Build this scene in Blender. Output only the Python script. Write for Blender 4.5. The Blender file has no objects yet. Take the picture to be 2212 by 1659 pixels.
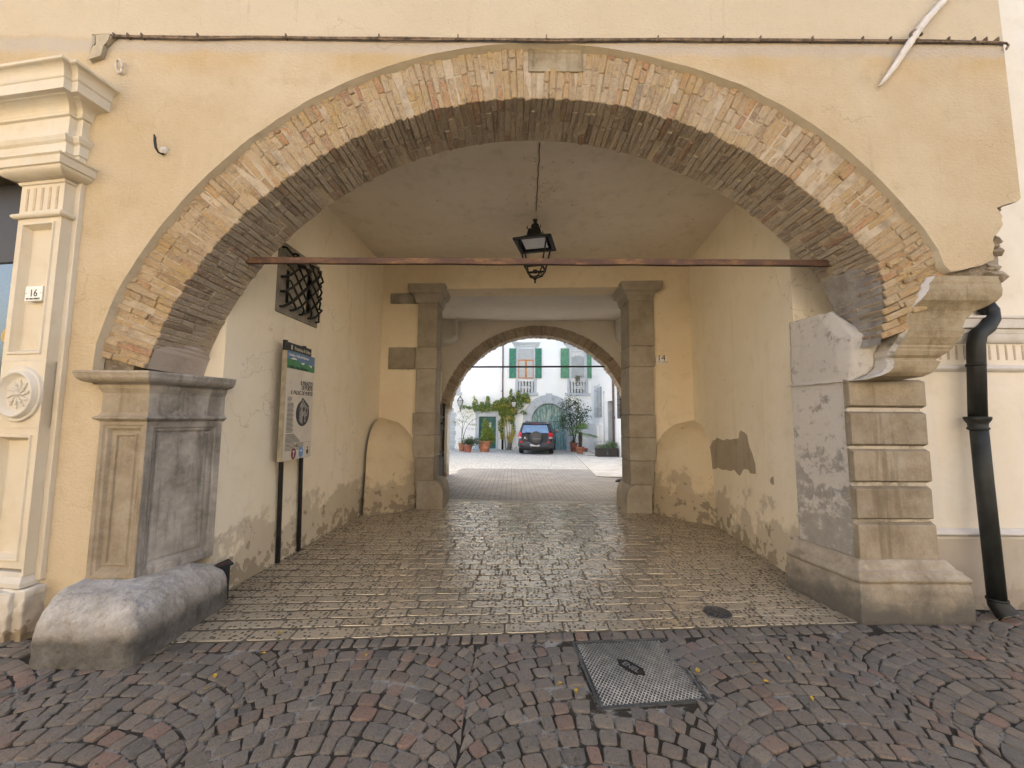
import bpy, bmesh, math, random
from mathutils import Vector, Matrix, noise
from mathutils.geometry import tessellate_polygon
random.seed(7)
RND = random.Random(11)
sc = bpy.context.scene
COL = sc.collection
PI = math.pi

# ------------------------------------------------------------------ camera model (also used to survey the place from the photograph)
F = 1500/1.736; CX, CY = 1106.0, 829.5
PITCH = math.radians(4.95); ROLL = math.radians(0.38)
CAM = Vector((0, -3.2, 1.65))

def ray(x, y):
    u = (x-CX)/F; v = -(y-CY)/F
    c, s = math.cos(ROLL), math.sin(ROLL)
    u, v = u*c - v*s, u*s + v*c
    return Vector((u, math.cos(PITCH) - v*math.sin(PITCH), math.sin(PITCH) + v*math.cos(PITCH)))

def pY(x, y, Y): d = ray(x, y); return CAM + d*((Y-CAM.y)/d.y)
def pX(x, y, X): d = ray(x, y); return CAM + d*((X-CAM.x)/d.x)
def pZ(x, y, Z): d = ray(x, y); return CAM + d*((Z-CAM.z)/d.z)
def pP(x, y, P, N): d = ray(x, y); return CAM + d*((Vector(P)-CAM).dot(Vector(N))/d.dot(Vector(N)))
G0, GS = 4.6, 0.0245
def gz(Y): return 0.0 if Y < G0 else -GS*(Y-G0)
def pG(x, y):
    p = pZ(x, y, 0)
    if p.y <= G0 and p.y > -3: return p
    return pP(x, y, (0, G0, 0), (0, GS, 1))
def Z6(x, y): return ((1700+x*.29385)/1.736, (1450+y*.29385)/1.736)
def Z7(x, y): return ((1850+x*.2034)/1.736, (1250+y*.2034)/1.736)
def Z8(x, y): return ((1400+x*.5425)/1.736, (1000+y*.5425)/1.736)

# ------------------------------------------------------------------ mesh builder
OFF = {}
class MB:
    def __init__(s): s.v = []; s.f = []; s.m = []; s.s = []
    def add(s, vs, fs, mi=0, smooth=False):
        b = len(s.v); s.v += [tuple(v) for v in vs]
        for f in fs: s.f.append([b+i for i in f]); s.m.append(mi); s.s.append(smooth)
        return s
    def box(s, x0, x1, y0, y1, z0, z1, mi=0):
        return s.add([(x0,y0,z0),(x1,y0,z0),(x1,y1,z0),(x0,y1,z0),(x0,y0,z1),(x1,y0,z1),(x1,y1,z1),(x0,y1,z1)],
                     [(0,3,2,1),(4,5,6,7),(0,1,5,4),(1,2,6,5),(2,3,7,6),(3,0,4,7)], mi)
    def obox(s, c, U, V, W, a, b, d, mi=0):
        c, U, V, W = Vector(c), Vector(U), Vector(V), Vector(W)
        vs = [c + U*(i*a) + V*(j*b) + W*(k*d) for k in (-.5,.5) for (i,j) in ((-.5,-.5),(.5,-.5),(.5,.5),(-.5,.5))]
        return s.add(vs, [(0,3,2,1),(4,5,6,7),(0,1,5,4),(1,2,6,5),(2,3,7,6),(3,0,4,7)], mi)
    def quad(s, a, b, c, d, mi=0): return s.add([a,b,c,d], [(0,1,2,3)], mi)
    def prism(s, poly, ext, mi=0, cap0=True, cap1=True, mi_side=None):
        n = len(poly); ext = Vector(ext)
        P = [Vector(p) for p in poly]
        tr = tessellate_polygon([P])
        vs = P + [p+ext for p in P]
        fs = []
        if cap0: fs += [tuple(t) for t in tr]
        if cap1: fs += [tuple(n+i for i in reversed(t)) for t in tr]
        s.add(vs, fs, mi)
        b = len(s.v)-2*n
        for i in range(n):
            j = (i+1) % n
            s.f.append([b+i, b+j, b+n+j, b+n+i]); s.m.append(mi if mi_side is None else mi_side); s.s.append(False)
        return s
    def tube(s, pts, r, n=8, mi=0, smooth=True, caps=True):
        pts = [Vector(p) for p in pts]; k = len(pts)
        rs = r if isinstance(r, (list, tuple)) else [r]*k
        up = Vector((0,0,1)); vs = []
        pn = None
        for i, p in enumerate(pts):
            t = (pts[min(i+1,k-1)]-pts[max(i-1,0)]).normalized()
            if pn is None:
                a = t.cross(up)
                if a.length < 1e-3: a = t.cross(Vector((1,0,0)))
                a.normalize()
            else:
                a = pn - t*pn.dot(t)
                a = a.normalized() if a.length > 1e-5 else t.orthogonal().normalized()
            pn = a; b = t.cross(a)
            vs += [p + (a*math.cos(2*PI*q/n) + b*math.sin(2*PI*q/n))*rs[i] for q in range(n)]
        fs = [(i*n+q, i*n+(q+1)%n, (i+1)*n+(q+1)%n, (i+1)*n+q) for i in range(k-1) for q in range(n)]
        if caps: fs += [tuple(reversed(range(n))), tuple((k-1)*n+q for q in range(n))]
        return s.add(vs, fs, mi, smooth)
    def lathe(s, prof, o, n=24, mi=0, smooth=True, axis=(0,0,1), x=None, cap=True):
        W = Vector(axis).normalized(); U = Vector(x) if x else W.orthogonal().normalized(); V = W.cross(U); o = Vector(o)
        vs = [o + W*z + (U*math.cos(2*PI*q/n) + V*math.sin(2*PI*q/n))*r for (r, z) in prof for q in range(n)]
        k = len(prof)
        fs = [(i*n+q, i*n+(q+1)%n, (i+1)*n+(q+1)%n, (i+1)*n+q) for i in range(k-1) for q in range(n)]
        if cap: fs += [tuple(reversed(range(n))), tuple((k-1)*n+q for q in range(n))]
        return s.add(vs, fs, mi, smooth)
    def moulding(s, path, prof, mi=0, right=True):
        """closed profile (out, z) swept along an open plan path with mitred corners; out points right of travel"""
        P = [Vector((p[0], p[1])) for p in path]; n = len(prof); k = len(P); vs = []
        def nrm(a, b):
            d = (b-a).normalized(); return Vector((d.y, -d.x)) if right else Vector((-d.y, d.x))
        for i, p in enumerate(P):
            if i == 0: m = nrm(P[0], P[1])
            elif i == k-1: m = nrm(P[-2], P[-1])
            else:
                a, b = nrm(P[i-1], p), nrm(p, P[i+1]); m = (a+b); m = m/max(.25, m.dot(a))
            vs += [(p.x+m.x*o, p.y+m.y*o, z) for (o, z) in prof]
        fs = [(i*n+q, i*n+(q+1)%n, (i+1)*n+(q+1)%n, (i+1)*n+q) for i in range(k-1) for q in range(n)]
        fs += [tuple(range(n)), tuple((k-1)*n+q for q in reversed(range(n)))]
        return s.add(vs, fs, mi)
    def panel(s, O, Uv, Vv, w, h, steps, mi=0, mis=None):
        """nested rectangular rings on a face: steps = [(inset, depth out)], last ring filled"""
        O, Uv, Vv = Vector(O), Vector(Uv).normalized(), Vector(Vv).normalized(); N = Uv.cross(Vv)
        vs = []; fs = []; mm = []
        for (a, d) in steps:
            vs += [O+Uv*a+Vv*a+N*d, O+Uv*(w-a)+Vv*a+N*d, O+Uv*(w-a)+Vv*(h-a)+N*d, O+Uv*a+Vv*(h-a)+N*d]
        b = len(s.v); s.v += [tuple(v) for v in vs]
        for i in range(len(steps)-1):
            for q in range(4):
                s.f.append([b+i*4+q, b+i*4+(q+1)%4, b+i*4+4+(q+1)%4, b+i*4+4+q]); s.m.append(mis[i] if mis else mi); s.s.append(False)
        e = b+4*(len(steps)-1); s.f.append([e, e+1, e+2, e+3]); s.m.append(mis[-1] if mis else mi); s.s.append(False)
        return s
    def build(s, name, mats, parent=None, bevel=0, seg=2, rough=None, fix=True, angle=35):
        me = bpy.data.meshes.new(name)
        off = OFF.get(parent.name, Vector((0,0,0))) if parent else Vector((0,0,0))
        me.from_pydata([(v[0]-off.x, v[1]-off.y, v[2]-off.z) for v in s.v], [], s.f)
        if not isinstance(mats, (list, tuple)): mats = [mats]
        for m in mats: me.materials.append(m)
        me.polygons.foreach_set('material_index', s.m); me.polygons.foreach_set('use_smooth', s.s)
        if fix or rough:
            bm = bmesh.new(); bm.from_mesh(me)
            if rough:
                cuts, amp, scl = rough
                if bevel: bmesh.ops.bevel(bm, geom=[e for e in bm.edges if e.is_manifold and e.calc_face_angle(0) > .5], offset=bevel, segments=2, affect='EDGES', profile=.6)
                for _ in range(8):
                    es = [e for e in bm.edges if e.calc_length() > cuts]
                    if not es: break
                    bmesh.ops.subdivide_edges(bm, edges=es, cuts=1, use_grid_fill=True)
                    bmesh.ops.triangulate(bm, faces=[f for f in bm.faces if len(f.verts) > 4])
                bm.normal_update()
                for v in bm.verts:
                    p = v.co + off
                    d = noise.fractal(p*scl, 1.0, 2.0, 4, noise_basis='PERLIN_ORIGINAL')
                    v.co += v.normal*(d*amp)
                for f in bm.faces: f.smooth = True
                bevel = 0
            if fix: bmesh.ops.recalc_face_normals(bm, faces=bm.faces)
            bm.to_mesh(me); bm.free()
        me.update()
        o = bpy.data.objects.new(name, me); COL.objects.link(o)
        if parent: o.parent = parent
        OFF[o.name] = off
        if bevel:
            md = o.modifiers.new('bevel', 'BEVEL'); md.width = bevel; md.segments = seg; md.limit_method = 'ANGLE'; md.angle_limit = math.radians(angle)
            md.harden_normals = False
        return o

def tag(o, label=None, cat=None, group=None, kind=None):
    if label: o['label'] = label
    if cat: o['category'] = cat
    if group: o['group'] = group
    if kind: o['kind'] = kind
    return o
def thing(name, label, cat, loc=(0,0,0), rz=0, group=None, local=False):
    o = bpy.data.objects.new(name, None); COL.objects.link(o); o.location = loc; o.rotation_euler = (0,0,rz); o.empty_display_size = .1
    OFF[o.name] = Vector((0,0,0)) if (local or rz) else Vector(loc)
    return tag(o, label, cat, group)
def text_mb(mb, body, size, O, Uv, Vv, mi=0, align='LEFT', ext=.001, shear=0, width=None, space=1.0):
    cu = bpy.data.curves.new('t', 'FONT'); cu.body = body; cu.size = size; cu.align_x = align; cu.extrude = ext; cu.shear = shear; cu.space_character = space
    cu.resolution_u = 3
    o = bpy.data.objects.new('t', cu); COL.objects.link(o)
    bpy.context.view_layer.update()
    me = bpy.data.meshes.new_from_object(o.evaluated_get(bpy.context.evaluated_depsgraph_get()))
    Uv, Vv = Vector(Uv).normalized(), Vector(Vv).normalized(); N = Uv.cross(Vv); O = Vector(O)
    sx = 1.0
    if width:
        w = max(v.co.x for v in me.vertices) - min(v.co.x for v in me.vertices); sx = width/max(w, 1e-4)
    mb.add([O+Uv*(v.co.x*sx)+Vv*v.co.y+N*v.co.z for v in me.vertices], [tuple(p.vertices) for p in me.polygons], mi)
    bpy.data.objects.remove(o); bpy.data.curves.remove(cu); bpy.data.meshes.remove(me)
    return mb

# ------------------------------------------------------------------ materials
def lin(h):
    h = h.lstrip('#'); r = []
    for i in (0,2,4):
        c = int(h[i:i+2],16)/255; r.append(c/12.92 if c <= .04045 else ((c+.055)/1.055)**2.4)
    return (*r, 1)
class NT:
    def __init__(s, name):
        s.m = bpy.data.materials.new(name); s.m.use_nodes = True; s.t = s.m.node_tree; s.t.nodes.clear()
        s.out = s.n('ShaderNodeOutputMaterial'); s.b = s.n('ShaderNodeBsdfPrincipled'); s.l(s.b.outputs[0], s.out.inputs[0])
        s.geo = s.n('ShaderNodeNewGeometry'); s.tc = s.n('ShaderNodeTexCoord'); s.pos = s.tc.outputs['Object']
    def n(s, k, **kw):
        nd = s.t.nodes.new(k)
        for a, b in kw.items(): setattr(nd, a, b)
        return nd
    def l(s, a, b): s.t.links.new(a, b)
    def set(s, sock, v):
        if hasattr(v, 'links') or isinstance(v, bpy.types.NodeSocket): s.l(v, sock)
        else: sock.default_value = v
    def scale(s, sx, sy, sz, vec=None):
        m = s.n('ShaderNodeMapping'); s.l(vec or s.pos, m.inputs[0]); m.inputs['Scale'].default_value = (sx,sy,sz); return m.outputs[0]
    def noise(s, sc_, det=4, rough=.55, vec=None, dist=0):
        t = s.n('ShaderNodeTexNoise'); s.l(vec or s.pos, t.inputs['Vector']); t.inputs['Scale'].default_value = sc_; t.inputs['Detail'].default_value = det
        t.inputs['Roughness'].default_value = rough; t.inputs['Distortion'].default_value = dist; return t.outputs['Fac']
    def ramp(s, fac, stops, interp='LINEAR'):
        r = s.n('ShaderNodeValToRGB'); s.l(fac, r.inputs[0]); r.color_ramp.interpolation = interp; e = r.color_ramp.elements
        while len(e) < len(stops): e.new(.5)
        for q, (p, c) in zip(e, stops): q.position = p; q.color = c if len(c) == 4 else (*c, 1)
        return r.outputs[0]
    def f(s, fac, a, b):
        """smooth 0..1 step of fac between a and b"""
        m = s.n('ShaderNodeMapRange'); m.clamp = True; m.interpolation_type = 'SMOOTHSTEP'; s.l(fac, m.inputs[0])
        m.inputs[1].default_value = a; m.inputs[2].default_value = b; return m.outputs[0]
    def mix(s, fac, a, b, mode='MIX'):
        m = s.n('ShaderNodeMix', data_type='RGBA', blend_type=mode); s.set(m.inputs[0], fac)
        s.set(m.inputs[6], a); s.set(m.inputs[7], b); return m.outputs[2]
    def math(s, op, a, b=0.0):
        m = s.n('ShaderNodeMath', operation=op); s.set(m.inputs[0], a); s.set(m.inputs[1], b); return m.outputs[0]
    def sep(s, vec=None):
        m = s.n('ShaderNodeSeparateXYZ'); s.l(vec or s.pos, m.inputs[0]); return m.outputs
    def bump(s, h, strength=.3, dist=.01, prev=None):
        b = s.n('ShaderNodeBump'); s.l(h, b.inputs['Height']); b.inputs['Strength'].default_value = strength; b.inputs['Distance'].default_value = dist
        if prev: s.l(prev, b.inputs['Normal'])
        return b.outputs[0]
    def fin(s, col, rough=.8, nrm=None, metal=0, spec=.5):
        s.set(s.b.inputs['Base Color'], col); s.set(s.b.inputs['Roughness'], rough); s.b.inputs['Metallic'].default_value = metal
        s.b.inputs['Specular IOR Level'].default_value = spec
        if nrm: s.l(nrm, s.b.inputs['Normal'])
        return s.m
def c3(r, g, b): return (r, g, b, 1)

def mat_plaster(name, base, light, dark, grain=70, bstr=.35, patch=None, damp=None, streak=None, specks=0, wave=.25, crack=0):
    t = NT(name)
    big = t.noise(.9, 5, .6); mid = t.noise(5, 5, .65); fine = t.noise(grain, 3, .7)
    col = t.mix(t.f(big, .35, .68), base, light)
    col = t.mix(t.math('MULTIPLY', t.f(mid, .5, .75), .55), col, dark)
    col = t.mix(t.math('MULTIPLY', t.f(fine, .45, .72), .22), col, light)
    z = t.sep()[2]
    if streak:
        st = t.noise(3.2, 4, .6, t.scale(1.6, 1.6, .16))
        col = t.mix(t.math('MULTIPLY', t.f(st, .52, .72), streak[1]), col, streak[0])
    if damp:   # rising damp and flaking near the foot of a wall
        dcol, top = damp
        lim = t.math('SUBTRACT', t.math('ADD', t.math('MULTIPLY', t.noise(2.2, 6, .65), 1.9), -.45), t.math('DIVIDE', z, top))
        col = t.mix(t.math('MULTIPLY', t.f(lim, -.05, .12), .5), col, dcol)
        fl = t.math('SUBTRACT', t.noise(6.5, 5, .6), t.math('MULTIPLY', z, .42/top))
        col = t.mix(t.f(fl, .465, .49), col, dcol)
    if patch:
        col = t.mix(t.f(t.noise(1.6, 6, .6), .66, .70), col, patch)
    if specks:
        vo = t.n('ShaderNodeTexVoronoi'); t.l(t.pos, vo.inputs['Vector']); vo.inputs['Scale'].default_value = 3.2
        sp = t.math('SUBTRACT', 1, t.f(t.math('ADD', vo.outputs['Distance'], t.math('MULTIPLY', t.noise(30, 4, .7), .09)), .065, .085))
        col = t.mix(t.math('MULTIPLY', sp, specks), col, c3(.06,.045,.03))
        sc2 = t.noise(7, 7, .75); col = t.mix(t.math('MULTIPLY', t.f(sc2, .62, .645), .35), col, dark)
    if crack:
        vc = t.n('ShaderNodeTexVoronoi'); vc.feature = 'DISTANCE_TO_EDGE'; vc.inputs['Scale'].default_value = .55
        wv = t.n('ShaderNodeVectorMath', operation='ADD'); nn = t.n('ShaderNodeTexNoise'); t.l(t.pos, nn.inputs['Vector']); nn.inputs['Scale'].default_value = 2.5; nn.inputs['Detail'].default_value = 6
        t.l(t.pos, wv.inputs[0]); t.l(nn.outputs['Color'], wv.inputs[1]); t.l(wv.outputs[0], vc.inputs['Vector'])
        ck = t.math('MULTIPLY', t.math('SUBTRACT', 1, t.f(vc.outputs['Distance'], .0, .006)), t.f(t.noise(.8, 3), .48, .56))
        col = t.mix(t.math('MULTIPLY', ck, crack), col, c3(.16,.12,.08))
    h = t.math('ADD', t.math('MULTIPLY', fine, .6), t.math('MULTIPLY', t.noise(grain*.33, 4, .6), .8))
    nb = t.bump(t.noise(2.6, 3, .5), wave, .06)
    return t.fin(col, .93, t.bump(h, bstr, .012, nb), spec=.2)

def mat_stone(name, base, light, dark, grime=None, zgrime=None, rough=.8, bstr=.4, scale=1.0, streak=None, per=False):
    t = NT(name)
    big = t.noise(2.2*scale, 6, .65); mid = t.noise(9*scale, 6, .7); fine = t.noise(60*scale, 4, .7)
    col = t.ramp(big, [(.3, dark), (.5, base), (.72, light)])
    col = t.mix(t.math('MULTIPLY', t.f(mid, .45, .75), .5), col, light)
    if per: col = t.mix(.35, col, t.ramp(t.geo.outputs['Random Per Island'], [(0, dark), (.5, base), (1, light)]))
    col = t.mix(t.math('MULTIPLY', t.f(t.noise(26*scale, 5, .7), .55, .72), .4), col, dark)
    if streak:
        st = t.noise(6, 5, .65, t.scale(1.3, 1.3, .12))
        col = t.mix(t.math('MULTIPLY', t.f(st, .5, .68), streak[1]), col, streak[0])
    if grime:
        z = t.sep()[2]
        g = t.math('ADD', t.math('MULTIPLY', t.noise(4, 6, .65), zgrime*1.6), t.math('MULTIPLY', z, -1))
        col = t.mix(t.math('MULTIPLY', t.f(g, -.08, zgrime*.75), .92), col, grime)
    h = t.math('ADD', t.math('MULTIPLY', mid, 1.0), t.math('MULTIPLY', fine, .35))
    return t.fin(col, rough, t.bump(h, bstr, .02), spec=.35)

def mat_plain(name, col, rough=.5, metal=0, var=.12, sc_=12, bstr=.05, spec=.5):
    t = NT(name); nz = t.noise(sc_, 5, .6)
    d = tuple(c*(1-var*2) for c in col[:3])+(1,); l = tuple(min(1, c*(1+var)) for c in col[:3])+(1,)
    return t.fin(t.ramp(nz, [(.3, d), (.7, l)]), rough, t.bump(t.noise(sc_*4, 3), bstr, .004), metal, spec)

M = {}
M['facade'] = None
def make_facade():
    t = NT('facade_plaster')
    x, y, z = t.sep()[0], t.sep()[1], t.sep()[2]
    big = t.noise(.8, 5, .62); mid = t.noise(4.5, 5, .65); fine = t.noise(85, 3, .7)
    base, light, dark = c3(0.516,0.413,0.268), c3(0.585,0.494,0.353), c3(0.439,0.335,0.194)
    col = t.mix(t.f(big, .36, .66), base, light)
    col = t.mix(t.math('MULTIPLY', t.f(mid, .48, .75), .5), col, dark)
    wob = t.math('ADD', z, t.math('MULTIPLY', t.noise(2.5, 4, .6), .14))
    col = t.mix(t.math('MULTIPLY', t.f(wob, 4.98, 5.02), .6), col, c3(0.619,0.533,0.396))          # lighter coat above the cable, partly brighter light put into the colour
    band = t.math('MULTIPLY', t.f(wob, 4.82, 4.9), t.math('SUBTRACT', 1, t.f(wob, 4.95, 5.0)))
    col = t.mix(t.math('MULTIPLY', band, .55), col, c3(0.473,0.43,0.387))                          # pale lime stain along the cable
    oc = t.math('MULTIPLY', t.f(wob, 4.55, 4.80), t.math('SUBTRACT', 1, t.f(wob, 4.82, 4.9)))
    col = t.mix(t.math('MULTIPLY', oc, t.math('MULTIPLY', t.f(t.noise(1.3, 4), .35, .6), .4)), col, c3(0.516,0.344,0.138))
    st = t.noise(3.0, 4, .6, t.scale(2.0, 2.0, .14))
    col = t.mix(t.math('MULTIPLY', t.f(st, .54, .74), .3), col, light)
    col = t.mix(t.math('MULTIPLY', t.f(t.noise(14, 5, .7), .55, .75), .22), col, c3(0.43,0.31,0.189))
    dr = t.math('MULTIPLY', t.f(t.noise(9, 5, .7, t.scale(1, 1, .07)), .56, .72), t.f(t.noise(.7, 3), .45, .6))
    col = t.mix(t.math('MULTIPLY', dr, .35), col, c3(0.361,0.284,0.189))
    vc = t.n('ShaderNodeTexVoronoi'); vc.feature = 'DISTANCE_TO_EDGE'; vc.inputs['Scale'].default_value = .5
    wv = t.n('ShaderNodeVectorMath', operation='ADD'); nn = t.n('ShaderNodeTexNoise'); t.l(t.pos, nn.inputs['Vector']); nn.inputs['Scale'].default_value = 2.2; nn.inputs['Detail'].default_value = 7
    t.l(t.pos, wv.inputs[0]); t.l(nn.outputs['Color'], wv.inputs[1]); t.l(wv.outputs[0], vc.inputs['Vector'])
    ck = t.math('MULTIPLY', t.math('SUBTRACT', 1, t.f(vc.outputs['Distance'], .0, .0045)), t.f(t.noise(.9, 3), .5, .58))
    col = t.mix(t.math('MULTIPLY', ck, .28), col, c3(0.258,0.189,0.12))
    pk = t.f(t.noise(19, 7, .8), .665, .69)
    col = t.mix(t.math('MULTIPLY', pk, .5), col, c3(0.387,0.327,0.249))
    h = t.math('ADD', t.math('MULTIPLY', fine, .6), t.math('MULTIPLY', t.noise(26, 5, .65, t.scale(1,1,1.7)), 1.2))
    nb = t.bump(t.noise(2.2, 3, .5), .3, .05)
    return t.fin(col, .92, t.bump(h, .75, .018, nb), spec=.2)
M['facade'] = make_facade()
M['rim'] = mat_plaster('render_edge', c3(.42,.36,.26), c3(.5,.44,.34), c3(.3,.25,.17), bstr=.5)
M['passage'] = mat_plaster('passage_plaster', c3(.80,.725,.57), c3(.84,.78,.65), c3(.72,.63,.46), grain=60, bstr=.2, specks=.8, crack=.25, damp=(c3(.36,.305,.22), 1.1), streak=(c3(.70,.62,.47), .45))
M['backwall'] = mat_plaster('back_wall_plaster', c3(.70,.60,.43), c3(.75,.66,.50), c3(.60,.50,.33), grain=60, bstr=.25, specks=.8, crack=.5)
M['corner'] = mat_plaster('corner_plaster', c3(.58,.48,.32), c3(.63,.54,.38), c3(.46,.37,.23), grain=50, bstr=.3, specks=.8, patch=c3(.24,.20,.15), damp=(c3(.25,.21,.155), 1.5))
M['ceiling'] = mat_plaster('ceiling_plaster', c3(.78,.72,.62), c3(.82,.77,.68), c3(.70,.63,.52), grain=40, bstr=.15, specks=.85, wave=.35, streak=(c3(.45,.38,.28), .25))
M['patch'] = mat_plaster('bare_render', c3(.39,.335,.25), c3(.45,.39,.30), c3(.29,.24,.17), grain=60, bstr=.9, streak=(c3(.27,.22,.155),.6))
def make_whitewash():
    t = NT('whitewashed_stone')
    col = t.ramp(t.noise(3, 5, .65), [(.3, c3(.25,.235,.21)), (.6, c3(.36,.34,.31))])
    z = t.sep()[2]
    lim = t.math('ADD', t.noise(6, 10, .72), t.math('MULTIPLY', t.f(z, .4, 1.9), .16))
    col = t.mix(t.f(lim, .50, .62), col, c3(.51,.485,.445))
    col = t.mix(t.math('MULTIPLY', t.f(t.noise(11, 9, .8), .55, .62), .5), col, c3(.27,.245,.21))
    col = t.mix(t.math('MULTIPLY', t.f(t.noise(5, 5, .6, t.scale(1.3,1.3,.2)), .54, .7), .35), col, c3(.5,.46,.4))
    h = t.math('ADD', t.noise(24, 5, .7), t.f(lim, .53, .57))
    return t.fin(col, .9, t.bump(h, .5, .01), spec=.2)
M['white_stone'] = make_whitewash()
M['stone'] = mat_stone('grey_limestone', c3(.34,.29,.215), c3(.46,.41,.33), c3(.2,.165,.12), grime=c3(.12,.105,.09), zgrime=.3, streak=(c3(.2,.16,.11), .45))
M['pier_stone'] = mat_stone('pier_limestone', c3(0.315,0.266,0.194), c3(0.45,0.41,0.338), c3(0.171,0.135,0.09), streak=(c3(0.144,0.11,0.0702), .6), scale=1.7, bstr=.6, per=True)
M['dark_pier'] = mat_stone('grey_pier_stone', c3(.31,.29,.26), c3(.50,.47,.43), c3(.13,.12,.10), streak=(c3(.105,.096,.082), .65), scale=1.3)  # greyer, streaked stone for the pier side facing the passage
def make_block():
    t = NT('worn_block_stone')
    z = t.sep()[2]
    col = t.ramp(t.noise(5, 7, .7), [(.3, c3(.31,.285,.245)), (.5, c3(.49,.47,.44)), (.7, c3(.62,.61,.59))])
    col = t.mix(t.math('MULTIPLY', t.f(t.noise(34, 6, .75), .5, .66), .55), col, c3(.27,.235,.19))
    col = t.mix(t.math('MULTIPLY', t.f(t.noise(14, 5, .7), .56, .66), .5), col, c3(.64,.63,.61))
    lim = t.math('SUBTRACT', t.math('ADD', .06, t.math('MULTIPLY', t.noise(3.2, 7, .72), .22)), z)
    col = t.mix(t.math('MULTIPLY', t.f(lim, -.16, .02), .7), col, c3(.21,.185,.15))
    col = t.mix(t.math('MULTIPLY', t.f(lim, -.04, .04), .85), col, t.ramp(t.noise(9, 6, .75), [(.35, c3(.065,.064,.06)), (.7, c3(.19,.185,.17))]))
    x = t.sep()[0]; y = t.sep()[1]
    h = t.math('ADD', t.noise(22, 6, .75), t.math('MULTIPLY', t.noise(90, 4, .7), .4))
    return t.fin(col, .85, t.bump(h, .9, .02, t.bump(t.noise(7, 4, .6), .6, .05)), spec=.3)
M['block'] = make_block()
M['_block'] = mat_stone('worn_block_stone', c3(.52,.51,.49), c3(.68,.68,.67), c3(.34,.31,.27), grime=c3(.075,.075,.07), zgrime=.40, bstr=.9, scale=1.6)
M['corbel'] = mat_stone('corbel_stone', c3(0.308,0.251,0.163), c3(0.405,0.352,0.255), c3(0.176,0.136,0.0792), bstr=.6, scale=1.5, streak=(c3(0.141,0.11,0.066), .55))
M['passage_stone'] = mat_stone('pilaster_stone', c3(.31,.275,.22), c3(.41,.37,.305), c3(.19,.16,.115), bstr=.5, scale=1.4, per=True)
M['passage_stone_grey'] = mat_stone('grey_band_stone', c3(.26,.235,.19), c3(.36,.33,.28), c3(.15,.13,.1), bstr=.5, scale=2)
M['rubble'] = mat_stone('rubble', c3(.30,.25,.19), c3(.46,.42,.35), c3(.14,.11,.075), bstr=1.0, scale=2.2)
M['shop'] = mat_plaster('shopfront_paint', c3(0.585,0.516,0.396), c3(0.636,0.593,0.499), c3(0.533,0.456,0.318), grain=30, bstr=.1, streak=(c3(0.55,0.55,0.542), .45))
M['shop_white'] = mat_plaster('shopfront_stone', c3(0.568,0.533,0.464), c3(0.636,0.619,0.576), c3(0.473,0.43,0.353), grain=30, bstr=.2, damp=(c3(0.284,0.232,0.163), .5))
M['neighbour'] = mat_plaster('neighbour_plaster', c3(0.708,0.653,0.552), c3(0.754,0.718,0.644), c3(0.653,0.58,0.46), grain=30, bstr=.1, streak=(c3(0.607,0.607,0.607), .35))
M['neighbour_trim'] = mat_plaster('neighbour_trim', c3(0.57,0.552,0.524), c3(0.644,0.626,0.598), c3(0.46,0.432,0.386), grain=30, bstr=.1)
M['neighbour_low'] = mat_plaster('neighbour_plinth', c3(0.432,0.386,0.331), c3(0.497,0.46,0.405), c3(0.368,0.322,0.267), grain=40, bstr=.2, damp=(c3(0.276,0.239,0.193), .4))
def make_brick(name='old_brick', ramp=None, wash=c3(0.493,0.414,0.282), gold=.72):
    t = NT(name)
    r = t.geo.outputs['Random Per Island']
    col = t.ramp(r, ramp or [(0, c3(.29,.19,.11)), (.1, c3(.40,.29,.175)), (.3, c3(.465,.345,.215)), (.5, c3(.50,.385,.25)), (.66, c3(.41,.305,.195)), (.86, c3(.475,.325,.165)), (.955, c3(.40,.21,.115)), (1, c3(.27,.22,.165))])
    n1 = t.noise(22, 6, .7); n2 = t.noise(3, 5, .6); n3 = t.noise(70, 4, .7)
    col = t.mix(t.math('MULTIPLY', t.f(n1, .42, .66), .65), col, wash)
    col = t.mix(t.math('MULTIPLY', t.f(n2, .46, .7), gold), col, c3(0.44,0.308,0.132))
    col = t.mix(t.math('MULTIPLY', t.f(t.noise(13, 7, .75), .54, .68), .6), col, c3(0.141,0.106,0.0748))
    h = t.math('ADD', n1, t.math('MULTIPLY', n3, .5))
    return t.fin(col, .9, t.bump(h, 1.0, .028), spec=.2)
M['brick'] = make_brick()
M['shade_brick'] = make_brick('shaded_brick', [(0, c3(.28,.225,.165)), (.3, c3(.42,.35,.265)), (.6, c3(.48,.405,.315)), (.85, c3(.36,.30,.235)), (.96, c3(.36,.23,.155)), (1, c3(.22,.185,.145))], c3(.42,.385,.33), .2)  # greyer copy of the brick, soffit shade put into its colour
M['brick_mortar'] = mat_stone('brick_mortar', c3(.46,.38,.27), c3(.55,.47,.35), c3(.28,.22,.15), bstr=.8, scale=3)
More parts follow.
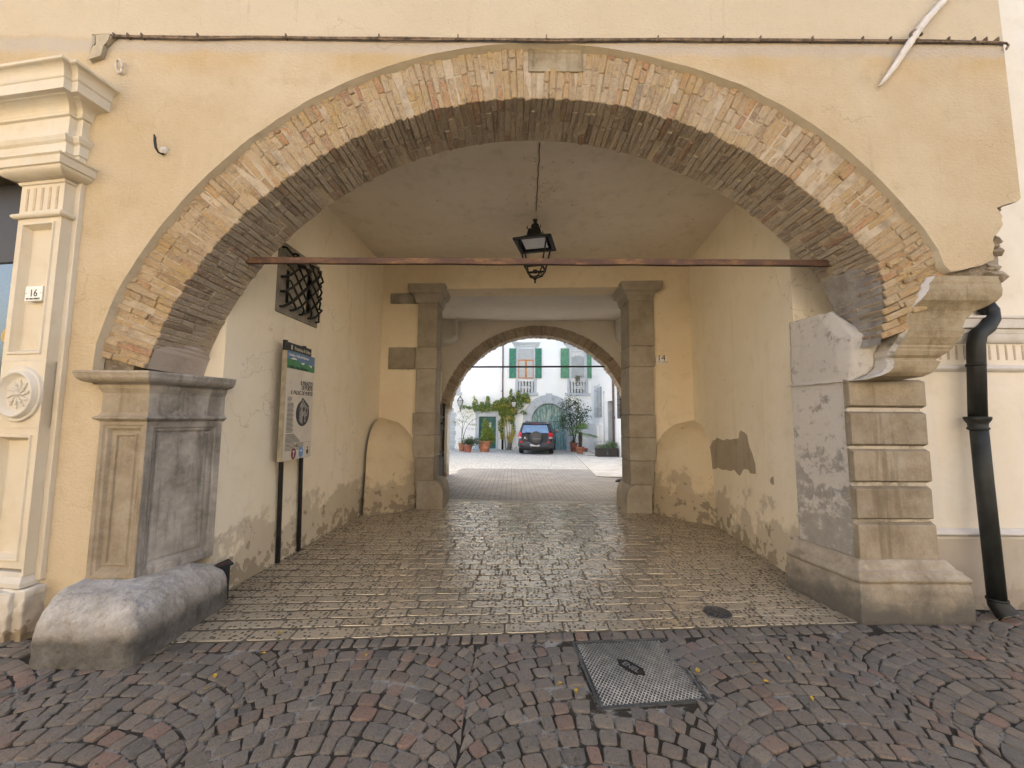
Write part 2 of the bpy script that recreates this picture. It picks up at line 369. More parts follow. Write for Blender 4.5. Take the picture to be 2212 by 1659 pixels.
def make_cobble():
    t = NT('porphyry_cobble')
    r = t.geo.outputs['Random Per Island']
    col = t.ramp(r, [(0, c3(.115,.105,.088)), (.15, c3(.215,.178,.14)), (.34, c3(.155,.143,.122)), (.5, c3(.24,.187,.14)), (.66, c3(.18,.158,.13)), (.8, c3(.265,.225,.175)), (.9, c3(.16,.126,.10)), (.96, c3(.27,.165,.12)), (1, c3(.26,.185,.137))])
    n1 = t.noise(30, 6, .75); n2 = t.noise(1.2, 4, .6)
    col = t.mix(t.math('MULTIPLY', t.f(n1, .42, .68), .6), col, c3(0.215,0.194,0.181))
    col = t.mix(t.math('MULTIPLY', t.f(t.noise(75, 4, .75), .52, .68), .6), col, c3(0.043,0.0387,0.0344))
    col = t.mix(t.math('MULTIPLY', t.f(n2, .5, .75), .4), col, c3(0.172,0.168,0.168))
    h = t.math('ADD', n1, t.math('MULTIPLY', t.noise(110, 3, .7), .5))
    return t.fin(col, t.ramp(n1, [(.3, c3(0.43,0.43,0.43)), (.7, c3(0.619,0.619,0.619))]), t.bump(h, .9, .016), spec=.4)
M['cobble'] = make_cobble()
def make_joint():
    t = NT('street_joint')
    n = t.noise(4.5, 6, .7)
    col = t.ramp(n, [(.3, c3(.03,.026,.02)), (.5, c3(.055,.048,.038)), (.58, c3(.30,.285,.255)), (.8, c3(.42,.40,.365))])
    col = t.mix(t.f(t.noise(9, 5, .6), .62, .7), col, c3(.04,.05,.02))
    return t.fin(col, .95, t.bump(t.noise(120, 3), .8, .01), spec=.2)
M['joint'] = make_joint()
def make_sett():
    t = NT('worn_paving_slab')
    r = t.geo.outputs['Random Per Island']
    base = t.ramp(r, [(0, c3(.28,.24,.175)), (.3, c3(.38,.33,.25)), (.6, c3(.31,.27,.205)), (.85, c3(.42,.37,.285)), (1, c3(.33,.27,.195))])
    n1 = t.noise(14, 6, .7)
    col = t.mix(t.math('MULTIPLY', t.f(n1, .4, .75), .5), base, c3(.25,.21,.16))
    vo = t.n('ShaderNodeTexVoronoi'); vo.feature = 'F1'; vo.inputs['Scale'].default_value = 1.0; vo.inputs['Randomness'].default_value = .55
    warp = t.n('ShaderNodeVectorMath', operation='ADD'); t.l(t.scale(25, 22, 1), warp.inputs[0])
    nv = t.n('ShaderNodeTexNoise'); t.l(t.pos, nv.inputs['Vector']); nv.inputs['Scale'].default_value = 9
    t.l(nv.outputs['Color'], warp.inputs[1]); t.l(warp.outputs[0], vo.inputs['Vector'])
    keep = t.f(t.noise(2.3, 3, .5), .30, .42)
    pit = t.math('MULTIPLY', t.math('SUBTRACT', 1, t.f(vo.outputs['Distance'], .24, .42)), keep)
    col = t.mix(t.math('MULTIPLY', pit, .78), col, c3(.07,.057,.04))
    h = t.math('SUBTRACT', t.math('MULTIPLY', n1, .25), pit)
    nb = t.bump(h, .75, .009)
    dx_ = t.math('ABSOLUTE', t.math('SUBTRACT', t.sep()[0], t.math('ADD', .22, t.math('MULTIPLY', t.sep()[1], .05))))
    wear = t.math('SUBTRACT', 1, t.f(t.math('ADD', dx_, t.math('MULTIPLY', t.noise(1.3, 4), .9)), 1.5, 2.7))     # polished where wheels run, dusty along the walls
    rough = t.math('ADD', t.math('MULTIPLY', t.math('SUBTRACT', 1, wear), .3), t.math('MULTIPLY', pit, .45)); rough = t.math('ADD', rough, t.math('ADD', t.math('MULTIPLY', r, .12), .11))
    t.b.inputs['IOR'].default_value = 2.6; t.b.inputs['Specular Tint'].default_value = c3(1,.9,.7)
    t.fin(col, rough, nb, spec=.5)
    t.set(t.b.inputs['Specular IOR Level'], t.math('MULTIPLY', .5, t.math('SUBTRACT', 1, pit)))
    return t.m
M['sett'] = make_sett()
M['sett_joint'] = mat_stone('paving_joint', c3(.12,.10,.072), c3(.17,.148,.11), c3(.075,.06,.04), bstr=.6, scale=3, rough=.8)
def make_brickpave():
    t = NT('brick_paving')
    b = t.n('ShaderNodeTexBrick'); t.l(t.pos, b.inputs['Vector']); b.inputs['Scale'].default_value = 1
    b.inputs['Brick Width'].default_value = .235; b.inputs['Row Height'].default_value = .125; b.inputs['Mortar Size'].default_value = .011; b.inputs['Mortar Smooth'].default_value = .2
    b.inputs['Color1'].default_value = c3(.25,.24,.232); b.inputs['Color2'].default_value = c3(.34,.328,.318); b.inputs['Mortar'].default_value = c3(.06,.055,.05)
    col = t.mix(t.math('MULTIPLY', t.f(t.noise(1.1, 5, .6), .45, .7), .4), b.outputs['Color'], c3(.42,.39,.33))
    col = t.mix(t.math('MULTIPLY', t.f(t.noise(30, 5, .7), .5, .75), .35), col, c3(.15,.13,.11))
    h = t.math('SUBTRACT', 1, b.outputs['Fac'])
    return t.fin(col, .62, t.bump(t.math('ADD', h, t.math('MULTIPLY', t.noise(40, 4), .3)), .6, .012), spec=.45)
M['brickpave'] = make_brickpave()
def make_gravel():
    t = NT('gravel')
    vo = t.n('ShaderNodeTexVoronoi'); t.l(t.pos, vo.inputs['Vector']); vo.inputs['Scale'].default_value = 26
    col = t.ramp(t.sep(vo.outputs['Color'])[0], [(0, c3(.42,.42,.39)), (.5, c3(.62,.62,.60)), (1, c3(.80,.80,.78))])
    col = t.mix(t.math('MULTIPLY', t.f(vo.outputs['Distance'], .45, .8), .75), col, c3(.16,.155,.13))
    col = t.mix(t.math('MULTIPLY', t.f(t.noise(.9, 5, .65), .52, .72), .5), col, c3(.40,.40,.30))
    h = t.math('SUBTRACT', 1, vo.outputs['Distance'])
    return t.fin(col, .9, t.bump(h, 1, .03), spec=.25)
M['gravel'] = make_gravel()
M['slab'] = mat_stone('stone_slab_path', c3(.5,.49,.46), c3(.6,.6,.58), c3(.36,.35,.31), bstr=.3, scale=.8, rough=.75)
M['iron'] = mat_plain('black_iron', c3(.018,.018,.017), .55, .3, .3)
M['pipe_black'] = mat_plain('black_pipe', c3(.012,.015,.014), .6, 0, .5, 5, .2)
def make_rust():
    t = NT('rusty_iron'); n = t.noise(9, 6, .7, t.scale(.35, 1, 1)); m = t.noise(45, 4, .7)
    col = t.ramp(n, [(.35, c3(.06,.034,.026)), (.54, c3(.10,.05,.03)), (.62, c3(.19,.105,.045)), (.78, c3(.27,.16,.07))])
    col = t.mix(t.math('MULTIPLY', t.f(m, .5, .7), .5), col, c3(.05,.03,.025))
    return t.fin(col, .7, t.bump(m, .5, .005), .2)
M['rust'] = make_rust()
M['drain_iron'] = mat_plain('old_drain_iron', c3(.085,.078,.07), .7, .2, .25, 30, .2)
M['cable'] = mat_plain('old_cable', c3(.21,.15,.10), .7, 0, .4, 20)
M['limewhite'] = mat_stone('limewashed_iron', c3(.62,.57,.50), c3(.74,.70,.64), c3(.4,.34,.27), scale=3)
M['white_plate'] = mat_plain('enamel_white', c3(.74,.73,.70), .35, 0, .05)
M['cream_plate'] = mat_plain('enamel_cream', c3(.60,.55,.42), .45, 0, .08)
M['ink'] = mat_plain('black_ink', c3(.02,.02,.022), .5, 0, .1)
M['manhole'] = mat_plain('cast_iron', c3(.12,.125,.125), .55, .3, .25, 14); M['tread'] = mat_plain('worn_tread', c3(.40,.40,.37), .42, .5, .2, 14)
M['leaf_yellow'] = mat_plain('yellow_leaf', c3(.62,.40,.05), .6, 0, .3, 60)
def mat_leaf(name, a, b, c, tr=.25):
    t = NT(name); r = t.geo.outputs['Random Per Island']
    col = t.ramp(r, [(0, a), (.5, b), (1, c)])
    t.b.inputs['Transmission Weight'].default_value = 0
    m = t.fin(col, .5, None, spec=.4)
    tl = t.n('ShaderNodeBsdfTranslucent'); t.l(col, tl.inputs[0]); mx = t.n('ShaderNodeMixShader'); mx.inputs[0].default_value = tr
    t.l(t.b.outputs[0], mx.inputs[1]); t.l(tl.outputs[0], mx.inputs[2]); t.l(mx.outputs[0], t.out.inputs[0])
    return m
M['leaf_green'] = mat_leaf('leaf_green', c3(.05,.10,.03), c3(.10,.18,.045), c3(.20,.28,.07))
M['leaf_dark'] = mat_leaf('leaf_dark', c3(.03,.06,.028), c3(.06,.105,.045), c3(.12,.17,.075))
M['leaf_vine'] = mat_leaf('leaf_vine', c3(.07,.14,.045), c3(.16,.26,.07), c3(.40,.44,.10))
M['leaf_gold'] = mat_leaf('leaf_gold', c3(.55,.36,.03), c3(.62,.50,.06), c3(.45,.42,.08))
M['leaf_maple'] = mat_leaf('leaf_maple', c3(.16,.22,.07), c3(.28,.33,.13), c3(.36,.33,.16))
M['leaf_conifer'] = mat_leaf('leaf_conifer', c3(.10,.17,.03), c3(.22,.31,.06), c3(.42,.46,.10))
M['leaf_palm'] = mat_leaf('leaf_palm', c3(.05,.12,.04), c3(.11,.22,.06), c3(.28,.40,.10))
M['leaf_grey'] = mat_leaf('leaf_grey', c3(.06,.10,.06), c3(.13,.2,.11), c3(.28,.38,.25))
M['bark'] = mat_plain('bark', c3(.075,.06,.045), .9, 0, .4, 30, .5)
M['bark_pale'] = mat_plain('pale_bark', c3(.22,.18,.14), .9, 0, .4, 30, .5)
M['terracotta'] = mat_stone('terracotta', c3(.44,.19,.105), c3(.52,.27,.17), c3(.34,.14,.075), bstr=.15, scale=2)
M['terracotta_red'] = mat_stone('red_terracotta', c3(.34,.125,.085), c3(.40,.17,.12), c3(.27,.095,.06), bstr=.12, scale=2)
M['soil'] = mat_plain('soil', c3(.05,.035,.025), .95, 0, .4, 40, .8)
M['house'] = mat_plaster('courtyard_limewash', c3(.85,.88,.875), c3(.89,.90,.89), c3(.80,.85,.86), grain=20, bstr=.1, streak=(c3(.80,.85,.88), .3))  # faint blue of the skylight put into the white wall's colour
M['wing'] = mat_plaster('wing_limewash', c3(.86,.87,.87), c3(.89,.9,.9), c3(.8,.83,.84), grain=20, bstr=.1)
M['house_stone'] = mat_stone('courtyard_stone', c3(.48,.53,.57), c3(.58,.62,.65), c3(.36,.41,.45), bstr=.2, scale=1, per=True)
M['shutter'] = mat_plain('green_shutter', c3(.035,.20,.125), .55, 0, .2, 6)
M['shutter_faded'] = mat_plain('faded_green_shutter', c3(.11,.29,.18), .65, 0, .2, 6)
M['wood'] = mat_plain('orange_wood', c3(.46,.19,.06), .5, 0, .2, 9)
M['curtain'] = mat_plain('white_curtain', c3(.62,.64,.64), .9, 0, .08, 5)
M['green_door'] = mat_plain('green_boards', c3(.035,.13,.115), .6, 0, .2, 5)
def make_oldgate():
    t = NT('peeling_gate_paint'); n = t.noise(5, 6, .68, t.scale(1.6, 1.6, .4)); n2 = t.noise(20, 5, .7, t.scale(1.5, 1.5, .35))
    col = t.ramp(n, [(.34, c3(.075,.17,.19)), (.48, c3(.2,.34,.33)), (.56, c3(.42,.50,.43)), (.7, c3(.5,.54,.44))])
    z = t.sep()[2]
    col = t.mix(t.math('MULTIPLY', t.f(n2, .5, .66), .6), col, c3(.12,.24,.26))
    col = t.mix(t.math('MULTIPLY', t.math('SUBTRACT', 1, t.f(z, 0.3, 2.4)), .55), col, c3(.13,.29,.35))
    return t.fin(col, .75, t.bump(n2, .4, .01))
M['oldgate'] = make_oldgate()
M['brown_pipe'] = mat_plain('brown_pipe', c3(.16,.12,.12), .5, .2, .2, 8)
M['car'] = mat_plain('dark_grey_paint', c3(.030,.036,.052), .28, .35, .08, 3, 0)
M['car_plastic'] = mat_plain('grey_plastic', c3(.045,.048,.056), .55, 0, .1)
M['tyre'] = mat_plain('tyre_rubber', c3(.014,.014,.014), .85, 0, .2)
M['spare'] = mat_plain('spare_cover', c3(.032,.034,.037), .48, 0, .1)
M['red_lamp'] = mat_plain('red_lens', c3(.50,.012,.018), .15, 0, .1)
M['clear_lamp'] = mat_plain('clear_lens', c3(.62,.50,.50), .12, .2, .1)
M['chrome'] = mat_plain('chrome', c3(.75,.76,.78), .15, 1, .03)
M['letter_grey'] = mat_plain('grey_lettering', c3(.26,.27,.29), .35, .3, .05)
M['plate_blue'] = mat_plain('plate_blue', c3(.05,.18,.55), .4, 0, .05)
def mat_glass(name, col, rough=.06, spec=1.0, ior=1.8):
    t = NT(name); t.b.inputs['IOR'].default_value = ior; t.b.inputs['Coat Weight'].default_value = 0
    return t.fin(t.ramp(t.noise(2.5, 2), [(.3, tuple(c*.85 for c in col[:3])+(1,)), (.7, col)]), rough, None, 0, spec)
M['car_glass'] = mat_glass('tinted_glass', c3(.03,.08,.14), .05, 1.0, 2.6)
M['dark_glass'] = mat_glass('shop_glass', c3(.02,.035,.04), .03, 1.0, 2.2)
M['pane'] = mat_glass('window_pane', c3(.42,.45,.46), .12, .3, 1.4)
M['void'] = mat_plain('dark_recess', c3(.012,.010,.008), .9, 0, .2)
M['lamp_glass'] = mat_glass('frosted_glass', c3(.45,.47,.46), .3, .6)
M['gold'] = mat_plain('gold_letter', c3(.42,.27,.06), .4, .3, .1)
M['board'] = mat_plain('board_white', c3(.62,.57,.47), .4, 0, .06, 4)
M['board_side'] = mat_plain('board_edge', c3(.33,.28,.19), .6, 0, .15)
M['board_blue'] = mat_plain('board_blue', c3(.09,.19,.33), .4, 0, .12, 3)
M['board_green'] = mat_plain('board_green', c3(.03,.22,.06), .4, 0, .25, 8)
M['board_maroon'] = mat_plain('board_maroon', c3(.19,.012,.014), .4, 0, .1)
M['board_lblue'] = mat_plain('board_emblem_blue', c3(.10,.28,.60), .4, 0, .1)
M['photo_mid'] = mat_plain('photo_grey', c3(.30,.29,.26), .5, 0, .35, 40)
M['photo_dark'] = mat_plain('photo_dark', c3(.018,.018,.022), .5, 0, .3, 30)
M['black_box'] = mat_plain('navy_box', c3(.014,.018,.026), .6, 0, .3)
M['red_paint'] = mat_plain('red_paint', c3(.28,.05,.035), .6, 0, .4, 30)
M['planter'] = mat_plain('dark_planter', c3(.035,.028,.027), .6, 0, .2)
SKY_STRENGTH, SUN_STRENGTH, SUN_ANGLE, EXPOSURE, OPP_H = .15, 5.0, .5, 2.05, 7.2
# ------------------------------------------------------------------ the ground
def yb(x): return .04 + .066*x                      # line where the street meets the passage paving
def XL(y): return -2.74+.045*y
def XR(y): return 2.844+.1158*y
def jit(a): return RND.uniform(-a, a)

def stone_top(mb, corners, z, dome, ch, mi=0, tilt=.0, drop=.035, rnd=.22):
    """one paving stone from 4 plan corners: rounded outline, chamfer, slightly domed top"""
    c = sum((Vector((p[0], p[1], 0)) for p in corners), Vector())/4
    out = []
    for i in range(4):
        p = Vector((*corners[i], 0)); a = Vector((*corners[i-1], 0)); b = Vector((*corners[(i+1) % 4], 0))
        out += [p+(a-p)*rnd*(.6+.8*RND.random()), p+(b-p)*rnd*(.6+.8*RND.random())]
    tx, ty = jit(tilt), jit(tilt)
    def zz(p, h): return z + h + (p.x-c.x)*tx + (p.y-c.y)*ty
    vs = [(p.x, p.y, z-drop) for p in out]
    r1 = [c+(p-c)*(1-.25*ch) for p in out]; r2 = [c+(p-c)*(1-ch) for p in out]
    vs += [(p.x, p.y, zz(p, -.4*dome-min(.004, .05*ch))) for p in r1] + [(p.x, p.y, zz(p, dome*.55)) for p in r2] + [(c.x, c.y, zz(c, dome))]
    n = 8
    fs = [(k*n+i, k*n+(i+1) % n, (k+1)*n+(i+1) % n, (k+1)*n+i) for k in range(2) for i in range(n)]
    fs += [(2*n+i, 2*n+(i+1) % n, 3*n) for i in range(n)]
    mb.add(vs, fs, mi, True)
    for q in range(8): mb.s[-1-q] = False

MH = [pZ(1243,1390,0), pZ(1425,1382,0), pZ(1527,1510,0), pZ(1302,1527.5,0)]
def inside(poly, x, y, grow=0):
    c = sum((p for p in poly), Vector())/len(poly); s = None
    for i in range(len(poly)):
        a = poly[i]+(poly[i]-c).normalized()*grow; b = poly[(i+1) % len(poly)]; b = b+(b-c).normalized()*grow
        k = (b.x-a.x)*(y-a.y)-(b.y-a.y)*(x-a.x)
        if s is None: s = k > 0
        elif s != (k > 0): return False
    return True
def blocked(x, y):
    if inside(MH, x, y, .045): return True
    if -3.3 < x < -2.55 and y > -.40: return True
    if x <= -3.3 and y > .0 - .15*(-3.6-x)*-1 - .02 and y > -.05: return True
    if 2.84 < x < 3.8 and y > .2: return True
    if x >= 3.8 and y > .46: return True
    return False
st = MB()
st.quad((-60,-60,-.008), (60,-60,-.008), (60,.75,-.008), (-60,.75,-.008), 1)
st.quad((-60,.75,-.04), (60,.75,-.04), (60,60,-1.9), (-60,60,-1.9), 1)
W = 1.34; R_ = W/(2*math.sin(math.radians(45))); PITCHY = .112
for ci in range(-8, 9):
    xc = ci*W + .42
    y0 = -6.2 + (.05 if ci % 2 else 0)
    for j in range(78):
        yc = y0 + j*PITCHY
        n = 15
        cuts = sorted([math.radians(45+90*k/n+ (jit(1.3) if 0 < k < n else 0)) for k in range(n+1)])
        for k in range(n):
            a0, a1 = cuts[k], cuts[k+1]
            am = (a0+a1)/2
            def P(a, off):
                rr = R_ + off*math.sin(a)
                return (max(xc-W/2+.004, min(xc+W/2-.004, xc - rr*math.cos(a))), yc - R_*.85 + rr*math.sin(a))
            x, y = P(am, PITCHY/2)
            if y > yb(x)-.145 and -3.3 < x < 3.0: continue
            if abs(x) > 7.5 or y < -5.2 or blocked(x, y): continue
            g = .0085+.004*RND.random()
            da = g/R_
            o0 = g*.7; o1 = PITCHY-g*.7
            cs = [P(a0+da/2, o0), P(a1-da/2, o0), P(a1-da/2, o1), P(a0+da/2, o1)]
            cs = [(p[0]+jit(.0075), p[1]+jit(.0075)) for p in cs]
            stone_top(st, cs, jit(.006), .005, .085, 0, .05, .035, .12)
# straight border course along the passage
x = -2.56
while x < 2.8:
    w = .098+jit(.018); ya, yb_ = yb(x)-.122, yb(x)-.02
    cs = [(x+.008, ya+jit(.006)), (x+w-.008, ya+jit(.006)+.066*w), (x+w-.008, yb_+.066*w+jit(.006)), (x+.008, yb_+jit(.006))]
    if not inside(MH, x+w/2, (ya+yb_)/2, .02): stone_top(st, cs, jit(.003), .003, .09, 0, .04, .035, .13)
    x += w
street = tag(st.build('street', [M['cobble'], M['joint']], fix=False), 'street of dark porphyry setts laid in segmental arcs', 'street', kind='structure')

pf = MB()
pf.add([(-2.62, yb(-2.6)-.02, -.0035), (2.9, yb(2.9)-.02, -.0035), (3.05,.95,-.0035), (3.4, 4.4, -.0035), (-2.4, 4.6, -.0035), (-2.75,.5,-.0035)], [(0,1,2,3,4,5)], 1)
pf.quad((-1.9,4.3,-.010), (2.7,4.05,-.010), (2.7,4.80,-.010), (-1.9,5.06,-.010), 1)
y = .0; row = 0
while y < 4.95:
    d = .150+jit(.018)
    sl = .066*max(0, 1-y/2.2) - .05*min(1, max(0, (y-1.2)/3.2))
    xl = XL(max(y,.5))-.02; xr = XR(max(y,.9))+.03
    if y > 4.28: xl, xr = -1.36, 2.08
    x = xl - RND.random()*.3
    while x < xr:
        w = .36+jit(.12)
        xa, xb = max(x, xl), min(x+w, xr); gr_ = .004+.002*RND.random()
        if xb-xa > .05:
            g = .008+.004*RND.random()
            ya0, ya1 = y+.04+sl*xa, y+.04+sl*xb
            cs = [(xa+gr_, ya0+g+jit(.006)), (xb-gr_, ya1+g+jit(.006)), (xb-gr_, ya1+d-g+jit(.006)), (xa+gr_, ya0+d-g+jit(.006))]
            stone_top(pf, cs, jit(.0009), .0006, .026, 0, .007, .03, .09)
        x += w
    y += d; row += 1
tag(pf.build('passage_floor', [M['sett'], M['sett_joint']], fix=False), 'worn pecked stone slabs in rows across the passage floor', 'floor', kind='structure')

def gq(mb, pts, dz, mi=0):
    mb.add([(p[0], p[1], gz(p[1])+dz) for p in pts], [tuple(range(len(pts)))], mi)
b = MB(); gq(b, [(-2.6,4.95), (3.7,4.62), (3.7,8.9), (3.25,9.0), (2.6,9.2), (3.3,11.2), (3.3,11.5), (-1.97,11.6), (-2.1,9.33), (-2.6,9.2)], .004)
for k in range(6):
    x0 = -2.0+k*.78; b.add([(x0+.004,4.84-.055*x0,-.004), (x0+.776,4.80-.055*x0,-.004), (x0+.776,5.02-.055*x0,.006), (x0+.004,5.06-.055*x0,.006)], [(0,1,2,3)], 1)
tag(b.build('brick_paving', [M['brickpave'], M['slab']], fix=False), 'small pinkish grey brick pavers between the gate piers and the courtyard', 'paving', kind='structure')
b = MB()
b.add([(-30,8.6,gz(8.6)-.004), (30,8.6,gz(8.6)-.004), (30,40,gz(40)-.004), (-30,40,gz(40)-.004)], [(0,1,2,3)])
tag(b.build('courtyard_gravel', M['gravel'], fix=False), 'pale gravel courtyard in front of the white house', 'gravel', kind='structure')
b = MB()
P8 = [(3.47,18.55), (6.2,18.4), (6.2,8.95), (3.34,9.07), (2.75,9.15), (2.62,9.35)]
b.prism([(p[0], p[1], gz(p[1])+.03) for p in P8], (0,0,-.2))
tag(b.build('stone_path', M['slab']), 'pale stone slab path along the right side of the courtyard', 'path', kind='structure')
b = MB()
for i in range(60):
    xx, yy = -2.3+RND.random()*.45, 9.45+RND.random()*2.1
    s = .07+RND.random()*.05
    stone_top(b, [(xx-s,yy-s), (xx+s,yy-s), (xx+s,yy+s), (xx-s,yy+s)], gz(yy)+.01+jit(.004), .012, .2, 0, .05, .05, .35)
gq(b, [(-2.7,9.3), (-2.0,9.3), (-1.97,11.6), (-2.7,11.7)], .0, 0)
tag(b.build('cobble_strip', M['slab'], fix=False), 'strip of rounded pale cobbles beside the brick paving', 'cobbles', kind='structure')

# loose grit and dead leaf crumbs in the joints
g = MB()
for i in range(420):
    x, y = RND.uniform(-4.6, 4.6), RND.uniform(-2.4, .3)
    if blocked(x, y) or (y > yb(x) - .02): continue
    s = RND.uniform(.002, .006)
    g.obox((x, y, .006), (1,.3,0), (-.3,1,0), (0,0,1), s*2, s*1.4, s)
tag(g.build('grit', M['sett_joint'], fix=False), 'small pale grit scattered over the street setts', 'grit', kind='stuff')

# ------------------------------------------------------------------ the house across the street, behind the viewer
opp = thing('opposite_house', 'long cream rendered house across the street behind the viewer', 'building', (0,-9.5,0))
k = MB(); k.box(-26,26,-13,-9.5,-.05,OPP_H); k.build('wall', mat_plaster('opposite_plaster', c3(.47,.42,.34), c3(.51,.46,.38), c3(.42,.37,.29), grain=20, bstr=.1), opp)
k = MB(); k.box(-26.4,26.4,-13.4,-9.1,OPP_H,OPP_H+.2); k.build('roof', mat_plain('opposite_roof', c3(.3,.15,.09), .9), opp)
for i in range(9):
    x = -22+i*5.5
    k = MB(); k.box(x-.55,x+.55,-9.52,-9.46,3.6,5.3); k.build('window', M['dark_glass'], opp)
# ------------------------------------------------------------------ the gateway building
BW = 4.25                                               # Y of the back wall where x = 0
def skew(mb):
    mb.v = [(v[0], v[1]-.055*v[0], v[2]) for v in mb.v]; return mb
def pB(x, y, c=BW): return pP(x, y, (0, c, 0), (.055, 1, 0))
def interp(tab, a):
    for (a0, r0), (a1, r1) in zip(tab, tab[1:]):
        if a0 <= a <= a1: return r0+(r1-r0)*(a-a0)/(a1-a0)
    return tab[0][1] if a < tab[0][0] else tab[-1][1]
AC = Vector((.18, 0, 1.215))
TIN = [(15,2.92), (20,3.05), (22.4,3.14), (25,3.22), (28,3.31), (31,3.375), (38,3.335), (49,3.305), (60,3.27), (70,3.235), (90,3.205), (110,3.215), (120,3.225), (149,3.275), (166,3.28), (175,3.27)]
TFAR = [(15,2.95), (20,3.08), (22.4,3.16), (25,3.235), (28,3.285), (31,3.30), (41,3.25), (55,3.22), (65,3.19), (90,3.175), (125,3.175), (154,3.2), (166,3.19), (175,3.18)]
TOUT = [(15,3.83), (31,3.82), (40,3.805), (48,3.79), (60,3.755), (72,3.70), (91,3.68), (108,3.68), (136,3.69), (158,3.715), (164,3.69), (168,3.64), (175,3.6)]
def arc(tab, a, Y, dr=0):
    r = interp(tab, a)+dr; return Vector((AC.x+r*math.cos(math.radians(a)), Y, AC.z+r*math.sin(math.radians(a))))

gate_b = thing('gateway_building', 'ochre plastered building pierced by a wide brick arch over a passage', 'building', (0, 0, 0))
# facade plaster, 5 cm proud of the brick ring, broken away at its lower right corner
brk = [(2205,428), (2200,434), (2167,443), (2153,449), (2158,456), (2165.5,467), (2163,475), (2167,484.6), (2155,503.6), (2148,510), (2144.6,519), (2149,530), (2144,545), (2148,561), (2135,565), (2120.5,573), (2100,577), (2080,583), (2055,587)]
brk = [pY(px, py, 0) for px, py in brk]
poly = [Vector((-3.78,0,-.05)), Vector((-3.78,0,4.40)), Vector((-9,0,4.40)), Vector((-9,0,8.5)), Vector((4.24,0,8.5)), Vector((4.24,0,5.3))] + brk
poly += [pY(2040,572,0), pY(2030,548,0)]
a = 29.0
arcpts = []
while a <= 167.5: arcpts.append(arc(TOUT, a, 0)+Vector((noise.noise(Vector((a*.35,0,0)))*.008, 0, noise.noise(Vector((a*.3,5,0)))*.008))); a += 1.5
poly += arcpts + [Vector((-3.36,0,1.9)), Vector((-3.2,0,1.9)), Vector((-3.2,0,-.05))]
fb = MB()
n = len(poly); tr = tessellate_polygon([poly])
fb.add(poly, [tuple(t) for t in tr], 0)
# rim: the broken plaster edge slants back to the brick
c0 = len(fb.v)
rimv = []
for i, p in enumerate(poly):
    q = Vector((p.x, .06, p.z))
    d = Vector((p.x-AC.x, 0, p.z-AC.z))
    if 6 < i < n-3 and d.length < 3.95: q -= d.normalized()*.028
    rimv.append(q)
fb.v += [tuple(p) for p in poly] + [tuple(q) for q in rimv]
for i in range(n):
    j = (i+1) % n; fb.f.append([c0+i, c0+j, c0+n+j, c0+n+i]); fb.m.append(1); fb.s.append(False)
fb.build('facade_wall', [M['facade'], M['rim']], gate_b)

lump = MB(); l0, l1 = pY(200,132,0), pY(250,82,0)
lump.prism([Vector((l0.x,-.0,l0.z-.02)), Vector((l0.x+.03,0,l0.z+.12)), Vector((l0.x+.02,0,l1.z-.01)), Vector((l1.x-.03,0,l1.z)), Vector((l1.x,0,l1.z-.03)), Vector((l1.x-.06,0,l1.z-.10)), Vector((l0.x+.10,0,l0.z+.02))], (0,-.035,0))
lump.build('plaster_lump', M['rim'], gate_b, bevel=.008, rough=(.03,.008,14))
# masonry behind the plaster
core = [Vector((-3.76,.07,-.05)), Vector((-3.76,.07,4.40)), Vector((-9,.07,4.40)), Vector((-9,.07,8.4)), Vector((4.19,.07,8.4)), Vector((4.19,.07,3.55)), Vector((3.95,.07,2.85)), Vector((3.3,.07,2.5))]
a = 26.0
while a <= 168: core.append(arc(TIN, a, .07, .12)); a += 3
core += [Vector((-3.08,.07,1.9)), Vector((-3.08,.07,-.05))]
k = MB(); k.prism(core, (0,.47,0)); k.build('wall_core', M['rubble'], gate_b)

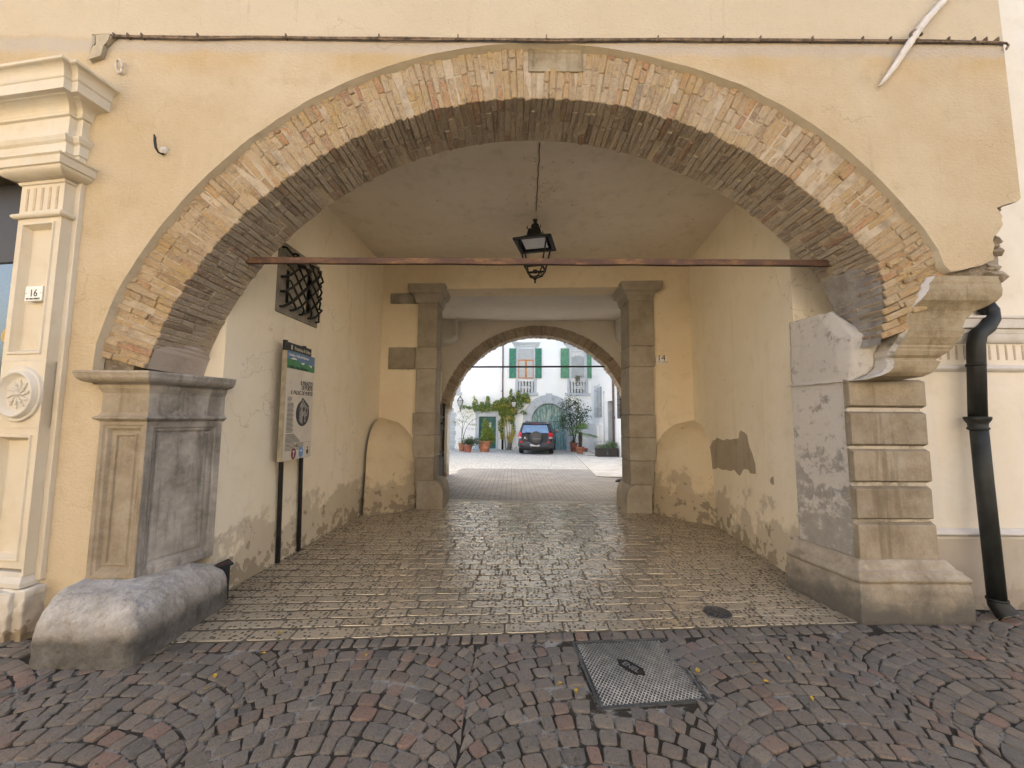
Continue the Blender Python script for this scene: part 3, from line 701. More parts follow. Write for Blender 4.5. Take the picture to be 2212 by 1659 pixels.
# the brick ring: every brick its own block
def brick_ring(mb, cx, cz, tin, tout, tfar, a0, a1, Y0, Y1, pitch, sk=0, jt=1.0, keep=None, shaded=False):
    a = a0
    while a < a1:
        da = math.degrees(pitch*(1+jit(.16))/interp(tin, a))
        ga = math.degrees(.0065/interp(tin, a))
        A0, A1 = a+ga*.5, a+da-ga*.5
        ri, ro, rf = interp(tin, a), interp(tout, a), interp(tfar, a)
        T = ro-ri
        pat = RND.choice([(0,.29), (0,.14,.41), (0,.27), (0,.15,.29), (0,.25,.38), (0,.13,.27)])
        cuts = [ri+q for q in pat if q < T-.05]+[ro+.01]
        dep = [RND.choice([.12,.25]) for _ in cuts]
        cf = jit(.009)*jt
        def brick(r0, r1, ya, yb2, slant=0):
            vs = []
            fa = cf+jit(.003)*jt
            for yy in (ya+fa, yb2):
                for rr in (r0, r1):
                    for aa in (A0, A1):
                        r_ = rr+jit(.0045)*jt
                        if rr == r0 and slant: r_ += (rf-ri)*(yy-Y0)/(Y1-Y0)
                        t_ = math.radians(aa+math.degrees(jit(.0035)*jt/r_))
                        x_ = cx+r_*math.cos(t_)
                        vs.append((x_, yy+jit(.004)*jt-sk*x_, cz+r_*math.sin(t_)))
            mb.add(vs, [(0,1,3,2), (4,6,7,5), (0,4,5,1), (2,3,7,6), (0,2,6,4), (1,5,7,3)], 0)
            if shaded:                                   # undersides and bricks behind the face: shade painted greyer, with some grime
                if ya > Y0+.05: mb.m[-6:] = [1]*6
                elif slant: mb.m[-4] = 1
        for q in range(len(cuts)-1):
            j2 = jit(.012)*jt
            if keep and not keep((A0+A1)/2, cuts[q], cuts[q+1]): continue
            brick(cuts[q]+(.0025 if q else j2*.6), cuts[q+1]-.0025, Y0, Y0+dep[q], slant=(q == 0))
        yy = Y0+dep[0]+.008
        while yy < Y1-.02:
            L = min(RND.choice([.12,.25,.25]), Y1-yy)
            if L > .03:
                j2 = jit(.010)*jt
                if RND.random() < .012: j2 = .05
                brick(ri+j2, ri+.13, yy, yy+L-.008, slant=1)
            yy += L
        a += da
bk = MB()
KT0, KT1 = pY(1142,105,.04), pY(1260,155,.04)
def keepb(am, r0, r1):
    X = AC.x+(r0+r1)/2*math.cos(math.radians(am)); Z = AC.z+(r0+r1)/2*math.sin(math.radians(am))
    if am < 30:                                            # the corbel takes over from the bricks here
        for r_ in ((r0+r1)/2, r1):
            xe = AC.x+r_*math.cos(math.radians(am)); ze = AC.z+r_*math.sin(math.radians(am))
            if ze < 2.84 and xe > interp([(1.99,2.99), (2.22,3.16), (2.42,3.24), (2.5,3.24), (2.6,3.28), (2.7,3.36), (2.78,3.40), (2.86,3.46)], ze)+(.10 if r_ == r1 else .03): return False
    return not (KT0.x-.03 < X < KT1.x+.03 and Z > KT1.z-.02)
brick_ring(bk, AC.x, AC.z, TIN, TOUT, TFAR, 21.0, 165.5, .045, .55, .0545, keep=keepb, shaded=True)
# crumbled bricks where the ring dies into the corbel
for i in range(34):
    a = math.radians(RND.uniform(23.0, 31)); r_ = RND.uniform(3.45, 3.74); p = Vector((AC.x+r_*math.cos(a), RND.uniform(.09,.15), AC.z+r_*math.sin(a)))
    A = Vector((math.cos(a)+jit(.12), jit(.12), math.sin(a)+jit(.12))).normalized(); C = A.cross(Vector((0,1,0))).normalized(); B = C.cross(A)
    bk.obox(p, A, B, C, RND.uniform(.10,.2), RND.uniform(.10,.16), RND.uniform(.042,.056))
arch = bk.build('brick_arch', [M['brick'], M['shade_brick']], gate_b, bevel=.006, seg=1)
# mortar body behind the bricks
mo = MB(); vs = []; fs = []
A_ = [25.5+140*i/90 for i in range(91)]
for a in A_:
    vs += [arc(TIN, a, .054, .010), arc(TOUT, a, .054, 0.0), arc(TOUT, a, .54, 0), arc(TFAR, a, .546, .010)]
for i in range(90):
    for q in range(4): fs.append((i*4+q, i*4+(q+1) % 4, i*4+4+(q+1) % 4, i*4+4+q))
fs += [(0,1,2,3), (363,362,361,360)]
mo.add(vs, fs); mo.build('mortar', M['brick_mortar'], arch)
ks = MB(); ks.panel((KT0.x, .05, KT1.z), (1,0,0), (0,0,1), KT1.x-KT0.x, KT0.z-KT1.z, [(0,0), (0,.012), (.03,.014), (.045,.006)])
ks.build('key_panel', M['corbel'], arch, bevel=.006)
# grey render skins at both ends of the intrados
sk_ = MB(); vs = []
for a in [20.5+i*1.0 for i in range(13)]:
    w = .0 if a < 29 else (a-29)*.05
    vs += [arc(TIN, a, .06+w, -.014), arc(TFAR, a, .555, -.014)]
m = len(vs)//2
sk_.add(vs, [(2*i, 2*i+1, 2*i+3, 2*i+2) for i in range(m-1)])
sk_.build('render_skin', mat_stone('grey_render', c3(.30,.28,.255), c3(.42,.40,.37), c3(.17,.155,.135), bstr=.9, scale=1.8, streak=(c3(.2,.18,.155),.5)), gate_b, rough=(.05,.007,9))
sk_ = MB(); vs = []
for a in [160.5+i*.7 for i in range(8)]:
    w = max(0, (162.5-a)*.12)
    vs += [arc(TIN, a, .05+w, -.012), arc(TFAR, a, .56-w*.5, -.012)]
m = len(vs)//2
sk_.add(vs, [(2*i, 2*i+1, 2*i+3, 2*i+2) for i in range(m-1)])
sk_.build('render_skin', mat_plaster('pinkish_render', c3(.40,.345,.30), c3(.46,.41,.365), c3(.29,.245,.205), grain=50, bstr=.5), gate_b)
# rubble showing where the plaster fell off
rb = MB()
for i in range(60):
    zz = RND.uniform(2.86, 3.62); xx = RND.uniform(3.95, 4.165)
    s = RND.uniform(.03,.07)
    A = Vector((1, jit(.5), jit(.5))).normalized(); B = A.orthogonal().normalized(); C = A.cross(B)
    rb.obox((xx, .135+jit(.02), zz), A, B, C, s*1.5, s*1.2, s)
rb.box(3.3,4.17,.125,.55,2.8,3.6)
rb.build('rubble_core', M['rubble'], gate_b, bevel=.008, rough=(.04,.007,16))

# ---- left pier: block, panelled shaft, impost
LX0, LX1F, LX1B, LYF, LYB = -3.245, -2.875, -2.70, -.03, .545
pr = MB()
front0, sideV = Vector((LX0, LYF, .40)), Vector((LX1B-LX1F, LYB-LYF, 0))
pr.panel((LX0, LYF, .40), (1,0,0), (0,0,1), LX1F-LX0, 1.21, [(0,0), (.028,0), (.038,-.010), (.055,-.012), (.075,-.034), (.095,-.036), (.102,-.027), (.115,-.027), (.12,-.04)], 0)
pr.panel((LX1F, LYF, .40), sideV, (0,0,1), sideV.length, 1.21, [(0,0), (.05,0), (.06,-.012), (.075,-.012), (.09,-.028), (.105,-.03), (.112,-.02)], 1)
pr.quad((LX0,LYF,.4), (LX0,LYB,.4), (LX0,LYB,1.61), (LX0,LYF,1.61)); pr.quad((LX0,LYF,1.61), (LX1F,LYF,1.61), (LX1B,LYB,1.61), (LX0,LYB,1.61))
pier = pr.build('pier', [M['pier_stone'], M['dark_pier']], gate_b, bevel=.004, fix=False)
tag(pier, 'left stone pier with sunken panels')
im = MB()
path = [(LX0,LYB), (LX0,LYF), (LX1F,LYF), (LX1B,LYB+.02)]
def arcprof(o0, z0, o1, z1, n=6, bulge=1):
    """quarter round between two profile points"""
    r = []
    for i in range(n+1):
        t = i/n*PI/2
        r.append((o0+(o1-o0)*(math.sin(t) if bulge > 0 else 1-math.cos(t)), z0+(z1-z0)*((1-math.cos(t)) if bulge > 0 else math.sin(t))))
    return r
prof = [(-.05,1.61), (0,1.605)] + [(.0+.035*math.sin(PI*i/8), 1.61+.05*i/8) for i in range(1,8)] + [(.006,1.665), (.0,1.68), (.0,1.83), (.018,1.87), (.02,1.895)] + arcprof(.03,1.905,.118,1.965,6,1) + [(.124,1.985), (.118,2.0), (-.05,2.005)]
im.moulding(path, prof, 0, right=True)
im.add([(LX0-.03,LYF-.03,2.0), (LX1F+.03,LYF-.03,2.0), (LX1B+.03,LYB,2.0), (LX0-.03,LYB,2.0)], [(0,1,2,3)])
for i, f in enumerate(im.f):
    c = sum((Vector(im.v[q]) for q in f), Vector())/len(f)
    if c.x > LX1F + .02 and c.y > LYF + .02: im.m[i] = 1
im.build('impost', [M['pier_stone'], M['dark_pier']], pier)
def pillow(x0, x1, y0, y1, h, r, left_break):
    """block with a big rounded shoulder; its left end is knocked off"""
    mb = MB(); rings = []; N = 10
    lv = [(0,0)] + [(0, (h-r)*t) for t in (.5,1)] + [(r*(1-math.cos(t*PI/2)), h-r+r*math.sin(t*PI/2)) for t in [i/N for i in range(1, N+1)]]
    for (ins, z) in lv:
        a0, a1, b0, b1 = x0+ins*.25, x1-ins, y0+ins, y1-ins*.8; af = a0+left_break*max(0, 1-ins*2.2)
        rr = .05+ins*.25; ring = []
        for (cx_, cy_, s0) in ((a1-rr,b0+rr,-90), (a1-rr,b1-rr,0), (a0+rr,b1-rr,90), (af+rr,b0+rr,180)):
            for q in range(5):
                t = math.radians(s0+90*q/4); ring.append((cx_+rr*math.cos(t), cy_+rr*math.sin(t), z))
        rings.append(ring)
    vs = [v for r_ in rings for v in r_]; n = 20
    fs = [(i*n+q, i*n+(q+1) % n, (i+1)*n+(q+1) % n, (i+1)*n+q) for i in range(len(rings)-1) for q in range(n)]
    fs += [tuple((len(rings)-1)*n+q for q in range(n))]
    return mb.add(vs, fs, 0, True)
pl = pillow(-3.40, -2.49, -.44, .50, .41, .235, .23)
bl = pl.build('base_block', M['block'], pier, rough=(.022,.013,9))
tag(bl, 'massive worn base block with knocked off left end')

# ---- right pier: rusticated blocks, base mouldings, springer and corbel
RX0, RX1, RYF = 2.985, 3.672, .33
rp = MB()
rp.prism([(RX0+.012,RYF+.05,.28), (2.885,.92,.28), (RX1,.92,.28), (RX1-.02,RYF+.05,.28)], (0,0,1.74), 1)
lv = [(820,876), (893.5,959.5), (975,1039), (1056.6,1119.5), (1135,1210)]
for i, (ya, yb_) in enumerate(lv):
    z1, z0 = pY(1920,ya,RYF).z, pY(1920,yb_,RYF).z
    if i == 0: z1 = 2.0
    if i == 4: z0 = .46
    e = .022
    q = MB(); x0, x1 = RX0+jit(.006), RX1+jit(.01)
    rp.add([(x0,RYF+.06,z0-e), (x1,RYF+.06,z0-e), (x1,RYF+.06,z1+e), (x0,RYF+.06,z1+e), (x0+.004,RYF,z0), (x1-.02,RYF,z0), (x1-.02,RYF,z1), (x0+.004,RYF,z1),
            (x1,.9,z0-e), (x1,.9,z1+e)], [(4,5,6,7), (0,1,5,4), (2,3,7,6), (3,0,4,7), (1,2,6,5), (1,8,9,2)], 0)
rpier = rp.build('pier', [M['pier_stone'], M['white_stone']], gate_b, bevel=.006)
tag(rpier, 'right stone pier of banded blocks under a moulded corbel')
bs = MB()
path = [(2.86,.95), (2.96,.32), (3.70,.32), (3.70,.95)]
prof = [(-.1,-.05), (.085,-.05), (.105,.0), (.10,.28), (.09,.30)] + [(.075+.03*math.sin(PI*i/6), .30+.075*i/6) for i in range(1,6)] + [(.07,.378), (.07,.395), (.045,.405), (.02,.45), (.0,.475), (-.1,.478)]
bs.moulding(path, prof, 0, right=True)
bs.add([(2.9,.93,.47), (3.0,.36,.47), (3.68,.36,.47), (3.68,.93,.47)], [(0,1,2,3)])
bs.build('pier_base', mat_stone('plinth_stone', c3(.36,.31,.235), c3(.47,.43,.36), c3(.2,.165,.12), grime=c3(.10,.095,.085), zgrime=.40, bstr=.6, scale=1.4), rpier, bevel=.005, rough=(.035,.006,7))
spr = MB()
Lc = [(1790,1283-1283+1.998), ]
# left edge of the corbel, read off as plan x at each height (the stone is hacked back there)
prof = [(0.0,1.998), (.30,2.005), (.52,2.03), (.60,2.06), (.635,2.10), (.64,2.15), (.60,2.165), (.60,2.18), (.66,2.20), (.69,2.235), (.69,2.26), (.71,2.262), (.71,2.285),
        (.74,2.30), (.80,2.345), (.83,2.40), (.83,2.405), (.82,2.407), (.82,2.428), (.815,2.43), (.815,2.445), (.82,2.50), (.85,2.56), (.92,2.61), (.98,2.64), (1.0,2.68), (1.0,2.73), (.985,2.765), (.96,2.77), (.96,2.785), (.97,2.80), (.97,2.845)]
Y0c, Y1c, Xr0, Xr1 = .33, -.01, 3.36, 4.05
def leftx(z):
    tab = [(1.99,2.99), (2.05,3.12), (2.12,3.17), (2.22,3.16), (2.3,3.20), (2.42,3.24), (2.5,3.24), (2.6,3.28), (2.7,3.36), (2.78,3.40), (2.86,3.46)]
    return interp(tab, z)
cb = MB(); vs = []
def xr_of(o, z):
    tab = [(1.998,3.33), (2.03,3.50), (2.07,3.57), (2.15,3.615), (2.165,3.59), (2.2,3.62), (2.25,3.70), (2.29,3.71), (2.40,3.77), (2.43,3.76), (2.5,3.79), (2.56,3.85), (2.61,3.95), (2.66,4.03), (2.74,4.045), (2.85,4.03)]
    return interp(tab, z)
for (o, z) in prof:
    yf = Y0c+(Y1c-Y0c)*o
    xr = xr_of(o, z)
    lx = leftx(z)+noise.noise(Vector((z*20,1,2)))*.012
    vs += [(lx-.03, .80, z), (lx, yf+.035, z), (lx+.03, yf, z), (xr-.035, yf, z), (xr, yf+.035, z), (xr, .9, z)]
m = len(prof)
fs = [(i*6+q, i*6+q+1, (i+1)*6+q+1, (i+1)*6+q) for i in range(m-1) for q in range(5)] + [tuple(range(6)), tuple((m-1)*6+q for q in range(6))]
cb.add(vs, fs)
for i in range(m-1):                                   # the hacked left end carries old whitewash
    cb.m[i*5] = 1; cb.m[i*5+1] = 1
corb = cb.build('corbel', [M['corbel'], M['white_stone']], rpier, fix=True)
# springer: whitewashed block on the passage side
sp = MB()
vs = []
lev = [(2.0,.345,3.00), (2.06,.29,3.11), (2.12,.265,3.16), (2.22,.25,3.15), (2.30,.235,3.18), (2.38,.22,3.20), (2.44,.255,3.14), (2.56,.36,3.06), (2.68,.46,3.03)]
for i, (z, yf, xc_) in enumerate(lev):
    t_ = (z-2)/.68
    vs += [(2.882+.02*t_, .925, z), (2.955+.012*t_, yf+.16, z), (2.998+.012*t_, yf+.05, z), (xc_, yf-.015 if z < 2.4 else yf+.03, z), (max(xc_, 3.1), .8, z)]
m = len(lev)
fs = [(i*5+q, i*5+(q+1) % 5, (i+1)*5+(q+1) % 5, (i+1)*5+q) for i in range(m-1) for q in range(5)] + [tuple(range(5)), tuple((m-1)*5+q for q in range(5))]
sp.add(vs, fs); sp.build('springer', M['white_stone'], rpier, rough=(.035,.006,9), bevel=.02)

# ---- passage walls, ceiling, back wall
def wallbox(mb, f, x_out, ya, yb_, z1):
    a, b_ = f(ya), f(yb_)
    return mb.add([(a,ya,-.06), (b_,yb_,-.06), (x_out,yb_,-.06), (x_out,ya,-.06), (a,ya,z1), (b_,yb_,z1), (x_out,yb_,z1), (x_out,ya,z1)],
                  [(0,3,2,1), (4,5,6,7), (0,1,5,4), (1,2,6,5), (2,3,7,6), (3,0,4,7)])
WO = [(1017,915), (1219,1010), (1205,1227), (1040,1165)]          # window opening corners in the photograph
wn = [pX(px/1.736, py/1.736, -2.56) for px, py in ((1063,988), (1208,1037), (1195,1185), (1060,1130))]
# left wall with the barred window opening
wy0, wy1, wz0, wz1 = 1.38, 1.92, 2.99, 3.56
wl = MB()
ys = [.54, wy0, wy1, 4.75]; zs = [-.06, wz0, wz1, 4.9]
for i in range(3):
    for j in range(3):
        if i == 1 and j == 1: continue
        wl.quad((XL(ys[i]),ys[i],zs[j]), (XL(ys[i+1]),ys[i+1],zs[j]), (XL(ys[i+1]),ys[i+1],zs[j+1]), (XL(ys[i]),ys[i],zs[j+1]))
dx = -.34
for (ya, za, yb_, zb) in ((wy0,wz0,wy1,wz0), (wy1,wz0,wy1,wz1), (wy1,wz1,wy0,wz1), (wy0,wz1,wy0,wz0)):
    wl.quad((XL(ya),ya,za), (XL(yb_),yb_,zb), (XL(yb_)+dx,yb_,zb), (XL(ya)+dx,ya,za))
wl.box(-4.2,-3.2,.54,4.8,-.06,8.4); wl.quad((XL(.54),.54,-.06), (-3.2,.54,-.06), (-3.2,.54,4.9), (XL(.54),.54,4.9))
tag(wl.build('passage_wall', M['passage'], gate_b, fix=False), 'left passage wall, stained along its foot')
wr = MB(); wallbox(wr, XR, 4.19, .93, 4.6, 8); rw = wr.build('passage_wall', M['passage'], gate_b)
tag(rw, 'right passage wall with bare patch')
ce = MB(); ce.box(-3.3,4.18,.54,4.6,4.65,4.85); ce.v = [(x, y-(.055*x if y > 3 else 0), z) for (x,y,z) in ce.v]
ce.build('passage_ceiling', M['ceiling'], gate_b)
rf = MB(); rf.box(-9,4.2,0.08,9.3,8.4,8.6); rf.build('roof_slab', M['rubble'], gate_b)
# back wall: stubs left and right of the gate piers and the lintel wall above
bwm = MB(); zt = 4.15
bwm.box(-3.4,-1.62,BW+.07,BW+.55,-.06,4.66); bwm.box(2.44,3.9,BW+.07,BW+.55,-.06,4.66); bwm.box(-1.62,2.44,BW+.06,BW+.55,zt,4.66)
skew(bwm).build('back_wall', M['backwall'], gate_b)
# plaster lost from the right wall
def patch(pts, fx, name='bare_patch', dd=.004, mat='patch', parent=None):
    mb = MB(); P = []
    for px, py in pts:
        d = ray(px, py)
        t = (fx(0)-CAM.x + (fx(1)-fx(0))*CAM.y)/(d.x-(fx(1)-fx(0))*d.y)
        q = CAM+d*t; P.append((q.x-(dd if q.x > 0 else -dd), q.y, q.z))
    tr = tessellate_polygon([[Vector(p) for p in P]]); mb.add(P, [tuple(t) for t in tr])
    return mb.build(name, M[mat], parent or gate_b, fix=False)
def Zr(x, y): return ((2280+x*.3375)/1.736, (1480+y*.3375)/1.736)
pt = [(1130,680),(1125,640),(1135,580),(1172,500),(1185,510),(1215,478),(1245,490),(1275,505),(1300,505),(1320,490),(1360,500),(1400,492),(1440,488),(1455,480),(1460,430),(1478,397),(1520,420),(1548,450),(1560,520),(1580,590),(1605,650),(1620,700),(1640,770),(1645,880),(1605,878),(1580,870),(1570,840),(1545,828),(1520,825),(1500,840),(1485,875),(1468,903),(1440,880),(1405,835),(1360,850),(1320,835),(1270,835),(1220,810),(1195,828),(1160,822),(1140,790)]
patch([Zr(*p) for p in pt], XR, parent=rw)
patch([Zr(*p) for p in [(1805,950),(1815,920),(1840,908),(1850,1000),(1825,1000),(1810,980)]], XR, parent=rw)
def Zl(x, y): return ((900+x*.602)/1.736, (1200+y*.602)/1.736)
lw_ = bpy.data.objects['passage_wall']
for pts in ([(15,1530),(25,1490),(45,1480),(62,1495),(55,1520),(35,1545),(28,1570),(20,1560)], [(148,1505),(160,1465),(185,1450),(188,1480),(175,1500),(160,1512)], [(615,1190),(620,1170),(632,1165),(634,1190),(622,1205)], [(578,1300),(590,1285),(605,1282),(602,1300)], [(248,1470),(256,1430),(280,1415),(285,1430),(270,1460)], [(385,1400),(388,1380),(400,1385),(400,1405)]):
    patch([Zl(*p) for p in pts], XL, parent=lw_)
# rounded corner guards: plaster thickenings in both far corners
def corner_guard(cx, cy, rx, ry, top, sx):
    """plaster thickening filling a corner: quarter rings that draw back into the corner with height"""
    mb = MB(); vs = []; N = 16; H = 18
    for i in range(H+1):
        t = i/H; z = -.06+(top+.06)*t
        r = (1-.20*t) if t < .5 else .90*math.sqrt(max(0, 1-((t-.5)/.5)**2.4))
        for q in range(N+1):
            a = PI/2*q/N; ex, ey = math.cos(a), math.sin(a); k = q/N
            ex, ey = .55*ex+.45*(1-k), .55*ey+.45*k
            w = 1+.02*noise.noise(Vector((q*.4, i*.4, sx*9)))
            vs.append((cx-sx*rx*r*ex*w, cy-ry*r*ey*w, z))
    n = N+1
    fs = [(i*n+q, i*n+q+1, (i+1)*n+q+1, (i+1)*n+q) for i in range(H) for q in range(N)]
    mb.add(vs, fs, 0, True)
    return mb
cg1 = corner_guard(-2.50, 4.47, .80, .78, 1.66, -1).build('corner_guard', M['corner'], gate_b); cg2 = corner_guard(3.36, 4.16, .85, 1.02, 1.66, 1).build('corner_guard', M['corner'], gate_b)
# bare patches on the corner guards and stubs are laid on a cone-like surface: small proud flakes
def flake(obj_pts, Yp, parent):
    pass

# ---- gate piers between passage and inner bay
def gate_pier(blocks, base, cap, side, lab):
    pm = MB()
    for (xl, xr, ya, yb_) in blocks:
        p0, p1 = pB(*Z8(xl, yb_), BW-.01), pB(*Z8(xr, ya), BW-.01)
        pm.box(p0.x, p1.x, BW-.01+jit(.004), BW+.56, p0.z+.005, p1.z-.005)
    x0, x1 = pB(*Z8(blocks[2][0], 900), BW).x, pB(*Z8(blocks[2][1], 900), BW).x
    pm.box(x0+.02, x1-.02, BW+.01, BW+.555, .3, 4.1, 0)
    o = skew(pm).build('gate_pier', M['passage_stone'], gate_b, bevel=.012)
    tag(o, lab)
    cm = MB()
    a_, b_ = x0+.0, x1-.0
    zc = cap
    prof = [(-.03,zc), (.02,zc), (.025,zc+.03), (.035,zc+.06)] + arcprof(.04,zc+.07,.11,zc+.17,5,-1) + [(.12,zc+.18), (.15,zc+.25), (.16,zc+.33), (-.03,zc+.33)]
    path = [(a_,BW+.2), (a_,BW-.01), (b_,BW-.01), (b_,BW+.56)] if side < 0 else [(a_,BW+.56), (a_,BW-.01), (b_,BW-.01), (b_,BW+.2)]
    cm.moulding(path, prof, 0, right=True); cm.add([(a_-.02,BW-.03,zc+.33), (b_+.02,BW-.03,zc+.33), (b_+.02,BW+.56,zc+.33), (a_-.02,BW+.56,zc+.33)], [(0,1,2,3)])
    skew(cm).build('capital', M['passage_stone'], o)
    p0, p1 = pB(*Z8(base[0], base[3]), BW-.09), pB(*Z8(base[1], base[2]), BW-.09)
    h = p1.z+.02; N = 8; pts = []
    xi = .27
    if side < 0:
        pts = [(p0.x,-.06), (p1.x+xi*.0+.14,-.06)] + [(p1.x+.14-.16*(1-math.cos(t)), h-.26+.26*math.sin(t)) for t in [PI/2*i/N for i in range(N+1)]] + [(p0.x,h)]
    else:
        pts = [(p1.x,-.06), (p1.x,h)] + [(p0.x-.05+.16*(1-math.cos(t)), h-.26+.26*math.sin(t)) for t in [PI/2*(N-i)/N for i in range(N+1)]] + [(p0.x-.05,-.06)]
    em = MB(); em.prism([(x_,BW-.09,z_) for x_, z_ in pts], (0,.72,0))
    skew(em).build('base', M['passage_stone'], o, bevel=.02, seg=3)
    return o
gp1 = gate_pier([(303,443,245,555), (287,440,555,705), (287,432,705,1010), (266,428,1010,1165), (268,425,1165,1320), (292,418,1320,1490)], (295,430,1490,1655), 3.86, -1, 'left gate pier of brown stone blocks')
gp2 = gate_pier([(1770,1938,210,548), (1770,1945,548,690), (1773,1938,690,1025), (1770,1953,1025,1183), (1772,1958,1183,1343), (1780,1920,1343,1520)], (1775,1925,1520,1675), 3.86, 1, 'right gate pier of brown stone blocks')
# stone bands let into the left stub
for (xa, ya, xb, yb_, nm) in ((103,558,292,708,'stone_band'), (118,182,300,255,'stone_band')):
    p0, p1 = pB(*Z8(xa, yb_), BW+.05), pB(*Z8(xb, ya), BW+.05)
    mb = MB(); mb.box(p0.x, p1.x, BW+.035, BW+.12, p0.z, p1.z)
    skew(mb).build(nm, M['passage_stone_grey' if ya < 300 else 'passage_stone'], gate_b, rough=(.06,.008,9), bevel=.01)

# ---- inner bay and rear arch
RA = 8.95
M['bay'] = mat_plaster('bay_plaster', c3(.62,.55,.43), c3(.68,.62,.5), c3(.52,.44,.32), grain=50, bstr=.2, damp=(c3(.36,.3,.22),.7))
bay = MB(); bay.box(-2.9,-2.15,BW+.5,RA+.1,-.25,4.9); skew(bay).build('bay_wall', M['bay'], gate_b)
bay = MB(); bay.box(3.42,4.2,BW+.5,RA+.1,-.25,8); skew(bay).build('bay_wall', M['bay'], gate_b)
bc = MB(); bc.add([(-2.9,BW+.5,4.19), (4.2,BW+.5,4.19), (4.2,RA+.1,4.66), (-2.9,RA+.1,4.66), (-2.9,BW+.5,4.4), (4.2,BW+.5,4.4), (4.2,RA+.1,4.9), (-2.9,RA+.1,4.9)], [(0,3,2,1), (4,5,6,7), (0,1,5,4), (1,2,6,5), (2,3,7,6), (3,0,4,7)])
skew(bc).build('bay_ceiling', mat_plaster('bay_ceiling_plaster', c3(.6,.56,.49), c3(.66,.62,.55), c3(.54,.49,.42), grain=40, bstr=.1, streak=(c3(.5,.46,.39),.4)), gate_b)
rc_x, rc_z = .78, 1.47
T2I, T2O = [(0,2.73), (180,2.73)], [(0,3.03), (180,3.03)]
rwp = [Vector((-9,RA+.02,-.4)), Vector((-9,RA+.02,8.4)), Vector((4.2,RA+.02,8.4)), Vector((4.2,RA+.02,-.4)), Vector((3.52,RA+.02,-.4)), Vector((3.52,RA+.02,1.93))]
a = 8.8
while a <= 171.5: rwp.append(Vector((rc_x+3.0*math.cos(math.radians(a)), RA+.02, rc_z+3.0*math.sin(math.radians(a))))); a += 2.5
rwp += [Vector((-1.96,RA+.02,1.93)), Vector((-1.96,RA+.02,-.4))]
rm = MB(); rm.prism(rwp, (0,.45,0)); skew(rm).build('rear_wall', mat_plaster('rear_wall_plaster', c3(.74,.69,.60), c3(.79,.74,.66), c3(.68,.61,.5), grain=50, bstr=.2), gate_b)
ra = MB(); brick_ring(ra, rc_x, rc_z, T2I, T2O, T2I, 9.5, 170.5, RA, RA+.47, .062, sk=.055, jt=1.8)
r_arch = ra.build('rear_brick_arch', M['shade_brick'], gate_b)
mo = MB(); vs = []; fs = []
for i in range(61):
    a = math.radians(9.5+161*i/60)
    for (r_, yy) in ((2.742,RA+.012), (3.0,RA+.012), (3.0,RA+.46), (2.742,RA+.46)): vs.append((rc_x+r_*math.cos(a), yy, rc_z+r_*math.sin(a)))
for i in range(60):
    for q in range(4): fs.append((i*4+q, i*4+(q+1) % 4, i*4+4+(q+1) % 4, i*4+4+q))
mo.add(vs, fs); skew(mo).build('mortar', M['brick_mortar'], r_arch)
for sx in (-1, 1):
    jm = MB(); x0, x1 = (-2.45,-1.955) if sx < 0 else (3.515,4.1)
    jm.box(x0, x1, RA-.03, RA+.46, -.4, 1.80)
    xf = x1 if sx < 0 else x0
    pa = [(x0,RA-.03), (x1,RA-.03), (x1,RA+.46)] if sx < 0 else [(x0,RA+.46), (x0,RA-.03), (x1,RA-.03)]
    jm.moulding(pa, [(-.02,1.79), (.01,1.79), (.02,1.83), (.07,1.89), (.09,1.93), (-.02,1.94)], 0, right=True)
    skew(jm).build('jamb', M['house_stone'] if False else M['shop_white'], gate_b, bevel=.01)
    bm_ = MB(); yA, yB = RA-.62, RA-.02
    xa, xb = (-2.16,-1.66) if sx < 0 else (3.12,3.43)
    s_ = [(xa,4.62), (xb,4.62), (xb,4.10), (xb-.05,4.06), (xb-.10,3.98), (xb-.22,3.93), (xb-.32,3.88), (xa,3.86)] if sx < 0 else [(xb,4.62), (xa,4.62), (xa,4.10), (xa+.04,4.06), (xa+.08,3.98), (xa+.16,3.93), (xa+.22,3.88), (xb,3.86)]
    bm_.prism([(x_,yA,z_) for x_, z_ in s_], (0,yB-yA,0))
    skew(bm_).build('bracket', M['shop_white'], gate_b, bevel=.01)
# barred window set high in the left wall: stone surround, dark opening, iron basket grille
def wlx(y, o=0): return XL(y)+o
fw = MB()
fy0, fy1, fz0, fz1 = 1.23, 2.10, 2.845, 3.69
for (a0, a1, b0, b1) in ((fy0,fy1,fz0,wz0), (fy0,fy1,wz1,fz1), (fy0,wy0,wz0,wz1), (wy1,fy1,wz0,wz1)):
    fw.add([(wlx(a0,-.05),a0,b0), (wlx(a1,-.05),a1,b0), (wlx(a1,-.05),a1,b1), (wlx(a0,-.05),a0,b1), (wlx(a0,.02),a0,b0), (wlx(a1,.02),a1,b0), (wlx(a1,.02),a1,b1), (wlx(a0,.02),a0,b1)], [(0,1,2,3), (4,5,6,7), (0,1,5,4), (1,2,6,5), (2,3,7,6), (3,0,4,7)])
wf = fw.build('window', M['passage_stone_grey'], gate_b, bevel=.006); tag(wf, 'barred window high in the left passage wall')
pv = MB(); pv.quad((wlx(wy0,-.28),wy0,wz0), (wlx(wy1,-.28),wy1,wz0), (wlx(wy1,-.28),wy1,wz1), (wlx(wy0,-.28),wy0,wz1)); pv.build('dark_opening', M['void'], wf)  # near-black sheet stands in for the dark inside the opening
gr = MB(); out = .11
def gp(u, v, o): return Vector((wlx(fy0+.05+u*(fy1-fy0-.1), o), fy0+.05+u*(fy1-fy0-.1), fz0+.07+v*(fz1-fz0-.15)))
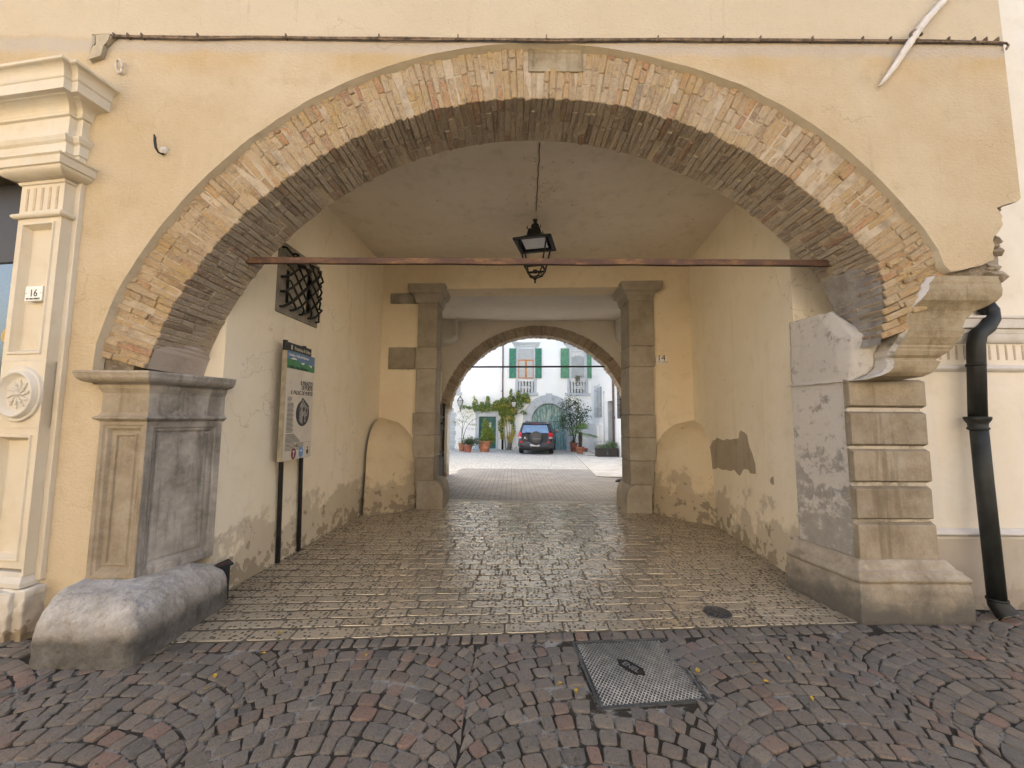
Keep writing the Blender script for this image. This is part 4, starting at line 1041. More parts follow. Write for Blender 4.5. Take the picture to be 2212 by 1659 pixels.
def bar(u0, v0, u1, v1):
    pts = [gp(u0, v0, .02)]
    for i in range(9):
        t = i/8; b_ = min(1, 5*min(t, 1-t)+.55)
        pts.append(gp(u0+(u1-u0)*t, v0+(v1-v0)*t, out*b_))
    pts.append(gp(u1, v1, .02)); gr.tube(pts, .013, 6)
for q in (0,.25,.5,.75): 
    bar(0, q, 1-q, 1) ; bar(q if q else .02, 0, 1, 1-q if q else .98)
for q in (.25,.5,.75,1): 
    bar(0, q, q, 0); bar(1-q, 1, 1, 1-q)
gr.build('grille', M['iron'], wf)
# ------------------------------------------------------------------ things on and in front of the facade
def pl_at(name, label, cat, p): return thing(name, label, cat, tuple(p))
# tie rods
t0, t1 = pY(512,563,.38), pY(1818,569,.38)
tr_ = MB(); N = 26
pts = [t0.lerp(t1, i/N) + Vector((0, noise.noise(Vector((i*.6,0,0)))*.006, noise.noise(Vector((i*.5,7,0)))*.006)) for i in range(N+1)]
h = .028; vs = [q+Vector((0,a*.02,b*h)) for q in pts for a, b in ((-1,-1),(1,-1),(1,1),(-1,1))]
tr_.add(vs, [(i*4+q, i*4+(q+1) % 4, i*4+4+(q+1) % 4, i*4+4+q) for i in range(N) for q in range(4)]+[(0,1,2,3), (N*4+3,N*4+2,N*4+1,N*4)])
tag(tr_.build('tie_rod', M['rust'], bevel=.004), 'thick rusty iron tie rod spanning the front brick arch', 'tie rod')
def pA(x, y): return pP(x, y, (0, RA+.24, 0), (.055,1,0))
a0, a1 = pA(*Z8(646,693)), pA(*Z8(1616,690))
tb = MB(); tb.tube([a0-Vector((.06,0,0))] + [a0.lerp(a1, i/20)+Vector((0,0,noise.noise(Vector((i,3,0)))*.008)) for i in range(21)] + [a1+Vector((.06,0,0))], .028, 7)
tag(tb.build('tie_rod', M['iron']), 'thin black tie rod across the rear arch before the courtyard', 'tie rod')
# cable stapled along the facade
cbm = MB()
cpts = [(203,104),(206,92),(212,83),(225,79),(245,79),(300,81),(420,83),(560,82),(760,84),(980,86),(1200,88),(1450,87),(1700,89),(1900,90),(2050,91),(2120,92),(2160,93),(2174,95),(2179,100),(2174,107)]
for dz, dy in ((0,0), (.013,.002), (.007,-.010)):
    pp = [pY(x, y, -.022-dy) + Vector((0,0,dz)) for x, y in cpts]
    fine = []
    for i in range(len(pp)-1):
        for q in range(4): 
            v = pp[i].lerp(pp[i+1], q/4); fine.append(v+Vector((0,0,noise.noise(v*1.7+Vector((dz*90,0,0)))*.008)))
    cbm.tube(fine+[pp[-1]], .0072, 6)
cabl = cbm.build('cable', M['cable'])
tag(cabl, 'bundle of old brown cables stapled across the facade above the arch', 'cable')
for x in (250,280,310,430,620,820,990,1180,1420,1560,1640,1752,1860,1920,2045,2100,2125,2150):
    p = pY(x, 82+(x-250)*.0048, -.012); cl = MB(); cl.box(p.x-.005, p.x+.005, -.040, -.0, p.z-.010, p.z+.024); cl.build('clip', M['cable'], cabl)
# wall anchor: slanting limewashed bar through an eye
ab = [(1900,186),(1914,169),(1932,144),(1948,119),(1962,98),(1977,76),(1992,55),(2012,31),(2046,-6),(2075,-40)]
am_ = MB(); pp = [pY(x, y, -.035-.02*math.sin(i/9*PI)) for i, (x, y) in enumerate(ab)]
am_.tube(pp, [.010,.02,.025,.027,.03,.032,.031,.03,.027,.022], 7)
an = am_.build('wall_anchor', M['limewhite'], rough=(.05,.006,20)); tag(an, 'slanting whitewashed iron wall anchor crossing the cable at upper right', 'wall anchor')
ey = MB(); c = pY(1976,79,-.05); pp = [c+Vector((.045*math.cos(t), -.012, .04*math.sin(t))) for t in [i/12*2*PI*.8 for i in range(13)]]
ey.tube(pp, .013, 6); ey.tube([c+Vector((.02,0,-.02)), c+Vector((.02,.06,-.02))], .018, 6); ey.build('eye', M['cable'], an)
# small ring and cut wire ends
ri = MB(); c = pY(148*.603+0, 245*.603, -.03); c = pY((740*.603)/1.736, (412*.603)/1.736, -.03)
ri.tube([c+Vector((.035*math.cos(t)*.8+.01*math.sin(t), -.01*math.sin(t), .05*math.sin(t)-.02*math.cos(t))) for t in [i/14*2*PI for i in range(15)]], .009, 6)
tag(ri.build('wall_ring', M['limewhite']), 'small painted iron ring in the wall by the shop cornice', 'ring')
wr_ = MB()
def Zw(x, y): return ((x*.603)/1.736, (y*.603)/1.736)
for k, dx in ((0,0), (1,7)):
    wr_.tube([pY(*Zw(960+dx, 838+k*12), -.07), pY(*Zw(960+dx,880), -.075), pY(*Zw(966+dx,920), -.07), pY(*Zw(985,948), -.05), pY(*Zw(1012,960), -.02), pY(*Zw(1020,950), .01)], .007, 6)
wt = wr_.build('cut_wires', M['iron']); tag(wt, 'two bent black cut wires sticking out of the wall left of the arch', 'wires')
dn = MB(); c = pY(*Zw(1019,937), -.005); dn.lathe([(.0,.025),(.02,.02),(.032,.005),(.036,-.01)], c, 10, axis=(0,-1,0)); dn.build('plaster_dab', M['limewhite'], wt)

# ---- information board on two posts against the left passage wall
bx = -2.50
b_tl, b_tr, b_br, b_bl = pX(625,757,bx), pX(683,770,bx), pX(668.6,990,bx), pX(609,998,bx)
ib = thing('information_board', 'white information board on two black posts against the left passage wall', 'sign', (-2.58, 1.7, 0))
Uv = ((b_tr-b_tl)+(b_br-b_bl)).normalized(); Vv = ((b_tl-b_bl)+(b_tr-b_br)).normalized()
w_, h_ = (b_tr-b_tl).length, (b_tl-b_bl).length
O = b_bl.copy(); Nn = Uv.cross(Vv).normalized()
Vv = Nn.cross(Uv).normalized()
def B_(u, v, d=0): return O+Uv*(u*w_)+Vv*(v*h_)+Nn*d
bp = MB(); bp.obox(B_(.5,.5,-.03), Uv, Vv, Nn, w_, h_, .055, 1); bp.quad(B_(0.002,0.002,.0), B_(.998,.002,.0), B_(.998,.998,.0), B_(.002,.998,.0), 0)
pn = bp.build('panel', [M['board'], M['board_side']], ib, bevel=.003)
pr_ = MB()
def strip(u0, v0, u1, v1, mi, d=.0015): pr_.quad(B_(u0,v0,d), B_(u1,v0,d), B_(u1,v1,d), B_(u0,v1,d), mi)
strip(.0,.90,1,1,0); 
hill = [(0,.84), (1,.84), (1,.905), (.85,.90), (.68,.915), (.55,.895), (.35,.925), (.2,.93), (0,.92)]
pr_.add([B_(u, v, .0022) for u, v in hill], [tuple(t) for t in tessellate_polygon([[Vector((u,v,0)) for u, v in hill]])], 1)
for snow in ([(.1,.926), (.2,.945), (.33,.938), (.3,.928)], [(.5,.915), (.62,.918), (.56,.898), (.48,.903)], [(.75,.905), (.9,.91), (.8,.898)]):
    pr_.add([B_(u, v, .0029) for u, v in snow], [tuple(range(len(snow)))], 2)
for i in range(24): strip(.07+.004*(i%3), .52-i*.0115, .30-.02*((i*7)%4==0)-.01*(i%3), .5255-i*.0115, 3)
for i in range(4): strip(.07, .575-i*.012, .22-.03*(i==3), .58-i*.012, 3)
for i in range(8): strip(.06, .235-i*.0105, .35+.035*min(i,6), .24-i*.0105, 3)
for i in range(6): strip(.06, .148-i*.0115, .38, .1525-i*.0115, 3); strip(.42, .148-i*.0115, .70-.05*(i>3), .1525-i*.0115, 3)
strip(.70,.150,.96,.152,3)
def disc(u, v, r, mi, d=.0018, sy=1):
    c = B_(u, v, d); pr_.add([c+Uv*(r*math.cos(t))+Vv*(r*sy*math.sin(t)) for t in [i/20*2*PI for i in range(20)]], [tuple(range(20))], mi)
disc(.62,.43,.40*w_*.62,4)
strip2 = [((.50,.36),(.50,.50),(.60,.56),(.60,.33)), ((.60,.33),(.60,.56),(.80,.49),(.80,.36))]
for q in strip2: pr_.add([B_(u, v, .0026) for u, v in q], [(0,1,2,3)], 5)
pr_.add([B_(u, v, .003) for u, v in ((.46,.50),(.59,.585),(.60,.565),(.48,.485))], [(0,1,2,3)], 4); pr_.add([B_(u, v, .003) for u, v in ((.59,.585),(.84,.505),(.84,.485),(.60,.565))], [(0,1,2,3)], 4)
for u, v, a, b_ in ((.65,.45,.03,.045), (.75,.44,.025,.04), (.655,.335,.035,.075), (.765,.345,.03,.065), (.53,.45,.015,.04)): pr_.add([B_(uu, vv, .0032) for uu, vv in ((u-a,v),(u+a,v),(u+a,v+b_*.8),(u,v+b_),(u-a,v+b_*.8))], [(0,1,2,3,4)], 4)
disc(.36,.055,.085*w_,6, sy=1.25); disc(.62,.06,.085*w_,7, sy=1.25); disc(.86,.055,.04*w_,4, sy=1.3); disc(.86,.095,.02*w_,4)
pr_.add([B_(u, v, .0026) for u, v in ((.35,.025),(.37,.025),(.37,.07),(.40,.07),(.36,.09),(.32,.07),(.35,.07))], [(0,1,2),(0,2,6),(3,4,5),(2,3,6),(3,5,6)], 2)
pr_.add([B_(u, v, .0026) for u, v in ((.55,.06),(.62,.085),(.69,.06),(.62,.07))], [(0,1,3),(1,2,3)], 2)
strip(.36,.115,.50,.135,8); strip(.12,.128,.17,.134,8)
text_mb(pr_, 'IL PALAZZO', .075, B_(.96,.70,.002), Uv, Vv, 3, 'RIGHT', width=.45*w_); text_mb(pr_, 'DE PORTIS', .075, B_(.96,.655,.002), Uv, Vv, 3, 'RIGHT', width=.41*w_)
text_mb(pr_, 'IL PALAÇ DE PORTIS', .068, B_(.96,.605,.002), Uv, Vv, 3, 'RIGHT', shear=.25, width=.80*w_)
text_mb(pr_, 'Cividale e Valli del Natisone', .045, B_(.04,.955,.002), Uv, Vv, 2, width=.72*w_); text_mb(pr_, 'Cividât e Valis dal Nadison', .045, B_(.04,.845,.003), Uv, Vv, 4, width=.70*w_)
strip(.83,.885,.88,.905,2,.003)
pr_.build('print', [M['board_blue'], M['board_green'], M['white_plate'], M['ink'], M['photo_dark'], M['photo_mid'], M['board_maroon'], M['board_lblue'], M['board_side']], pn, fix=False)
hd = MB(); hp = [B_(.03,1.0,-.035), B_(.95,1.0,-.035)]; hd.obox(B_(.49,1.04,-.04), Uv, Vv, Nn, w_*.92, h_*.085, .02)
head = hd.build('header', M['ink'], ib)
tx = MB(); text_mb(tx, 'Provincia di Udine', .06, B_(.32,1.025,-.028), Uv, Vv, 0, width=.58*w_)
c = B_(.22,1.04,-.028); tx.add([c+Uv*a+Vv*b_ for a, b_ in ((-.016,.03),(.016,.03),(.016,-.01),(0,-.03),(-.016,-.01))], [(0,1,2,3,4)], 0)
tx.build('lettering', M['cream_plate'], head, fix=False)
for px, py, u in ((600,1216,.13), (645,1190,.80)):
    p = pZ(px, py, 0); top = B_(u, 1.10, -.075)
    pm = MB(); d = (top-p).normalized(); U2 = Vector((0,1,0)); V2 = d.cross(U2).normalized(); U2 = V2.cross(d)
    pm.obox((p+top)/2, U2, V2, d, .052, .03, (top-p).length+.01); pm.build('post', M['iron'], ib, bevel=.003)

# ---- lantern hanging from the passage ceiling
lc = pY(1156,480,2.62); lx, ly = lc.x, 2.62
ln = thing('hanging_lantern', 'large black wrought iron lantern hanging from the passage ceiling', 'lantern', (lx, ly, 4.62))
def lz(y): return pY(1156, y, ly).z
sm_ = MB()
sm_.lathe([(.0,4.66), (.02,4.655), (.045,lz(455)), (.058,lz(458)), (.058,lz(461)), (.044,lz(465)), (.042,lz(472)), (.032,lz(477)), (.018,lz(480)), (.03,lz(483)), (.06,lz(487)), (.064,lz(490)), (.05,lz(494)), (.03,lz(497)), (.03,lz(500))][::-1], (lx,ly,0), 16)
sm_.build('stem', M['iron'], ln)
rz = math.radians(-14); ca, sa = math.cos(rz), math.sin(rz)
def LR(x, y, z): return Vector((lx+x*ca-y*sa, ly+x*sa+y*ca, z))
def frust(mb, a0, z0, a1, z1, mi=0, cap=False):
    vs = [LR(sx*a0, sy*a0, z0) for sx, sy in ((-1,-1),(1,-1),(1,1),(-1,1))]+[LR(sx*a1, sy*a1, z1) for sx, sy in ((-1,-1),(1,-1),(1,1),(-1,1))]
    mb.add(vs, [(0,1,5,4),(1,2,6,5),(2,3,7,6),(3,0,4,7)]+([(4,5,6,7)] if cap else []), mi)
zA, zB, zC = lz(499), lz(514), lz(528)+.035
hd = MB(); frust(hd, .11, zB, .085, zA+.01, 0, True); frust(hd, .27, zC-.03, .12, zB, 0)
for sx, sy in ((-1,-1),(1,-1),(1,1),(-1,1)): hd.tube([LR(sx*.1, sy*.1, zA), LR(sx*.1, sy*.1, zA+.05)], [.012,.002], 6)
rr_ = .225; zt_ = zC-.035
for q in range(4):
    a_, b_ = ((-1,-1),(1,-1),(1,1),(-1,1))[q], ((1,-1),(1,1),(-1,1),(-1,-1))[q]
    hd.obox((LR(a_[0]*.255, a_[1]*.255, zt_)+LR(b_[0]*.255, b_[1]*.255, zt_))/2, (LR(b_[0],b_[1],0)-LR(a_[0],a_[1],0)).normalized(), (LR(b_[0],b_[1],0)-LR(a_[0],a_[1],0)).normalized().cross(Vector((0,0,1))), (0,0,1), .55, .055, .022)
hd.build('hood', M['iron'], ln)
zb_ = lz(581); fr_ = MB()
for sx, sy in ((-1,-1),(1,-1),(1,1),(-1,1)): fr_.tube([LR(sx*.205, sy*.205, zt_), LR(sx*.13, sy*.13, zb_)], .013, 6)
for q in range(4):
    a_, b_ = ((-1,-1),(1,-1),(1,1),(-1,1))[q], ((1,-1),(1,1),(-1,1),(-1,-1))[q]
    fr_.tube([LR(a_[0]*.132, a_[1]*.132, zb_), LR(b_[0]*.132, b_[1]*.132, zb_)], .015, 6)
    fr_.tube([LR(a_[0]*.13, a_[1]*.13, zb_), LR(a_[0]*.09, a_[1]*.085, zb_-.09), LR(0,0,zb_-.15)], .012, 6)
    fr_.tube([LR(a_[0]*.092, a_[1]*.092, zb_-.075), LR(b_[0]*.092, b_[1]*.092, zb_-.075)], .009, 5)
fr_.build('frame', M['iron'], ln)
fi = MB(); fi.lathe([(.0,zb_-.225), (.012,zb_-.215), (.017,zb_-.2), (.01,zb_-.185), (.022,zb_-.165), (.03,zb_-.14), (.0,zb_-.12)], (lx,ly,0), 12); fi.build('finial', M['iron'], ln)
gl = MB(); s_ = .175; gl.add([LR(-s_,-s_,zt_+.012), LR(s_,-s_,zt_+.012), LR(s_,s_,zt_+.012), LR(-s_,s_,zt_+.012)], [(0,1,2,3)]); gl.build('reflector', M['lamp_glass'], ln)
so = MB(); so.lathe([(.0,zb_-.07), (.035,zb_-.06), (.035,zb_-.02), (.0,zb_-.01)], (lx,ly,0), 12); so.build('lamp_holder', M['iron'], ln)
# wiring along the ceiling to the lantern, with cobwebs
cw = MB(); c0 = pZ(1166,308,4.648); c1 = pZ(1158,455,4.648)
cw.tube([c0.lerp(c1, i/10)+Vector((noise.noise(Vector((i*.9,0,9)))*.02,0,-.004)) for i in range(11)], .006, 5)
for i in range(38):
    p = c0.lerp(c1, RND.random()**.7)+Vector((RND.gauss(0,.16),0,-.003)); a = RND.random()*6.3; L = RND.uniform(.008,.04)
    cw.tube([p, p+Vector((L*math.cos(a)*.5,L*math.sin(a)*.5,-.003)), p+Vector((L*math.cos(a+.4),L*math.sin(a+.4),.002))], .0022, 4)
tag(cw.build('ceiling_wire', M['cable'], fix=False), 'dusty wire with cobwebs running along the passage ceiling to the lantern', 'wire')

# ---- number plates
np_ = thing('house_number', 'cream enamel number 14 plate on the wall beside the right gate pier', 'number plate', tuple(pB(*Z8(1990,648), BW+.06)))
q0, q1 = pB(*Z8(1953,670), BW+.05), pB(*Z8(2028,625), BW+.05)
mb = MB(); mb.box(q0.x, q1.x, BW+.045, BW+.075, q0.z, q1.z); skew(mb).build('plate', M['white_plate'], np_, bevel=.003)
mb = MB(); sl = Vector((1,-.055,0)); mid = (q0.x+q1.x)/2
text_mb(mb, '14', .15, (mid, BW+.044-.055*mid, q0.z+.055), sl, (0,0,1), 0, 'CENTER', width=.12); text_mb(mb, 'VIA CARLO ALBERTO', .028, (mid, BW+.044-.055*mid, q0.z+.02), sl, (0,0,1), 0, 'CENTER', width=.24)
mb.build('lettering', M['ink'], np_, fix=False)

# ---- round drain cover, rectangular manhole, box, gate stop, leaves
dc = thing('drain_cover', 'small round cast iron drain cover in the passage paving near the right pier', 'drain cover', (1.778,.39,0))
mb = MB(); mb.lathe([(.112,-.03), (.112,.008), (.102,.010), (.100,.004), (.0,.004)], (1.778,.39,0), 28)
mb.build('rim', M['drain_iron'], dc)
mb = MB()
for r_ in (.03,.055,.08):
    for k in range(12):
        a0, a1 = 2*PI*k/12+.06, 2*PI*(k+1)/12-.06
        mb.tube([(1.778+r_*math.cos(a0+(a1-a0)*i/3), .39+r_*math.sin(a0+(a1-a0)*i/3), .0045) for i in range(4)], .006, 5)
mb.build('ribs', M['drain_iron'], dc)
mh = thing('manhole_cover', 'rectangular steel manhole cover with treadplate ribs in the street', 'manhole cover', tuple(sum(MH, Vector())/4))
c_ = sum(MH, Vector())/4
fm = MB()
for i in range(4):
    a, b_ = MH[i]+(MH[i]-c_).normalized()*.02, MH[(i+1) % 4]+(MH[(i+1) % 4]-c_).normalized()*.02
    d = (b_-a).normalized(); fm.obox((a+b_)/2+Vector((0,0,-.0115)), d, Vector((0,0,1)).cross(d), (0,0,1), (b_-a).length+.012, .014, .032)
fm.build('frame', M['manhole'], mh)
ap = MB(); ap.prism([p+(p-c_).normalized()*.05+Vector((0,0,-.0035)) for p in MH], (0,0,-.02)); ap.build('mortar_bed', M['joint'], mh)
pm = MB(); pm.prism([p+(c_-p).normalized()*.004+Vector((0,0,-.001)) for p in MH], (0,0,-.03)); pm.build('plate', M['manhole'], mh)
rbm = MB(); UU = ((MH[1]-MH[0])+(MH[2]-MH[3])).normalized(); VV = ((MH[0]-MH[3])+(MH[1]-MH[2])).normalized()
def mp(u, v): return MH[3].lerp(MH[2], u).lerp(MH[0].lerp(MH[1], u), v)
def cliprib(p, d):
    """segment of line p + t d inside the plate, in uv space"""
    t0, t1 = -9, 9
    for q, e in ((0,p[0]), (1,p[1])):
        if abs(d[q]) < 1e-6:
            if not .015 < e < .985: return None
            continue
        a, b_ = (.015-e)/d[q], (.985-e)/d[q]; t0, t1 = max(t0, min(a, b_)), min(t1, max(a, b_))
    return (t0, t1) if t1-t0 > .02 else None
for k in range(-34, 62):
    for fam, (d, r_) in enumerate((((.50,.72), .0032), ((-.62,.62), .0022))):
        s = cliprib((k/27.0, 0) if fam == 0 else (k/20.0, 0), d)
        if s:
            a = mp(*( (k/27.0 if fam == 0 else k/20.0)+d[0]*s[0], d[1]*s[0])); b_ = mp((k/27.0 if fam == 0 else k/20.0)+d[0]*s[1], d[1]*s[1])
            rbm.tube([a+Vector((0,0,.0)), b_+Vector((0,0,.0))], r_*1.05, 5, smooth=True)
rbm.build('treads', M['tread'], mh)
em = MB(); ec = mp(.47,.52); e1 = (mp(.58,.36)-mp(.36,.68)).normalized(); e2 = Vector((0,0,1)).cross(e1).normalized()
em.prism([ec+e1*a+e2*b_+Vector((0,0,.0045)) for a, b_ in ((-.11,0),(-.06,.048),(.06,.048),(.11,0),(.06,-.048),(-.06,-.048))], (0,0,-.006)); text_mb(em, 'ENEL', .062, ec-e2*.02+Vector((0,0,.005)), e1, e2, 1, 'CENTER', width=.12)
em.build('badge', [M['iron'], M['letter_grey']], mh, fix=False)
bb = thing('metal_box', 'small black metal box with red rim standing behind the left pier block', 'box', (-2.55,.66,0))
mb = MB(); zt_ = pX(493,1258,-2.42).z
A = pZ(493,1295,0); mb.prism([(-2.66,.50,0), (A.x-.03,.50,0), (A.x,A.y,0), (-2.66,A.y+.12,0)], (0,0,.30), 0); mb.build('body', M['black_box'], bb, bevel=.004)
mb = MB(); mb.prism([(-2.67,.485,.30), (A.x-.01,.485,.30), (A.x+.02,A.y+.015,.30), (-2.67,A.y+.13,.30)], (0,0,.018)); mb.build('lid', M['black_box'], bb, bevel=.004)
mb = MB(); mb.prism([(-2.60,.53,.319), (A.x-.07,.53,.319), (A.x-.05,A.y-.03,.319), (-2.60,A.y+.05,.319)], (0,0,.004)); mb.build('red_patch', M['red_paint'], bb)
lv = [(463.6,1461,'curled yellow leaf nearest the left base block',.05), (446,1487,'pair of tiny pale yellow leaf scraps below the curled leaf at left',.03), (569,1411,'flat pale leaf scrap on the border setts at left',.04), (734,1287.6,'small yellow leaf lying far inside on the passage slabs at left',.035),
      (604.6,1367,'long thin yellow leaf on the first passage slabs at left',.05), (790.6,1415.7,'small orange leaf between setts at the centre left',.03), (1507,1448.5,'crinkled orange leaf right beside the manhole cover',.055), (1654,1472,'upright orange leaf between setts right of the manhole',.045),
      (1704,1422,'small yellow leaf near the border setts in front of the right pier',.03), (1630,1433,'tiny yellow leaf between the manhole and the right pier',.025), (1244.5,1492,'folded yellow leaf at the left edge of the manhole cover',.045), (1208.5,1476.6,'faded yellow leaf flattened on a sett left of the manhole',.04), (1260,1298.5,'small brown leaf on the slabs in the middle of the passage',.035), (1754,1509,'yellow leaf at the far right of the street',.04)]
for x, y, lab, s in lv:
    p = pZ(x, y, .012); a = RND.random()*6.28; mb = MB(); d = Vector((math.cos(a), math.sin(a), 0)); e = Vector((-d.y, d.x, 0)); 
    prof = [(-.5,0),(-.35,.16),(-.1,.27),(.15,.22),(.35,.1),(.55,0)]
    vs = []
    for u, wv in prof: vs += [d*(u*s)+e*(wv*s)+Vector((0,0,.35*wv*s+.010*abs(u))), d*(u*s)+Vector((0,0,.004*math.sin(u*5))), d*(u*s)-e*(wv*s)+Vector((0,0,.5*wv*s))]
    mb.add([p+v for v in vs], [(i*3+q, i*3+q+1, i*3+q+4, i*3+q+3) for i in range(5) for q in range(2)], 0, True)
    tag(mb.build('fallen_leaf', M['leaf_yellow'], fix=False), lab, 'leaf', 'yellow leaves fallen on the paving')

# ------------------------------------------------------------------ shopfront on the left
SA = math.radians(8.7); S0 = Vector((-3.6,0,0))
def SH(mb):
    mb.v = [(S0.x+x*math.cos(SA)+y*math.sin(SA), S0.y-x*math.sin(SA)+y*math.cos(SA), z) for (x,y,z) in mb.v]; return mb
shop = thing('shop_building', 'cream shopfront with a fluted pilaster and heavy cornice at the left edge', 'building', (-3.7,-.05,0))
mb = MB(); mb.box(-.50,.015,-.03,.12,.40,3.75)
SH(mb).build('backing_strip', M['shop'], shop, bevel=.004)
SX0, SX1, SO = -.47, -.035, .10
mb = MB()
mb.box(SX0,SX1,-SO+.055,.05,.45,3.62); mb.box(SX0,SX0+.02,-SO+.001,-SO+.06,.45,3.62); mb.box(SX1-.02,SX1,-SO+.001,-SO+.06,.45,3.62)
# panelled faces of the pilaster: plain margins, moulded frame, sunk field with a medallion
def ringpanel(z0, z1):
    mb.panel((SX0,-SO,z0), (1,0,0), (0,0,1), SX1-SX0, z1-z0, [(0,0), (.05,0), (.055,.012), (.07,.012), (.075,-.004), (.095,-.045), (.105,-.047)])
mb.panel((SX0,-SO,3.29), (1,0,0), (0,0,1), SX1-SX0, .27, [(0,0), (.01,0)])
ringpanel(2.08, 3.27); ringpanel(.50, 1.55)
mb.box(SX0,SX1,-SO,.0,1.55,2.08)
sp_ = SH(mb).build('pilaster', M['shop'], shop, bevel=.003); 
mb = MB()
for k in range(5):
    xx = -.40+k*.0755
    mb.box(xx-.011, xx+.011, -SO-.0035, -SO+.01, 3.325, 3.515)
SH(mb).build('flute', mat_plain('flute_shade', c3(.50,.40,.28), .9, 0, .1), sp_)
mc = Vector((-.245, -SO, 1.815))
mb = MB(); N = 40
def ringz(r0, z0): return [(r0, z0)]
mb.lathe([(.218,-.005), (.216,.016), (.205,.020), (.197,.012), (.19,.012), (.182,.045), (.168,.05), (.158,.04), (.140,.010), (.122,.006), (.112,.010), (.0,.012)], mc, 48, axis=(0,-1,0), cap=False)
for k in range(10):
    a = 2*PI*k/10
    for q, (r_, s_) in enumerate(((.045,.018), (.072,.019), (.098,.014))):
        p = mc+Vector((r_*math.cos(a+.12*q), -.013, r_*math.sin(a+.12*q)))
        d = Vector((math.cos(a+.12*q),0,math.sin(a+.12*q))); mb.lathe([(.0,s_*1.5), (s_*.55,s_*.9), (s_*.75,0), (s_*.5,-s_), (0,-s_*1.3)], p, 7, axis=d, cap=False)
mb.lathe([(.026,.0), (.022,.014), (.0,.022)], mc+Vector((0,-.012,0)), 12, axis=(0,-1,0), cap=False)
SH(mb).build('medallion', M['shop_white'], sp_)
mb = MB()
cpth = [(SX0,.05), (SX0,-SO), (SX1,-SO), (SX1,.05)]
mb.moulding(cpth, [(-.02,3.255), (.02,3.255), (.032,3.265), (.036,3.28), (.028,3.292), (.01,3.296), (-.02,3.30)], right=True)
mb.moulding(cpth, [(-.02,3.54), (.012,3.545), (.018,3.565), (.0,3.57)]+arcprof(.02,3.575,.11,3.625,6,1)+[(.125,3.63), (.13,3.69), (.145,3.70), (.145,3.71), (-.02,3.715)], right=True)
SH(mb).build('capital', M['shop'], sp_, bevel=.002)
# entablature breaking forward over the pilaster
mb = MB()
epth = [(-6,-.10), (-.06,-.10), (-.06,-.05), (.0,-.05), (.0,.12)]
prof = [(-.05,3.715), (.0,3.715), (.0,3.80), (.012,3.80), (.012,3.885), (.03,3.90), (.045,3.93), (.045,3.945), (.0,3.955), (.0,4.12), (.02,4.125), (.022,4.145)]+arcprof(.025,4.15,.11,4.22,6,-1)+[(.115,4.225), (.155,4.225), (.155,4.31), (.163,4.315), (.166,4.325)]+arcprof(.166,4.33,.215,4.40,6,-1)+[(.225,4.405), (.225,4.425), (-.05,4.46)]
mb.moulding(epth, prof, right=True)
SH(mb).build('cornice', M['shop'], shop, bevel=.002)
mb = MB(); mb.box(-.49,.03,-.12,.1,-.1,.36); mb.box(-.49,-.06,-.15,.1,-.1,.345)
SH(mb).build('plinth', M['shop_white'], shop, rough=(.045,.02,16), bevel=.01)
mb = MB(); mb.moulding([(SX0-.02,.05), (SX0-.02,-SO), (SX1-.01,-SO), (SX1-.01,.05)], [(-.05,.36), (.02,.365), (.022,.40), (.0,.44), (.0,.475), (-.05,.48)], right=True); SH(mb).build('base_moulding', M['shop_white'], sp_, bevel=.004)
mb = MB(); mb.box(-6,-.2,.9,.95,-.1,4.5); mb.box(-6,-.2,.16,.9,4.0,4.4); SH(mb).build('wall', M['facade'], shop)
sw = MB(); sw.box(-6,-.47,.10,.13,3.0,3.72, 0); sw.box(-.60,-.47,.02,.2,0,3.1,0); sw.box(-6,-.47,.05,.2,-.1,.9,0)
shw = SH(sw).build('shop_window', mat_plain('window_frame_dark', c3(.02,.02,.022), .5), shop)
mb = MB(); mb.quad((-6,.12,.9), (-.55,.12,.9), (-.55,.12,3.05), (-6,.12,3.05)); SH(mb).build('pane', M['dark_glass'], shw)
mb = MB(); text_mb(mb, 'a', .62, (-.93,.117,2.29), (1,0,0), (0,0,1), 0, shear=.25); SH(mb).build('lettering', M['gold'], shw, fix=False)
sn = thing('house_number', 'white enamel number 16 plate on the shop pilaster', 'number plate', tuple(S0+Vector((-.22,-.07,2.6))))
mb = MB(); mb.box(-.315,-.145,-SO-.0,-SO+.024,2.565,2.685); SH(mb).build('plate', M['white_plate'], sn, bevel=.002)
mb = MB(); text_mb(mb, '16', .085, (-.23,-SO-.001,2.60), (1,0,0), (0,0,1), 0, 'CENTER', width=.062); text_mb(mb, 'VIA CARLO ALBERTO', .02, (-.23,-SO-.001,2.575), (1,0,0), (0,0,1), 0, 'CENTER', width=.135)
for xx in (-.303,-.157): mb.lathe([(.004,0), (.003,.002), (0,.003)], (xx,-SO,2.627), 8, axis=(0,-1,0))
SH(mb).build('lettering', M['ink'], sn, fix=False)
# lead-grey splayed top over the cornice
mb = MB(); A, B2, C2, D2 = pY(0,140,.0), pY(205,96,.0), pY(205,118,-.02), pY(170,131,-.05)
